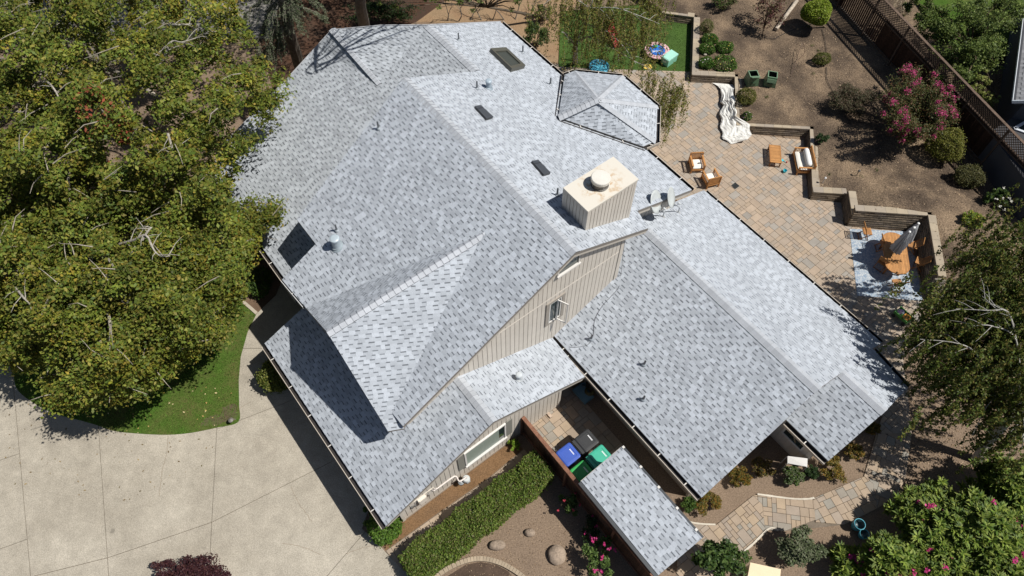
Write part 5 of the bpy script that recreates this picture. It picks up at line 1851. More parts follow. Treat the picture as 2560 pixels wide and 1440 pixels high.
# ---- compost bins
def composter(px, py, rz, label, op):
    t = thing('compost_bin', label, 'compost bin', Z0, 'green compost bins on the terrace')
    G = (.085, .15, .085); G2 = (.16, .26, .16)
    mb = MB()
    a = [(-.32, -.32), (.32, -.32), (.32, .32), (-.32, .32)]; bt = [(-.25, -.25), (.25, -.25), (.25, .25), (-.25, .25)]
    vs = [Vector((x, y, 0)) for x, y in a] + [Vector((x, y, .62)) for x, y in bt] + [Vector((x * .84, y * .84, .62)) for x, y in bt] + [Vector((x * .9, y * .9, .15)) for x, y in a]
    fs = [(i, (i + 1) % 4, (i + 1) % 4 + 4, i + 4) for i in range(4)] + [(i + 4, (i + 1) % 4 + 4, (i + 1) % 4 + 8, i + 8) for i in range(4)] + [(i + 8, (i + 1) % 4 + 8, (i + 1) % 4 + 12, i + 12) for i in range(4)] + [(12, 13, 14, 15)]
    mb.add(vs, fs, [G] * 4 + [G2] * 4 + [(.03, .05, .035)] * 4 + [(.035, .03, .025)])
    mb.build('body', M['plastic'], t)
    MB().lb(-.12, .12, -.335, -.315, .05, .25, (.05, .09, .05)).build('hatch', M['plastic'], t)
    MB().box((0, -.30, .66) if op else (0, -.34, .45), (.24, 0, 0), (0, .02, .10) if not op else (0, .16, -.10), (0, .05, -.03), G2).build('lid', M['plastic'], t)
    place(t, Vector((at(px, py, .6).x, at(px, py, .6).y, .57)), rz)


composter(1877, 205, .1, 'green compost bin nearer the wall with its lid flipped down in front', True)
composter(1924, 207, -.25, 'green compost bin on the right with an open dark top', False)
# log beam on the soil
bm = MB().tube([at(1940, 73, .68), at(1992, 2, .72)], [.10, .11], (.42, .36, .29), 10).build('timber_log', M['oldwood'])
tag(bm, 'long pale timber log lying on the terrace soil', 'log')
# drip hoses and wire stakes
dh = MB()
hz = [smooth_line([at(x, y, .60) for x, y in pts], 6) for pts in (((2055, 72), (2062, 100), (2066, 128)), ((2066, 168), (2068, 200), (2085, 232)), ((1910, 93), (1935, 97), (1945, 92), (1980, 75), (2035, 58)), ((2300, 578), (2420, 582), (2470, 586)), ((2400, 612), (2480, 600)))]
for k, h_ in enumerate(hz):
    o = MB().tube(h_, .014, (.03, .03, .03), 5).build('drip_hose', M['plastic'])
    tag(o, ['short black drip hose running up to the lollipop tree', 'black drip hose curving from the round shrub to the dark bush', 'black drip hose running along the soil past the purple tree', 'black drip hose on the soil below the clipped yellow shrub', 'short black drip hose at the right of the lower terrace'][k], 'drip hose')
sk_ = thing('wire_hook', 'thin bent wire plant hook standing in the terrace soil', 'plant hook', at(1978, 190, .6))
b0_ = at(1977, 192, .6)
MB().tube(smooth_line([b0_, at(2003, 113, .95), at(2011, 118, 1.0), at(2010, 135, .95), at(1995, 150, .9)], 5), .012, (.09, .05, .035), 5).build('wire', M['metal'], sk_)

# ---- wagon, pots, panel by the path
wg = thing('toy_wagon', 'little green and orange toy cart with things in it in the tree shade', 'toy cart', at(2257, 792, .05))
wc = at(2257, 790, .25); wd_ = (at(2270, 803, 0) - at(2243, 778, 0)).normalized(); ws_ = Vector((-wd_.y, wd_.x, 0))
MB().box(wc, wd_ * .36, ws_ * .20, up_ * .03, (.10, .34, .07)).bar(wc + ws_ * .2 - wd_ * .36 + up_ * .08, wc + ws_ * .2 + wd_ * .36 + up_ * .08, .03, .14, (.12, .40, .08)).bar(wc - ws_ * .2 - wd_ * .36 + up_ * .08, wc - ws_ * .2 + wd_ * .36 + up_ * .08, .03, .14, (.12, .40, .08)).build('tub', M['plastic'], wg)
MB().box(wc + wd_ * .15 + up_ * .07, wd_ * .15, ws_ * .17, up_ * .05, (.62, .26, .03)).build('orange_tray', M['plastic'], wg)
MB().ball(wc - wd_ * .18 + up_ * .12, .15, (.42, .30, .42), 10, 7, (1, .8, .6), .2, 3).ball(wc - wd_ * .10 + up_ * .15, .08, (.60, .60, .65), 8, 6, (1, 1, .7), .2, 5).build('bundle', M['cloth'], wg)
for a in (-1, 1):
    for b in (-1, 1): MB().lathe([(.02, -.025), (.09, -.025), (.10, 0), (.09, .025), (.02, .025)], (.02, .02, .02), wc + wd_ * .27 * a + ws_ * .23 * b - up_ * .11, 12, ax=ws_).build('wheel', M['plastic'], wg)
MB().tube([wc + wd_ * .36, wc + wd_ * .75 + up_ * .05], .015, (.15, .36, .07)).build('pull_handle', M['plastic'], wg)
bp2 = thing('blue_pot', 'teal glazed double pot shaped like an open shell in the dark shade', 'plant pot', at(2143, 1330, 0))
TL = (.035, .22, .32); TL2 = (.08, .36, .46)
def pot(c, r, h):
    return MB().lathe([(r * .6, 0), (r * .95, h * .5), (r, h), (r * .97, h + .02), (r * .88, h), (r * .8, h * .55), (.02, h * .5)], TL, c, 24, colf=lambda i: TL2 if i in (2, 3) else (TL if i < 4 else (.02, .05, .06)))
pot(at(2136, 1318, .02), .21, .50).build('large_pot', M['plastic'], bp2, smooth=True)
pot(at(2152, 1340, .02), .18, .34).build('small_pot', M['plastic'], bp2, smooth=True)
pn = thing('leaning_board', 'white board leaning over the shrubs at the end of the wing', 'board', at(1993, 1158, .4))
w4 = [at(x, y, z) for x, y, z in ((1969, 1140, .95), (2019, 1146, .95), (2018, 1167, .75), (1969, 1158, .75))]
MB().prism(w4, offs(w4, -.03), (.70, .68, .65)).build('panel', M['attr'], pn)
lg = MB()
for p in w4: lg.tube([p - up_ * .03, Vector((p.x, p.y, 0))], .018, (.4, .4, .4))
lg.build('frame', M['metal'], pn)
cx_ = thing('storage_box', 'cream coloured storage box at the bottom edge among the bushes', 'storage box', at(1915, 1440, 0))
q_ = [at(x, y, .75) for x, y in ((1878, 1408), (1950, 1424), (1945, 1475), (1868, 1460))]
MB().prism(offs(q_, -.06), offs(q_, -.7), (.6, .5, .34), (.45, .36, .24)).build('body', M['plastic'], cx_)
q2 = [sum(q_, Vector()) / 4 + (p - sum(q_, Vector()) / 4) * 1.06 for p in q_]
MB().prism(q2, offs(q2, -.055), (.70, .56, .36), (.5, .4, .27)).build('lid', M['plastic'], cx_)
# ================================================================== plants
def shrub(name, label, cat, c, rx, ry, rz_, n, leaf, pal, group=None, shape='ball', spread=.25, aspect=.6, up=.6, stems=5, flowers=None, lumps=0, m='leaf', stemcol=(.10, .075, .05), base_z=None, droop=None):
    """c = centre of the crown; crown made of leaf faces over a few stems"""
    c = Vector(c)
    bz = base_z if base_z is not None else c.z - rz_
    t = thing(name, label, cat, Vector((c.x, c.y, bz)), group)
    d = rng.normal(size=(n, 3)); d /= np.linalg.norm(d, axis=1)[:, None]
    if shape == 'ball':
        r = 1 - np.abs(rng.normal(0, .07, n))
        ph = rng.uniform(0, 6.28, 6)
        bump = 1 + .08 * np.sin(4 * d[:, 0] + ph[0]) + .08 * np.sin(5 * d[:, 1] + ph[1]) + .06 * np.sin(6 * d[:, 2] + ph[2]) + .05 * np.sin(9 * d[:, 0] + 8 * d[:, 1] + ph[3])
        bump += np.where(rng.random(n) < .06, rng.uniform(.05, .25, n), 0)
        r *= bump
        P = d * r[:, None]
    elif shape == 'loose':
        k = lumps or 14
        cd = rng.normal(size=(k, 3)); cd /= np.linalg.norm(cd, axis=1)[:, None]
        cd[:, 2] = np.abs(cd[:, 2]) * .9 - .15
        cd *= rng.uniform(.35, .95, k)[:, None]
        i = rng.integers(0, k, n)
        P = cd[i] + d * (rng.uniform(0, 1, n) ** .5 * rng.uniform(.18, .36, k)[i])[:, None]
    elif shape == 'spiky':
        k = lumps or 26
        cd = rng.normal(size=(k, 3)); cd /= np.linalg.norm(cd, axis=1)[:, None]; cd[:, 2] = np.abs(cd[:, 2])
        i = rng.integers(0, k, n); f = rng.uniform(.15, 1, n) ** .7
        P = cd[i] * f[:, None] * rng.uniform(.75, 1.08, k)[i][:, None] + d * .06
        P[:, 2] -= .3
    P = P * np.array([rx, ry, rz_])
    C = P + np.array(c)
    C[:, 2] = np.maximum(C[:, 2], bz + .02)
    cols = pick_cols(n, pal, spread)
    leaf_cloud('foliage', C, leaf, cols, t, m, up=up, aspect=aspect, droop=droop)
    if stems:
        mb = MB()
        for k in range(stems):
            a = rnd.uniform(0, 6.28); r = rnd.uniform(.3, .75)
            q = c + Vector((math.cos(a) * rx * r, math.sin(a) * ry * r, rz_ * rnd.uniform(-.1, .55)))
            b = Vector((c.x + rnd.uniform(-.06, .06), c.y + rnd.uniform(-.06, .06), bz))
            mb.tube([b, b.lerp(q, .5) + Vector((0, 0, .05)), q], [.025, .018, .008], stemcol, 5)
        mb.build('stem', M['bark'], t)
    if flowers:
        fcol, fn, fs = flowers
        d = rng.normal(size=(fn, 3)); d /= np.linalg.norm(d, axis=1)[:, None]; d[:, 2] = np.abs(d[:, 2])
        q = np.array(c) + d * np.array([rx, ry, rz_]) * rng.uniform(.85, 1.05, fn)[:, None]
        P2, idx = clumps(q, fs * .5, 7, 1, .6)
        leaf_cloud('blossom', P2, fs * .55, pick_cols(len(P2), fcol, .2), t, 'petal', up=.8, aspect=.8)
    return t


G_OLIVE = [(.16, .17, .022), (.12, .15, .02), (.20, .18, .03), (.085, .12, .018), (.22, .17, .035)]
G_MID = [(.05, .10, .018), (.07, .12, .02), (.04, .08, .015), (.09, .14, .025)]
G_DARK = [(.022, .045, .014), (.03, .06, .016), (.018, .038, .012), (.045, .075, .02)]
G_BRIGHT = [(.15, .25, .02), (.19, .29, .03), (.11, .20, .02), (.23, .31, .04)]
G_YEL = [(.26, .24, .03), (.20, .21, .03), (.15, .18, .025), (.30, .25, .04)]
G_GREY = [(.14, .16, .09), (.11, .135, .07), (.18, .19, .12), (.09, .12, .05)]
PURP = [(.055, .018, .022), (.07, .025, .028), (.04, .014, .02), (.085, .035, .03)]
BROWN = [(.10, .065, .04), (.13, .085, .05), (.075, .055, .035), (.09, .08, .04)]
PINK = [(.50, .035, .17), (.60, .07, .25), (.42, .03, .14)]
WHT = [(.75, .74, .68), (.7, .68, .6)]
YELF = [(.70, .55, .06), (.72, .62, .25), (.75, .70, .5)]


# ---- the big street trees on the left
def big_tree(label, poly, base, zmid, zedge, seed, per, ncl, pal, twigs, redspot=None, lsize=.132):
    global rng
    rng = np.random.default_rng(seed); r_ = random.Random(seed)
    xs = [p[0] for p in poly]; ys = [p[1] for p in poly]
    ctr = []
    rad = []
    tries = 0
    while len(ctr) < ncl and tries < ncl * 30:
        tries += 1
        x = r_.uniform(min(xs), max(xs)); y = r_.uniform(min(ys), max(ys))
        if not inside((x, y), poly): continue
        d = 1e9
        for i in range(len(poly)):
            ax, ay = poly[i]; bx, by = poly[(i + 1) % len(poly)]
            l2 = (bx - ax) ** 2 + (by - ay) ** 2
            tt = max(0, min(1, ((x - ax) * (bx - ax) + (y - ay) * (by - ay)) / l2))
            d = min(d, math.hypot(x - ax - tt * (bx - ax), y - ay - tt * (by - ay)))
        # height of the crown surface here: a dome with bulges
        z = zedge + (zmid - zedge) * (1 - math.exp(-d / 120.0)) + .9 * math.sin(x * .021 + seed) * math.cos(y * .024) + .5 * math.sin(x * .05 + y * .043)
        lay = r_.random()
        if lay < .68: z -= r_.uniform(0, .8)
        else: z -= r_.uniform(1.2, 3.6)
        # gaps
        gsp = math.sin(x * .033 + 1.3 * seed) * math.sin(y * .037 + seed) + .5 * math.sin(x * .09 + y * .071)
        if gsp < -.42 and r_.random() < .85: continue
        ctr.append(tuple(at(x, y, z))); rad.append(r_.choice((.22, .3, .42, .55, .7)))
    ctr = np.array(ctr)
    P, idx = clumps(ctr, np.array(rad), per, .55, .62)
    P += rng.normal(0, .07, P.shape)
    t = thing('street_tree', label, 'tree', base, 'broad yellow green trees left of the house')
    ck = rng.uniform(.66, 1.32, len(ctr))
    cols = pick_cols(len(P), pal, .28) * ck[idx][:, None]
    yl = rng.random(len(ctr)) < .22
    cols[yl[idx]] *= np.array([1.34, 1.14, .95])
    if redspot is not None:
        rp_ = np.array(redspot)
        near = np.linalg.norm(P[:, :2] - rp_[:2], axis=1) < .75
        near &= rng.random(len(P)) < .18
        cols[near] = pick_cols(int(near.sum()), [(.32, .085, .045), (.26, .07, .04)], .25)
    leaf_cloud('crown', P, lsize, cols, t, 'leaf', up=.5, aspect=.58, jitter=.55)
    BK = (.32, .285, .235)
    mb = MB()
    top = Vector((base.x, base.y, 0)) + Vector((.3, .2, zmid * .42))
    mb.tube([Vector((base.x, base.y, -.05)), Vector((base.x + .08, base.y, 1.2)), top], [.42, .33, .26], BK, 10)
    mb.build('trunk', M['bark'], t)
    sel = [Vector(ctr[k]) for k in rng.choice(len(ctr), 26, replace=False)]
    mb = MB()
    for q in sel:
        m1 = top.lerp(q, .45) + Vector((r_.uniform(-.5, .5), r_.uniform(-.5, .5), .7)); m2 = top.lerp(q, .8) + Vector((r_.uniform(-.4, .4), r_.uniform(-.4, .4), .35))
        mb.tube(smooth_line([top, m1, m2, q], 3), [.15, .13, .11, .09, .075, .06, .05, .04, .03, .02][:10], BK, 6)
    mb.build('limb', M['bark'], t)
    mb = MB()
    # twigs fringing the crown surface
    for k in rng.choice(len(ctr), 150, replace=False):
        q = Vector(ctr[k]) + Vector((0, 0, .25)); a = r_.uniform(0, 6.28); ln = r_.uniform(.5, 1.3)
        e = q + Vector((math.cos(a) * ln, math.sin(a) * ln, r_.uniform(-.1, .3)))
        mb.tube([q, q.lerp(e, .5) + Vector((r_.uniform(-.1, .1), r_.uniform(-.1, .1), .08)), e], [.02, .014, .006], BK, 4, cap=False)
    tag(mb.build('twigs', M['bark'], t), kind='stuff')
    for tw in twigs:
        mb = MB()
        pts = smooth_line([at(x, y, z) for x, y, z in tw], 4)
        n = len(pts); mb.tube(pts, [.048 * (1 - .75 * i / n) for i in range(n)], (.34, .31, .265), 7)
        for i in range(1, n, 2):
            a = r_.uniform(0, 6.28); e = pts[i] + Vector((math.cos(a), math.sin(a), .1)) * r_.uniform(.3, .8)
            mb.tube([pts[i], pts[i].lerp(e, .6) + Vector((0, 0, .06)), e], [.018, .012, .005], (.32, .295, .25), 5)
        mb.build('bare_limb', M['bark'], t)
    return t


polyA = [(-330, -260), (300, -260), (560, -120), (622, 10), (605, 60), (640, 130), (690, 185), (722, 215), (716, 245), (668, 288), (655, 335), (615, 385), (592, 432), (590, 470), (560, 540), (430, 540), (300, 560), (180, 540), (60, 560), (-330, 560)]
polyB = [(-330, 440), (-100, 430), (70, 450), (190, 420), (310, 455), (430, 440), (560, 470), (640, 515), (682, 505), (692, 545), (660, 590), (612, 655), (610, 720), (582, 790), (560, 850), (470, 900), (430, 925), (405, 965), (330, 980), (290, 1006), (255, 985), (225, 1012), (135, 1008), (110, 970), (100, 930), (40, 915), (-40, 880), (-330, 860)]
PALT = [(.150, .180, .026), (.115, .158, .024), (.178, .188, .032), (.078, .120, .020), (.21, .188, .040), (.135, .168, .025)]
big_tree('farther broad tree with pale bare limbs at the top left, leaning over the roof', polyA, at(330, 330, 0), 9.8, 7.0, 3, 118, 1640, PALT,
         [[(1175 / 2.977, 172, 8.6), (408, 150, 9.3), (420, 120, 9.7), (432, 102, 9.8), (455, 105, 9.9), (498, 92, 9.8)], [(432, 62, 9.6), (446, 62, 9.8), (480, 60, 9.7)], [(100, 195, 9.2), (125, 210, 9.5), (145, 240, 9.3), (152, 270, 9.1)], [(188, 240, 9.2), (205, 270, 9.4), (222, 305, 9.2)], [(420, 335, 9.0), (432, 375, 9.2), (440, 400, 9.1)]],
         at(272, 322, 9))
big_tree('nearer broad tree overhanging the front lawn and the drive', polyB, at(330, 760, 0), 8.8, 4.2, 5, 140, 1900, PALT,
         [[(300, 610, 7.9), (335, 600, 8.3), (365, 588, 8.6), (385, 625, 8.4), (402, 640, 8.2), (425, 640, 8.1)], [(355, 600, 8.4), (372, 575, 8.6), (380, 568, 8.6)], [(40, 720, 7.8), (60, 745, 8.0), (75, 760, 7.8)]], lsize=.118)
# road glimpsed through the leaves
sheet('road', [(-60, 33, .02), (-14, 34, .02), (-14, 60, .02), (-60, 60, .02)], ROADM, .02)


# ---- clipped hedge
def box_leaves(u0, u1, v0, v1, z0, z1, n, leaf, pal, parent, jit=.05):
    P = []
    w_, l_, h_ = u1 - u0, v1 - v0, z1 - z0
    A = np.array([w_ * l_ * 1.3, l_ * h_, l_ * h_, w_ * h_, w_ * h_]); A /= A.sum()
    f = rng.choice(5, n, p=A)
    a = rng.uniform(0, 1, (n, 3))
    a[f == 0, 2] = 1; a[f == 1, 0] = 0; a[f == 2, 0] = 1; a[f == 3, 1] = 0; a[f == 4, 1] = 1
    uvz = np.array([u0, v0, z0]) + a * np.array([w_, l_, h_])
    uvz += rng.normal(0, jit, (n, 3))
    # soft undulation of the clipped top
    uvz[:, 2] += .05 * np.sin(uvz[:, 1] * 2.3) + .035 * np.sin(uvz[:, 1] * 6.1 + uvz[:, 0] * 4)
    uvz[:, 0] += .05 * np.sin(uvz[:, 1] * 3.7 + 1)
    uvz[:, 2] = np.maximum(uvz[:, 2], .02)
    for _k in range(16):
        hc_ = np.array([rng.uniform(u0, u1), rng.uniform(v0, v1), z1 - .02])
        uvz = uvz[np.linalg.norm((uvz - hc_) * np.array([1, 1, 1.4]), axis=1) > rng.uniform(.05, .13)]
    n = len(uvz)
    X = uvz[:, :1] * np.array(U) + uvz[:, 1:2] * np.array(V); X[:, 2] = uvz[:, 2]
    leaf_cloud('foliage', X, leaf, pick_cols(n, pal, .3), parent, 'leaf', up=.35, aspect=.65, jitter=.5)


hg = thing('clipped_hedge', 'long box clipped green hedge between the side walk and the rock bed', 'hedge', W(-6.05, 3.1, 0))
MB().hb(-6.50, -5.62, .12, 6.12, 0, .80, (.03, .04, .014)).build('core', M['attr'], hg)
box_leaves(-6.62, -5.50, .0, 6.24, .02, 1.0, 42000, .072, [(.10, .155, .024), (.13, .19, .03), (.07, .115, .02), (.165, .205, .045), (.13, .125, .045)], hg, .045)

# ---- front shrubs
shrub('front_shrub', 'rounded clipped shrub in front of the garage eave with a round shadow', 'shrub', at(690, 938, .72), .62, .78, .70, 5200, .085, [(.13, .15, .025), (.09, .12, .02), (.17, .17, .04), (.06, .085, .015)])
shrub('entry_shrub', 'low dark shrub in the shaded entry bed under the tree', 'shrub', at(650, 705, .5), .5, .7, .5, 2600, .08, G_MID)
shrub('corner_shrub', 'bright green shrub bulging out below the garage roof corner', 'shrub', at(960, 1318, .55), .55, .62, .55, 3600, .085, [(.08, .16, .02), (.12, .20, .03), (.05, .10, .015)], shape='ball')
shrub('corner_shrub', 'dark leafy shrub on the drive side of the garage roof corner', 'shrub', at(928, 1290, .45), .42, .5, .45, 1800, .085, G_MID, shape='loose')
shrub('fence_plant', 'small leafy plant in the corner of the garage wall and the board fence', 'plant', at(1287, 1108, .3), .25, .3, .3, 420, .08, G_BRIGHT, shape='loose')
shrub('purple_shrub', 'purple leaved shrub growing up from the bottom edge of the drive', 'shrub', at(474, 1432, .8), 1.35, .85, .85, 8500, .075, PURP, shape='loose', lumps=34, spread=.3)
shrub('rose_bush', 'smaller red flowered bush against the shaded board fence', 'rose bush', at(1418, 1262, .6), .48, .5, .6, 1000, .095, [(.07, .12, .03), (.10, .15, .04), (.04, .07, .02)], 'rose bushes along the board fence', 'loose', flowers=([(.45, .05, .08)], 5, .12))
shrub('rose_bush', 'larger pink flowered bush by the shed at the bottom', 'rose bush', at(1500, 1392, .8), .62, .8, .75, 2000, .10, [(.09, .15, .035), (.13, .19, .05), (.05, .085, .02)], 'rose bushes along the board fence', 'loose', flowers=(PINK, 11, .16))
shrub('rose_bush', 'low shaded bush with a few pink flowers between the two rose bushes', 'rose bush', at(1475, 1320, .5), .45, .5, .5, 700, .09, G_DARK, 'rose bushes along the board fence', 'loose', flowers=(PINK, 4, .12))
shrub('citrus_bush', 'glossy dark green bush at the lower end of the shed', 'shrub', at(1800, 1408, 1.0), 1.0, .85, 1.0, 3000, .14, [(.045, .085, .02), (.07, .12, .025), (.10, .15, .04), (.03, .06, .015)], shape='loose', aspect=.5, lumps=30)
shrub('sage_bush', 'grey green bush with bare twigs beside the blue pot', 'shrub', at(1992, 1365, .75), .95, .85, .75, 4600, .10, G_GREY, shape='loose', lumps=26)
# oleander hedge bottom right
def oleander(label, x, y, z, rx, ry, rz_, n, k):
    c = at(x, y, z)
    t = thing('oleander', label, 'oleander', Vector((c.x, c.y, 0)), 'pink flowered oleanders at the bottom right')
    nc = n // 26
    cd = rng.normal(size=(nc, 3)); cd /= np.linalg.norm(cd, axis=1)[:, None]; cd[:, 2] = np.abs(cd[:, 2]) * .9 - .1
    ph_ = rng.uniform(0, 6.28, 4)
    lump = 1 + .16 * np.sin(5 * cd[:, 0] + ph_[0]) + .16 * np.sin(6 * cd[:, 1] + ph_[1]) + .12 * np.sin(8 * cd[:, 2] + ph_[2])
    lump += np.where(rng.random(nc) < .08, rng.uniform(.08, .25, nc), 0)
    cd *= (rng.uniform(.55, 1.0, nc) * lump)[:, None] * np.array([rx, ry, rz_])
    ctr = cd + np.array(c)
    idx = np.repeat(np.arange(nc), 26)
    d = rng.normal(size=(len(idx), 3)); d[:, 2] = np.abs(d[:, 2]) * .6 + .1; d /= np.linalg.norm(d, axis=1)[:, None]
    P = ctr[idx] + d * rng.uniform(.05, .17, len(idx))[:, None]
    # long leaves radiate from each shoot tip
    n_ = len(P)
    s = np.cross(d, np.array([0, 0, 1.0])); s /= np.linalg.norm(s, axis=1)[:, None] + 1e-6
    L = rng.uniform(.17, .32, n_)[:, None]; Wd = L * .14
    base = BASE[t.name]
    v = np.empty((n_, 4, 3)); v[:, 0] = P - d * L * .4; v[:, 1] = P + s * Wd + np.array([0, 0, .01]); v[:, 2] = P + d * L * .6 - np.array([0, 0, .03]); v[:, 3] = P - s * Wd + np.array([0, 0, .01])
    v -= np.array(base)
    me = bpy.data.meshes.new('foliage')
    me.vertices.add(n_ * 4); me.vertices.foreach_set('co', v.astype(np.float32).ravel())
    me.loops.add(n_ * 4); me.loops.foreach_set('vertex_index', np.arange(n_ * 4, dtype=np.int32))
    me.polygons.add(n_); me.polygons.foreach_set('loop_start', np.arange(0, n_ * 4, 4, dtype=np.int32)); me.update(calc_edges=True)
    a = me.attributes.new('col', 'FLOAT_COLOR', 'FACE'); arr = np.ones((n_, 4), np.float32)
    ck = rng.uniform(.7, 1.25, nc)
    arr[:, :3] = pick_cols(n_, [(.13, .195, .028), (.18, .245, .04), (.075, .13, .02), (.24, .29, .055)], .2) * ck[idx][:, None]
    a.data.foreach_set('color', arr.ravel()); me.materials.append(M['leaf']); link('foliage', me, t, base)
    mb = MB()
    for q in range(14):
        e = Vector(ctr[rng.integers(0, nc)]); mb.tube([Vector((c.x + rnd.uniform(-.3, .3), c.y + rnd.uniform(-.3, .3), 0)), Vector((c.x, c.y, c.z * .6)).lerp(e, .5), e], [.035, .025, .01], (.14, .10, .07), 5)
    mb.build('stem', M['bark'], t)
    hi_ = np.argsort(ctr[:, 2] - .25 * ctr[:, 1])[-nc // 2:]
    tops = ctr[rng.choice(hi_, k * 2)] + np.array([0, 0, .22])
    P2, _i = clumps(tops, .11, 16, .8, .6)
    leaf_cloud('blossom', P2, .085, pick_cols(len(P2), PINK, .2), t, 'petal', up=.8, aspect=.8)


oleander('wide oleander bush with scattered pink flowers in the bottom right corner', 2440, 1370, 1.5, 2.3, 1.9, 1.6, 34000, 12)
oleander('oleander bush left of the widest one with pink flowers low in front', 2230, 1420, 1.2, 1.4, 1.1, 1.2, 14000, 7)
oleander('oleander bush by the shaded slope at the right edge', 2530, 1230, 1.4, 1.5, 1.2, 1.5, 15000, 7)
oleander('oleander bush with pink flowers along its upper side nearest to the garden path', 2330, 1290, 1.1, 1.3, .95, 1.1, 12000, 7)
oleander('small pink oleander shoot between the sage bush and the large oleanders', 2120, 1410, .7, .5, .6, .7, 2600, 5)
# dry bushes round the wing end
DRY = [(.16, .12, .025), (.12, .11, .022), (.20, .13, .03), (.08, .085, .02), (.22, .12, .02)]
for i, (x, y, r, h, pal, lb_) in enumerate((
        (1768, 1250, .62, .42, DRY, 'rusty green bush at the near corner of the wing roof'), (1728, 1262, .4, .34, G_MID, 'dark bush in the shade left of the rusty one at the wing corner'),
        (1848, 1192, .48, .40, DRY, 'dry yellowish bush half under the wing gable'), (1908, 1172, .50, .50, BROWN + DRY, 'brown bush in front of the dark wing window'),
        (1985, 1190, .50, .42, G_GREY + G_MID, 'grey green bush below the white panel'), (2082, 1172, .58, .42, DRY + [(.26, .18, .03)], 'yellow orange bush at the near corner of the extension roof'),
        (2130, 1128, .45, .40, DRY, 'ochre bush beside the extension gable'), (2178, 1068, .35, .34, DRY, 'small ochre bush beneath the end of the extension ridge'),
        (2030, 1180, .30, .3, G_DARK, 'small dark bush right of the white panel'))):
    shrub('dry_bush', lb_, 'bush', at(x, y, h), r, r * .9, h, 2600, .07, pal, 'dry bushes round the end of the wing', 'loose', lumps=22, base_z=0)

# ---- terrace plants
lt = thing('lollipop_tree', 'lollipop tree with a clipped bright yellow green head on the terrace', 'tree', at(2066, 70, .55))
lc = at(2043, 30, 1.75)
n = 9000
d = rng.normal(size=(n, 3)); d /= np.linalg.norm(d, axis=1)[:, None]
r = (1 - np.abs(rng.normal(0, .06, n))) * (1 + .06 * np.sin(5 * d[:, 0]) + .06 * np.sin(6 * d[:, 1] + 1))
leaf_cloud('crown', np.array(lc) + d * r[:, None] * np.array([.80, .74, .66]), .10, pick_cols(n, [(.20, .28, .025), (.26, .33, .035), (.15, .22, .02), (.29, .33, .06)], .2), lt, 'leaf', up=.3)
MB().tube([at(2066, 70, .5), Vector((lc.x, lc.y, 1.3))], [.05, .04], (.16, .12, .08), 7).build('trunk', M['bark'], lt)
pt_ = thing('purple_tree', 'thin small tree with sparse dark red leaves on the terrace', 'tree', at(1906, 92, .55))
pc = [at(1928, 22, 2.0), at(1915, 40, 1.8), at(1945, 30, 1.9), at(1925, 5, 2.2), at(1940, -20, 2.4), at(1905, 15, 2.0), at(1932, 52, 1.6), at(1950, 10, 2.1), at(1915, -10, 2.2), at(1945, 50, 1.7), at(1908, 35, 1.7)]
P, idx = clumps(np.array([tuple(p) for p in pc] * 2) + rng.normal(0, .18, (22, 3)), .33, 70, .9, .5)
leaf_cloud('crown', P, .11, pick_cols(len(P), [(.10, .035, .035), (.13, .06, .04), (.07, .03, .03), (.09, .08, .03)], .25), pt_, 'leaf')
mb = MB().tube([at(1906, 92, .5), at(1910, 62, 1.1), at(1918, 30, 1.7)], [.035, .03, .02], (.13, .09, .06), 6)
for p in pc[:8]: mb.tube([at(1910, 62, 1.1), at(1910, 62, 1.1).lerp(p, .6) + up_ * .1, p], [.02, .015, .008], (.13, .09, .06), 5)
mb.build('trunk', M['bark'], pt_)
shrub('round_shrub', 'round olive shrub spilling over the wall next to the white tarp', 'shrub', at(1866, 241, .90), .46, .46, .42, 3600, .055, [(.11, .12, .022), (.15, .14, .03), (.08, .09, .018)], 'small round shrubs on the terrace', shape='ball', base_z=.55)
shrub('round_shrub', 'small round olive shrub between two drip hoses', 'shrub', at(2055, 147, .88), .44, .36, .34, 2800, .055, [(.10, .12, .022), (.14, .14, .03), (.07, .085, .018)], 'small round shrubs on the terrace', shape='ball', base_z=.55)
shrub('twiggy_shrub', 'fine twiggy olive shrub at the end of the capstones over the back lawn', 'shrub', at(1767, 66, .9), .38, .38, .36, 2200, .05, [(.10, .11, .03), (.13, .13, .04)], shape='ball', base_z=.55)
for i, (x, y, r, lb_) in enumerate(((1775, 98, .42, 'green daisy clump with few flowers farthest along the wall'), (1768, 122, .40, 'daisy clump with white and orange flowers beside a pale stone'), (1812, 118, .44, 'daisy clump with orange flowers at the back of the flower bed'), (1765, 158, .40, 'small daisy clump at the wall corner'), (1812, 158, .62, 'largest daisy clump full of yellow flowers at the wall corner'))):
    shrub('daisy_clump', lb_, 'flowers', at(x, y, .72), r, r * .9, .28, 2300, .09, [(.07, .15, .02), (.10, .19, .03), (.05, .11, .018)], 'daisy clumps on the terrace corner', 'ball', flowers=(YELF if i != 3 else WHT, 16 + 12 * (i == 4), .07), stems=0, aspect=.35, up=.2, base_z=.52)
shrub('flower_tuft', 'small tuft with purple and white flowers between shrub and wall end', 'flowers', at(1868, 290, .68), .26, .25, .18, 600, .07, G_MID, shape='ball', flowers=([(.45, .12, .5), (.75, .7, .65)], 9, .06), stems=0, base_z=.52)
rock_ = MB().ball(at(1763, 136, .62), .10, (.42, .38, .32), 10, 7, (1, .8, .7), .12, 2).build('pale_stone', M['stone'])
tag(rock_, 'pale round stone among the daisy clumps', 'rock')
shrub('dark_bush', 'wide brownish bush with fine leaves left of the pink tree', 'bush', at(2132, 250, 1.15), 1.25, 1.15, .62, 17000, .065, [(.10, .075, .045), (.075, .065, .035), (.13, .09, .06), (.06, .07, .03)], shape='loose', lumps=40, base_z=.55)
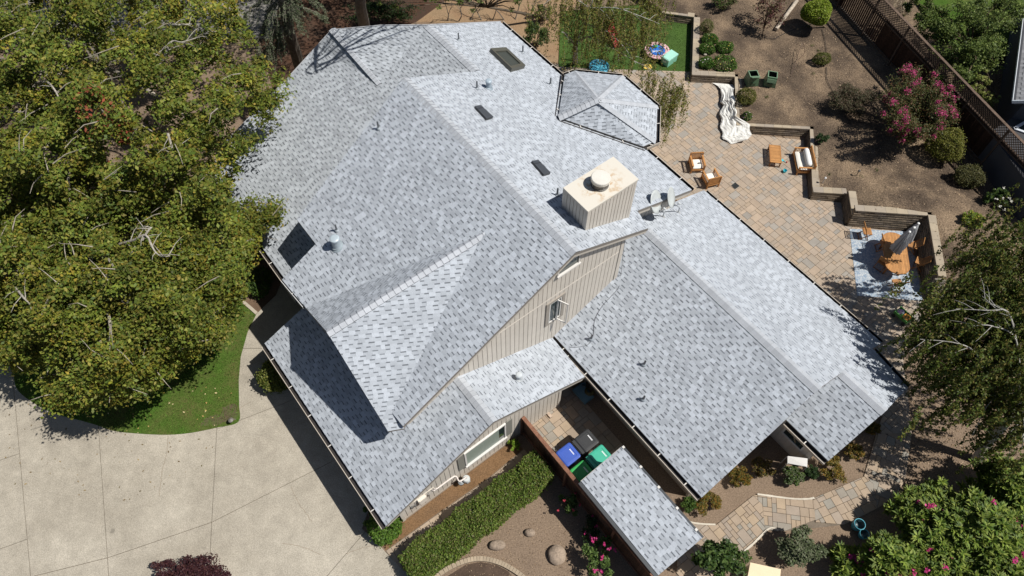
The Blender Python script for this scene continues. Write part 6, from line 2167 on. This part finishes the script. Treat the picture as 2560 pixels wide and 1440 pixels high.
shrub('shade_bush', 'small dark green bush in the shade behind the sofa', 'bush', at(2055, 345, .8), .38, .34, .3, 1400, .07, G_DARK, shape='loose', base_z=.55)
shrub('ball_shrub', 'clipped yellow green ball shrub under the pink tree', 'shrub', at(2364, 362, 1.45), .80, .78, .76, 9500, .07, [(.14, .15, .022), (.18, .175, .03), (.10, .12, .02), (.21, .19, .05)], base_z=.6)
shrub('ball_shrub', 'flattened brownish ball shrub in front of the lattice fence', 'shrub', at(2424, 440, 1.1), .62, .55, .48, 5500, .065, [(.09, .09, .03), (.12, .11, .04), (.07, .075, .025)], base_z=.6)
shrub('white_rose', 'white flowering bush in the shade of the lattice fence', 'rose bush', at(2492, 500, 1.2), .60, .6, .6, 1500, .10, G_MID + G_DARK, shape='loose', flowers=(WHT, 8, .15), base_z=.7)
shrub('yellow_bush', 'bright yellow green loose bush at the lower right of the terrace', 'bush', at(2432, 552, 1.35), .52, .48, .42, 2600, .085, G_YEL + G_BRIGHT, shape='loose', lumps=22, base_z=.9)
# crape myrtle with pink blossom
cm = thing('crape_myrtle', 'spreading small tree with many magenta blossom spikes by the lattice fence', 'tree', at(2290, 335, .6))
cb0 = at(2290, 335, .6); shoots = []
for k in range(95):
    a = rnd.uniform(0, 6.28); rr_ = rnd.uniform(.2, 1.0) ** .6
    x = 2298 + math.cos(a) * 100 * rr_; y = 262 + math.sin(a) * 102 * rr_
    shoots.append(at(x, y, 2.1 + 1.5 * (1 - rr_ ** 2) + rnd.uniform(-.3, .4)))
mb = MB(); PL = []
for i, e in enumerate(shoots):
    m1 = cb0.lerp(e, .45) + Vector((rnd.uniform(-.15, .15), rnd.uniform(-.15, .15), .25))
    ln = smooth_line([cb0 + Vector((rnd.uniform(-.15, .15), rnd.uniform(-.15, .15), 0)), m1, e], 5)
    mb.tube(ln, [.04 - .034 * k / (len(ln) - 1) for k in range(len(ln))], (.16, .115, .075), 5)
    for p in ln[3:]:
        for q in range(48): PL.append(tuple(p + Vector((rnd.gauss(0, .12), rnd.gauss(0, .12), rnd.gauss(0, .10)))))
mb.build('trunk', M['bark'], cm)
leaf_cloud('crown', PL, .085, pick_cols(len(PL), [(.07, .085, .022), (.10, .10, .03), (.055, .065, .02), (.14, .075, .035)], .25), cm, 'leaf')
bl_ = np.array([tuple(shoots[k] + Vector((0, 0, .05))) for k in range(95) if k % 2 or k > 76])
P2, idx = clumps(bl_, np.array([rnd.uniform(.09, .22) for _ in bl_]), 56, 1.3, .6)
leaf_cloud('blossom', P2, .07, pick_cols(len(P2), [(.42, .045, .15), (.50, .08, .21), (.34, .035, .12)], .25), cm, 'petal', up=.6, aspect=.85)
# trees behind the lattice fence
def leafy_tree(name, label, blobs, base, pal, leaf, per, bark=(.12, .09, .06), tr=.16, group=None, up=.5, aspect=.6, flat=.75):
    t = thing(name, label, 'tree', base, group)
    C = []; R = []
    for (x, y, z, r, k) in blobs:
        c = at(x, y, z)
        for q in range(k):
            d = Vector((rnd.gauss(0, 1), rnd.gauss(0, 1), rnd.gauss(0, .7))).normalized() * r * rnd.uniform(.45, 1)
            C.append(tuple(c + d)); R.append(r * rnd.uniform(.16, .34))
    P, idx = clumps(np.array(C), np.array(R), per, flat, .55)
    ck = rng.uniform(.72, 1.25, len(C))
    leaf_cloud('crown', P, leaf, pick_cols(len(P), pal, .25) * ck[idx][:, None], t, 'leaf', up=up, aspect=aspect)
    zc = sum(b[2] for b in blobs) / len(blobs)
    fk = Vector((base.x, base.y, base.z)).lerp(at(blobs[0][0], blobs[0][1], blobs[0][2]), .55)
    mb = MB().tube([base, base.lerp(fk, .5) + Vector((.1, .05, 0)), fk], [tr, tr * .8, tr * .6], bark, 8)
    mb.build('trunk', M['bark'], t)
    mb = MB()
    for c in C[::max(1, len(C) // 28)]:
        c = Vector(c); mb.tube([fk, fk.lerp(c, .5) + Vector((rnd.uniform(-.2, .2), rnd.uniform(-.2, .2), .3)), c], [tr * .45, tr * .25, .012], bark, 5)
    mb.build('limb', M['bark'], t)
    return t


GD2 = [(.09, .13, .026), (.12, .17, .034), (.06, .095, .02), (.16, .20, .05)]
leafy_tree('garden_tree', 'dark green tree in the neighbouring garden behind the lattice fence', [(2430, 90, 3.2, 1.9, 60), (2350, 60, 3.0, 1.3, 34), (2490, 40, 3.4, 1.5, 40), (2400, 160, 2.8, 1.2, 30), (2300, 20, 2.6, .9, 16)], at(2420, 150, .2), GD2, .11, 150)
leafy_tree('climber', 'light yellow green creeper hanging over the lattice fence', [(2452, 215, 2.5, .55, 16), (2475, 245, 2.3, .45, 12), (2448, 185, 2.5, .4, 9)], at(2440, 240, .4), [(.22, .25, .06), (.28, .28, .09), (.16, .20, .04)], .10, 55, tr=.04)
pg = thing('pampas_grass', 'beige feathery grass plumes behind the lattice fence', 'ornamental grass', at(2262, 30, .3))
mb = MB(); PP = []
for k in range(7):
    e = at(2240 + k * 7, 8 + (k % 3) * 12 - 6, 2.4); b = at(2262, 40, .3)
    mb.tube([b, e], [.012, .008], (.3, .26, .15), 4)
    for q in range(130): PP.append(tuple(e + Vector((rnd.gauss(0, .06), rnd.gauss(0, .06), rnd.uniform(-.35, .25)))))
mb.build('stem', M['bark'], pg); leaf_cloud('plume', PP, .10, pick_cols(len(PP), [(.50, .42, .30), (.42, .35, .24)], .15), pg, 'petal', aspect=.25, droop=(0, 0, 1.2))
sheet('neighbour_lawn', [at(x, y) for x, y in ((2200, -80), (2300, 60), (2420, 180), (2600, 150), (2700, -100))], TURF, .75)

# ---- weeping birches
def birch(label, base, limbs, strands, pal, leaf, ln, per, barkc=(.48, .46, .42)):
    t = thing('weeping_birch', label, 'tree', base)
    mb = MB()
    for pts, r0, r1 in limbs[:1]:
        L = smooth_line(pts, 5); n = len(L); mb.tube(L, [r0 + (r1 - r0) * i / (n - 1) for i in range(n)], barkc, 9)
    mb.build('trunk', M['bark'], t)
    allp = []
    for pts, r0, r1 in limbs[1:]:
        L = smooth_line(pts, 5); n = len(L)
        lm = MB().tube(L, [(r0 + (r1 - r0) * i / (n - 1)) * .55 for i in range(n)], tuple(c * .8 for c in barkc), 7)
        for i in range(2, n - 1, 2):
            d_ = (L[i + 1] - L[i]).normalized(); a_ = rnd.choice((-1, 1)) * rnd.uniform(.4, .9)
            e_ = L[i] + Vector((d_.x * math.cos(a_) - d_.y * math.sin(a_), d_.x * math.sin(a_) + d_.y * math.cos(a_), rnd.uniform(-.3, .1))) * rnd.uniform(.4, 1.0)
            lm.tube([L[i], L[i].lerp(e_, .55) + Vector((0, 0, .05)), e_], [r1 * .55 + .004, r1 * .4 + .003, .004], tuple(c * .75 for c in barkc), 5)
        lm.build('limb', M['bark'], t)
    mb = MB(); P = []
    for (x, y, z, k, sp) in strands:
        c = at(x, y, z)
        for q in range(k):
            s = c + Vector((rnd.gauss(0, sp), rnd.gauss(0, sp), rnd.gauss(0, .3)))
            L = ln * rnd.uniform(.5, 1.2); a = rnd.uniform(0, 6.28)
            drift = Vector((math.cos(a), math.sin(a), 0)) * rnd.uniform(.05, .4)
            e = s + drift - Vector((0, 0, min(L, s.z - .4)))
            m1 = s.lerp(e, .35) + drift * .35 + Vector((0, 0, .12))
            mb.tube([s, m1, e], [.008, .006, .003], (.20, .15, .10), 3, cap=False)
            for j in range(per):
                f = rnd.random()
                p = s.lerp(m1, f / .35) if f < .35 else m1.lerp(e, (f - .35) / .65)
                P.append(tuple(p + Vector((rnd.gauss(0, .05), rnd.gauss(0, .05), rnd.gauss(0, .05)))))
    tag(mb.build('hanging_twigs', M['bark'], t), kind='stuff')
    leaf_cloud('crown', P, leaf, pick_cols(len(P), pal, .3), t, 'leaf', up=.2, aspect=.55, droop=(0, 0, -.9))
    return t


BIRP = [(.17, .18, .035), (.14, .165, .03), (.20, .185, .045), (.10, .13, .025), (.20, .155, .045)]
b0 = at(1438, 158, 0)
birch('weeping birch with pale branches hanging over the bay roof and back lawn', b0,
      [([b0, at(1438, 130, 1.6), at(1440, 105, 2.6)], .15, .11), ([at(1440, 120, 2.2), at(1420, 88, 3.4), at(1405, 80, 4.0)], .09, .04),
       ([at(1440, 105, 2.6), at(1470, 92, 3.4), at(1500, 85, 4.0)], .08, .035), ([at(1440, 105, 2.6), at(1462, 60, 4.0), at(1475, 20, 5.2), at(1490, -20, 6)], .09, .04),
       ([at(1462, 60, 4.0), at(1520, 80, 4.3), at(1560, 118, 4.2), at(1590, 160, 3.8)], .05, .015), ([at(1475, 20, 5.2), at(1540, 20, 5.6), at(1600, 40, 5.4), at(1650, 60, 4.8)], .05, .015),
       ([at(1470, 92, 3.4), at(1530, 120, 3.8), at(1600, 160, 3.6), at(1660, 190, 3.2)], .045, .012), ([at(1475, 20, 5.2), at(1420, -10, 5.5), at(1370, 0, 5.2)], .05, .015)],
      [(1480, 20, 5.4, 58, .8), (1512, 12, 5.4, 50, .7), (1590, 70, 4.9, 63, .7), (1572, 150, 4.4, 14, .6), (1598, 40, 4.9, 36, .6), (1650, 228, 3.9, 26, .5), (1682, 235, 3.7, 40, .42), (1640, 180, 4.0, 30, .45), (1470, 10, 5.4, 40, .8), (1580, 0, 5.6, 58, .9), (1470, 70, 4.2, 31, .8), (1400, 10, 5.0, 34, .8), (1640, -10, 5.0, 24, .5), (1500, 100, 4.4, 16, .6), (1665, 270, 3.3, 20, .35)], BIRP, .09, 1.9, 56)
b1 = at(2440, 1150, 0)
birch('big weeping birch in deep shade along the right edge with white branches', b1,
      [([b1, at(2475, 1100, 1.6), at(2520, 1050, 3.2), at(2550, 980, 4.6)], .20, .12), ([at(2520, 1050, 3.2), at(2450, 900, 5.2), at(2400, 860, 5.8), at(2300, 848, 5.6)], .07, .015),
       ([at(2550, 980, 4.6), at(2540, 850, 6.0), at(2480, 815, 6.3), at(2430, 815, 6.2)], .07, .018), ([at(2540, 850, 6.0), at(2520, 780, 6.6), at(2470, 776, 6.5), at(2390, 772, 6.2)], .06, .015),
       ([at(2520, 780, 6.6), at(2480, 760, 6.7), at(2455, 740, 6.6)], .03, .012), ([at(2550, 980, 4.6), at(2560, 1060, 4.8), at(2555, 1120, 4.2)], .05, .02), ([at(2545, 1060, 4.2), at(2530, 1100, 4.0), at(2520, 1150, 3.2)], .04, .012), ([at(2550, 980, 4.6), at(2480, 1000, 4.6), at(2430, 1090, 3.6)], .04, .012)],
      [(2538, 640, 6.2, 70, 1.1), (2588, 720, 6.6, 70, 1.1), (2498, 740, 6.2, 70, 1.0), (2438, 780, 5.9, 56, .9), (2558, 820, 6.3, 80, 1.1), (2478, 840, 5.9, 70, 1.0), (2398, 850, 5.5, 44, .8), (2528, 920, 5.4, 60, 1.0), (2598, 900, 5.8, 60, 1.1), (2438, 920, 5.0, 40, .8), (2598, 1000, 5.0, 40, .9), (2458, 1000, 4.2, 26, .7), (2538, 1040, 4.6, 26, .8), (2598, 580, 6.2, 40, .9), (2628, 800, 6.6, 60, 1.2), (2330, 842, 5.2, 16, .45), (2488, 640, 5.6, 26, .6)], [(.075, .108, .018), (.10, .132, .022), (.05, .078, .015), (.13, .145, .03), (.14, .12, .028)], .115, 2.2, 92)

# ---- trees behind the house: conifer, bare tree, dark understory
def conifer(label, base, tips, pal, trunk):
    t = thing('cedar', label, 'tree', base)
    L = smooth_line(trunk, 5); n = len(L)
    MB().tube(L, [.34 - .14 * i / n for i in range(n)], (.14, .12, .10), 10).build('trunk', M['bark'], t)
    mb = MB(); P = []
    for (s, e, w_) in tips:
        ln = smooth_line([s, s.lerp(e, .5) + Vector((0, 0, .35)), e], 6)
        mb.tube(ln, [.045 - .038 * i / (len(ln) - 1) for i in range(len(ln))], (.24, .21, .18), 5)
        d = (e - s).normalized(); sd = d.cross(Vector((0, 0, 1))).normalized()
        for k in range(26):
            f = rnd.uniform(.15, 1); b = ln[min(len(ln) - 1, int(f * (len(ln) - 1)))]
            tip = b + sd * rnd.choice((-1, 1)) * w_ * rnd.uniform(.3, 1) * (1.1 - f * .6) + d * rnd.uniform(.1, .5) - Vector((0, 0, rnd.uniform(.15, .7)))
            mb.tube([b, tip], [.010, .004], (.22, .19, .16), 3, cap=False)
            for q in range(60): P.append(tuple(b.lerp(tip, rnd.random()) + Vector((rnd.gauss(0, .035), rnd.gauss(0, .035), rnd.gauss(0, .03)))))
    mb.build('limb', M['bark'], t)
    leaf_cloud('crown', P, .085, pick_cols(len(P), pal, .25), t, 'leaf', up=.3, aspect=.28)
    return t


cbz = at(762, 205, 0)
ctk = [cbz, at(745, 150, 2.2), at(728, 95, 4.2), at(712, 30, 6.4), at(700, -60, 9.0)]
tp_ = []
for (sx, sy, sz, ex, ey, ez, w_) in ((712, 30, 6.4, 640, 110, 5.4, .8), (715, 40, 6.2, 670, 130, 5.0, .7), (706, 0, 7.4, 610, 40, 6.6, .9), (706, 0, 7.4, 660, 60, 6.4, .8), (712, 30, 6.4, 745, 60, 6.0, .6), (706, -10, 7.6, 790, 0, 7.0, .8), (706, -10, 7.6, 740, 30, 6.9, .7), (703, -40, 8.4, 650, -10, 7.6, .9), (703, -40, 8.4, 780, -40, 7.6, .9), (720, 60, 5.4, 690, 150, 4.2, .6), (720, 60, 5.4, 650, 160, 4.0, .6), (700, -60, 9, 620, -60, 8.2, .9), (712, 30, 6.4, 810, 40, 5.2, .6)):
    tp_.append((at(sx, sy, sz), at(ex, ey, ez), w_))
conifer('grey green cedar with drooping branches at the top behind the house', cbz, tp_, [(.17, .20, .12), (.13, .165, .09), (.21, .235, .155), (.09, .12, .06)], ctk)
# second trunk, bare old tree whose branches cast the shadows on the back roof
bt = thing('old_tree', 'tall grey tree trunk with bare branches and an added shading canopy behind the back of the house', 'tree', at(915, 85, 0))
tb0 = at(915, 85, 0)
tt = [tb0, at(908, 50, 2.4), at(900, 0, 5.2), at(905, -70, 8.4)]
L = smooth_line(tt, 5); MB().tube(L, [.36 - .16 * i / len(L) for i in range(len(L))], (.20, .18, .16), 10).build('trunk', M['bark'], bt)
mb = MB()
def branchy(p, d, L_, r, depth):
    e = p + d * L_
    m_2 = p.lerp(e, .5) + Vector((rnd.uniform(-.1, .1), rnd.uniform(-.1, .1), rnd.uniform(-.05, .1))) * L_
    mb.tube([p, m_2, e], [r, r * .8, r * .55], (.17, .15, .13), 5, cap=False)
    if depth > 0:
        for k in range(3):
            nd = (d + Vector((rnd.uniform(-.8, .8), rnd.uniform(-.8, .8), rnd.uniform(-.4, .35)))).normalized()
            branchy(m_2 if k == 0 else e, nd, L_ * rnd.uniform(.5, .75), r * .55, depth - 1)


SHADE_CLUMPS = []
for q in range(560): SHADE_CLUMPS.append((rnd.uniform(-22, -1.5), rnd.uniform(29.6, 42), rnd.uniform(8.6, 10.8)))
SHADE_CLUMPS = np.array(SHADE_CLUMPS); P, idx = clumps(SHADE_CLUMPS, .8, 90, .7, .55)
leaf_cloud('crown', P, .15, pick_cols(len(P), G_MID, .3), bt, 'leaf')  # unseen canopy added out of view to shade the ground and fence behind
tall = [at(905, -70, 8.4), at(905, -70, 8.4) + Vector((1.0, -1.5, 3.0)), at(905, -70, 8.4) + Vector((2.2, -3.6, 4.6))]
mb.tube(smooth_line(tall, 4), [.2, .17, .15, .13, .11, .09, .08, .07, .06], (.17, .15, .13), 7)
for (x, y, h) in ((835, 95, 7.2), (880, 120, 7.0), (905, 90, 7.4), (950, 85, 7.2), (985, 110, 6.9), (1020, 80, 7.2), (810, 130, 7.0)):
    q = at(x, y, 5.9) + Vector((.596, -.133, 1)) * h
    p0_ = tall[2] + Vector((rnd.uniform(-.3, .3), rnd.uniform(-.3, .3), 0))
    m_1 = p0_.lerp(q, .5) + Vector((rnd.uniform(-.3, .3), rnd.uniform(-.3, .3), .3))
    mb.tube(smooth_line([p0_, m_1, q], 4), [.05, .048, .045, .042, .04, .036, .034, .032, .03], (.17, .15, .13), 5)
    branchy(q, (q - m_1).normalized(), .8, .028, 4)
    branchy(m_1, ((q - m_1).normalized() + Vector((rnd.uniform(-.7, .7), rnd.uniform(-.5, .1), 0))).normalized(), .8, .028, 3)
mb.build('limb', M['bark'], bt)
shrub('ivy_bank', 'dark ivy clad bank of shrubs in the shade along the back fence', 'shrub', at(960, 30, .9), 2.6, .8, .9, 5200, .09, G_DARK, shape='loose', lumps=40, base_z=0)
leafy_tree('fence_tree', 'sparse dark green tree leaning over the back fence at the top', [(1080, -10, 3.4, .9, 8), (1180, -15, 3.6, .9, 8), (1280, -12, 3.4, .8, 8), (980, -10, 3.5, .9, 8)], at(1370, 48, 0), GD2, .10, 55, bark=(.10, .08, .06), tr=.10)
lb2 = thing('bare_shrub', 'dark leafless shrub stems on the tan slope at the top', 'shrub', at(1235, 50, 0))
for k in range(9):
    mb = MB()
    b_ = at(1120 + k * 28, 52 - k * .5, 0); branchy(b_, Vector((rnd.uniform(-.5, .5), rnd.uniform(-.1, .3), .6)).normalized(), 1.0, .035, 2)
    mb.build('stem', M['bark'], lb2)
shrub('laurel_bush', 'broad green bush by the back corner of the roof', 'bush', at(1340, 88, .9), .85, 1.0, .85, 2600, .10, [(.04, .075, .018), (.06, .10, .022), (.03, .05, .014), (.09, .12, .03)], shape='loose', lumps=22, base_z=0)
shrub('laurel_bush', 'sparse bush on the tan ground near the weeping birch', 'bush', at(1352, 30, .7), .7, .6, .6, 900, .09, BROWN + G_MID, shape='loose', lumps=20, base_z=0)
shrub('shadow_bush', 'round dark bush by the top end of the lawn wall', 'bush', at(1808, 5, 1.0), .95, .7, .7, 3600, .07, BROWN + G_MID, shape='loose', lumps=26, base_z=.5)
sheet('dry_slope', [at(x, y) for x, y in ((1130, 58), (1255, 50), (1400, 180), (1402, 50), (1500, -40), (1200, -60), (1040, 56))], mat('dry_soil', (.30, .205, .12), .98, .25, .8, 24, bump=.4, bscale=16, fvar=.35, col2=(.22, .14, .08)), .01)
sheet('needle_floor', [at(x, y) for x, y in ((640, 60), (700, 300), (860, 100), (1040, 56), (1200, -60), (600, -80))], mat('red_needles', (.085, .042, .024), .98, .35, 1.0, 22, bump=.5, bscale=18, fvar=.4, col2=(.045, .027, .018)), .008)

# ---- grass and litter
def scatter(poly, n, zf):
    xs = [p[0] for p in poly]; ys = [p[1] for p in poly]
    out = []
    while len(out) < n:
        x = rng.uniform(min(xs), max(xs), n); y = rng.uniform(min(ys), max(ys), n)
        for a, b in zip(x, y):
            if inside((a, b), poly): out.append((a, b, zf(a, b)))
    return np.array(out[:n])


rng = np.random.default_rng(77)
P = scatter([(p.x, p.y) for p in lawn_w], 26000, lambda x, y: .075)
tag(leaf_cloud('lawn_grass', P, .085, pick_cols(len(P), [(.085, .185, .022), (.11, .225, .03), (.065, .145, .018), (.13, .21, .04), (.14, .15, .045)], .3), None, 'grass', up=.0, aspect=.22, base=Vector((0, 0, 0))), kind='stuff')
P = scatter([(p.x, p.y) for p in blawn_w], 16000, lambda x, y: .068)
tag(leaf_cloud('back_grass', P, .06, pick_cols(len(P), [(.06, .13, .018), (.08, .16, .024), (.048, .10, .016), (.10, .165, .034)], .25), None, 'grass', up=.0, aspect=.22, base=Vector((0, 0, 0))), kind='stuff')
CHC = [(.26, .18, .11), (.18, .125, .08), (.34, .25, .16), (.12, .085, .06), (.40, .30, .20)]
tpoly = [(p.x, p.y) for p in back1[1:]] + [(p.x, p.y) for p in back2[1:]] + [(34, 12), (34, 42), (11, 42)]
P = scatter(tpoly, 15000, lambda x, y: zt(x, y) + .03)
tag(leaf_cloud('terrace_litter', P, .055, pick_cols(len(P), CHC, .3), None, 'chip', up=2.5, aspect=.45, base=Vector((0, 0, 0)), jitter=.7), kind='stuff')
bpoly = [at(x, y)[:2] for x, y in ((1055, 1440), (1385, 1200), (1450, 1250), (1640, 1470), (1600, 1600), (1000, 1560))]
P = scatter(bpoly, 2600, lambda x, y: .02)
tag(leaf_cloud('bed_litter', P, .035, pick_cols(len(P), CHC, .3), None, 'chip', up=2.5, aspect=.45, base=Vector((0, 0, 0)), jitter=.7), kind='stuff')
spoly = [at(x, y)[:2] for x, y in ((2262, 880), (2330, 860), (2560, 900), (2620, 1150), (2330, 1200), (2240, 1240), (2276, 1060))]
P = scatter(spoly, 3500, lambda x, y: .02)
tag(leaf_cloud('path_litter', P, .06, pick_cols(len(P), CHC, .3), None, 'chip', up=2.5, aspect=.45, base=Vector((0, 0, 0)), jitter=.6), kind='stuff')
P = scatter([(p.x, p.y) for p in lawn_w[:13]] , 70, lambda x, y: .10)
dvp = [at(x, y)[:2] for x, y in ((-60, 900), (40, 980), (250, 1075), (420, 1100), (520, 1085), (560, 1180), (300, 1260), (-60, 1250))]
Pd = scatter(dvp, 90, lambda x, y: .06)
tag(leaf_cloud('drive_leaves', Pd, .075, pick_cols(len(Pd), [(.16, .11, .05), (.26, .19, .09), (.10, .08, .03)], .3), None, 'chip', up=2.5, aspect=.5, base=Vector((0, 0, 0)), jitter=.6), kind='stuff')
wd0 = scatter(tpoly, 46, lambda x, y: zt(x, y) + .05)
Pw, _i = clumps(wd0, .13, 26, .4, .6)
tag(leaf_cloud('weeds', Pw, .07, pick_cols(len(Pw), G_MID + [(.16, .14, .05)], .3), None, 'leaf', up=.2, aspect=.35, base=Vector((0, 0, 0))), kind='stuff')
tag(leaf_cloud('fallen_leaves', P, .085, pick_cols(len(P), [(.42, .33, .12), (.36, .24, .09), (.50, .42, .22)], .25), None, 'chip', up=2.0, aspect=.6, base=Vector((0, 0, 0))), kind='stuff')
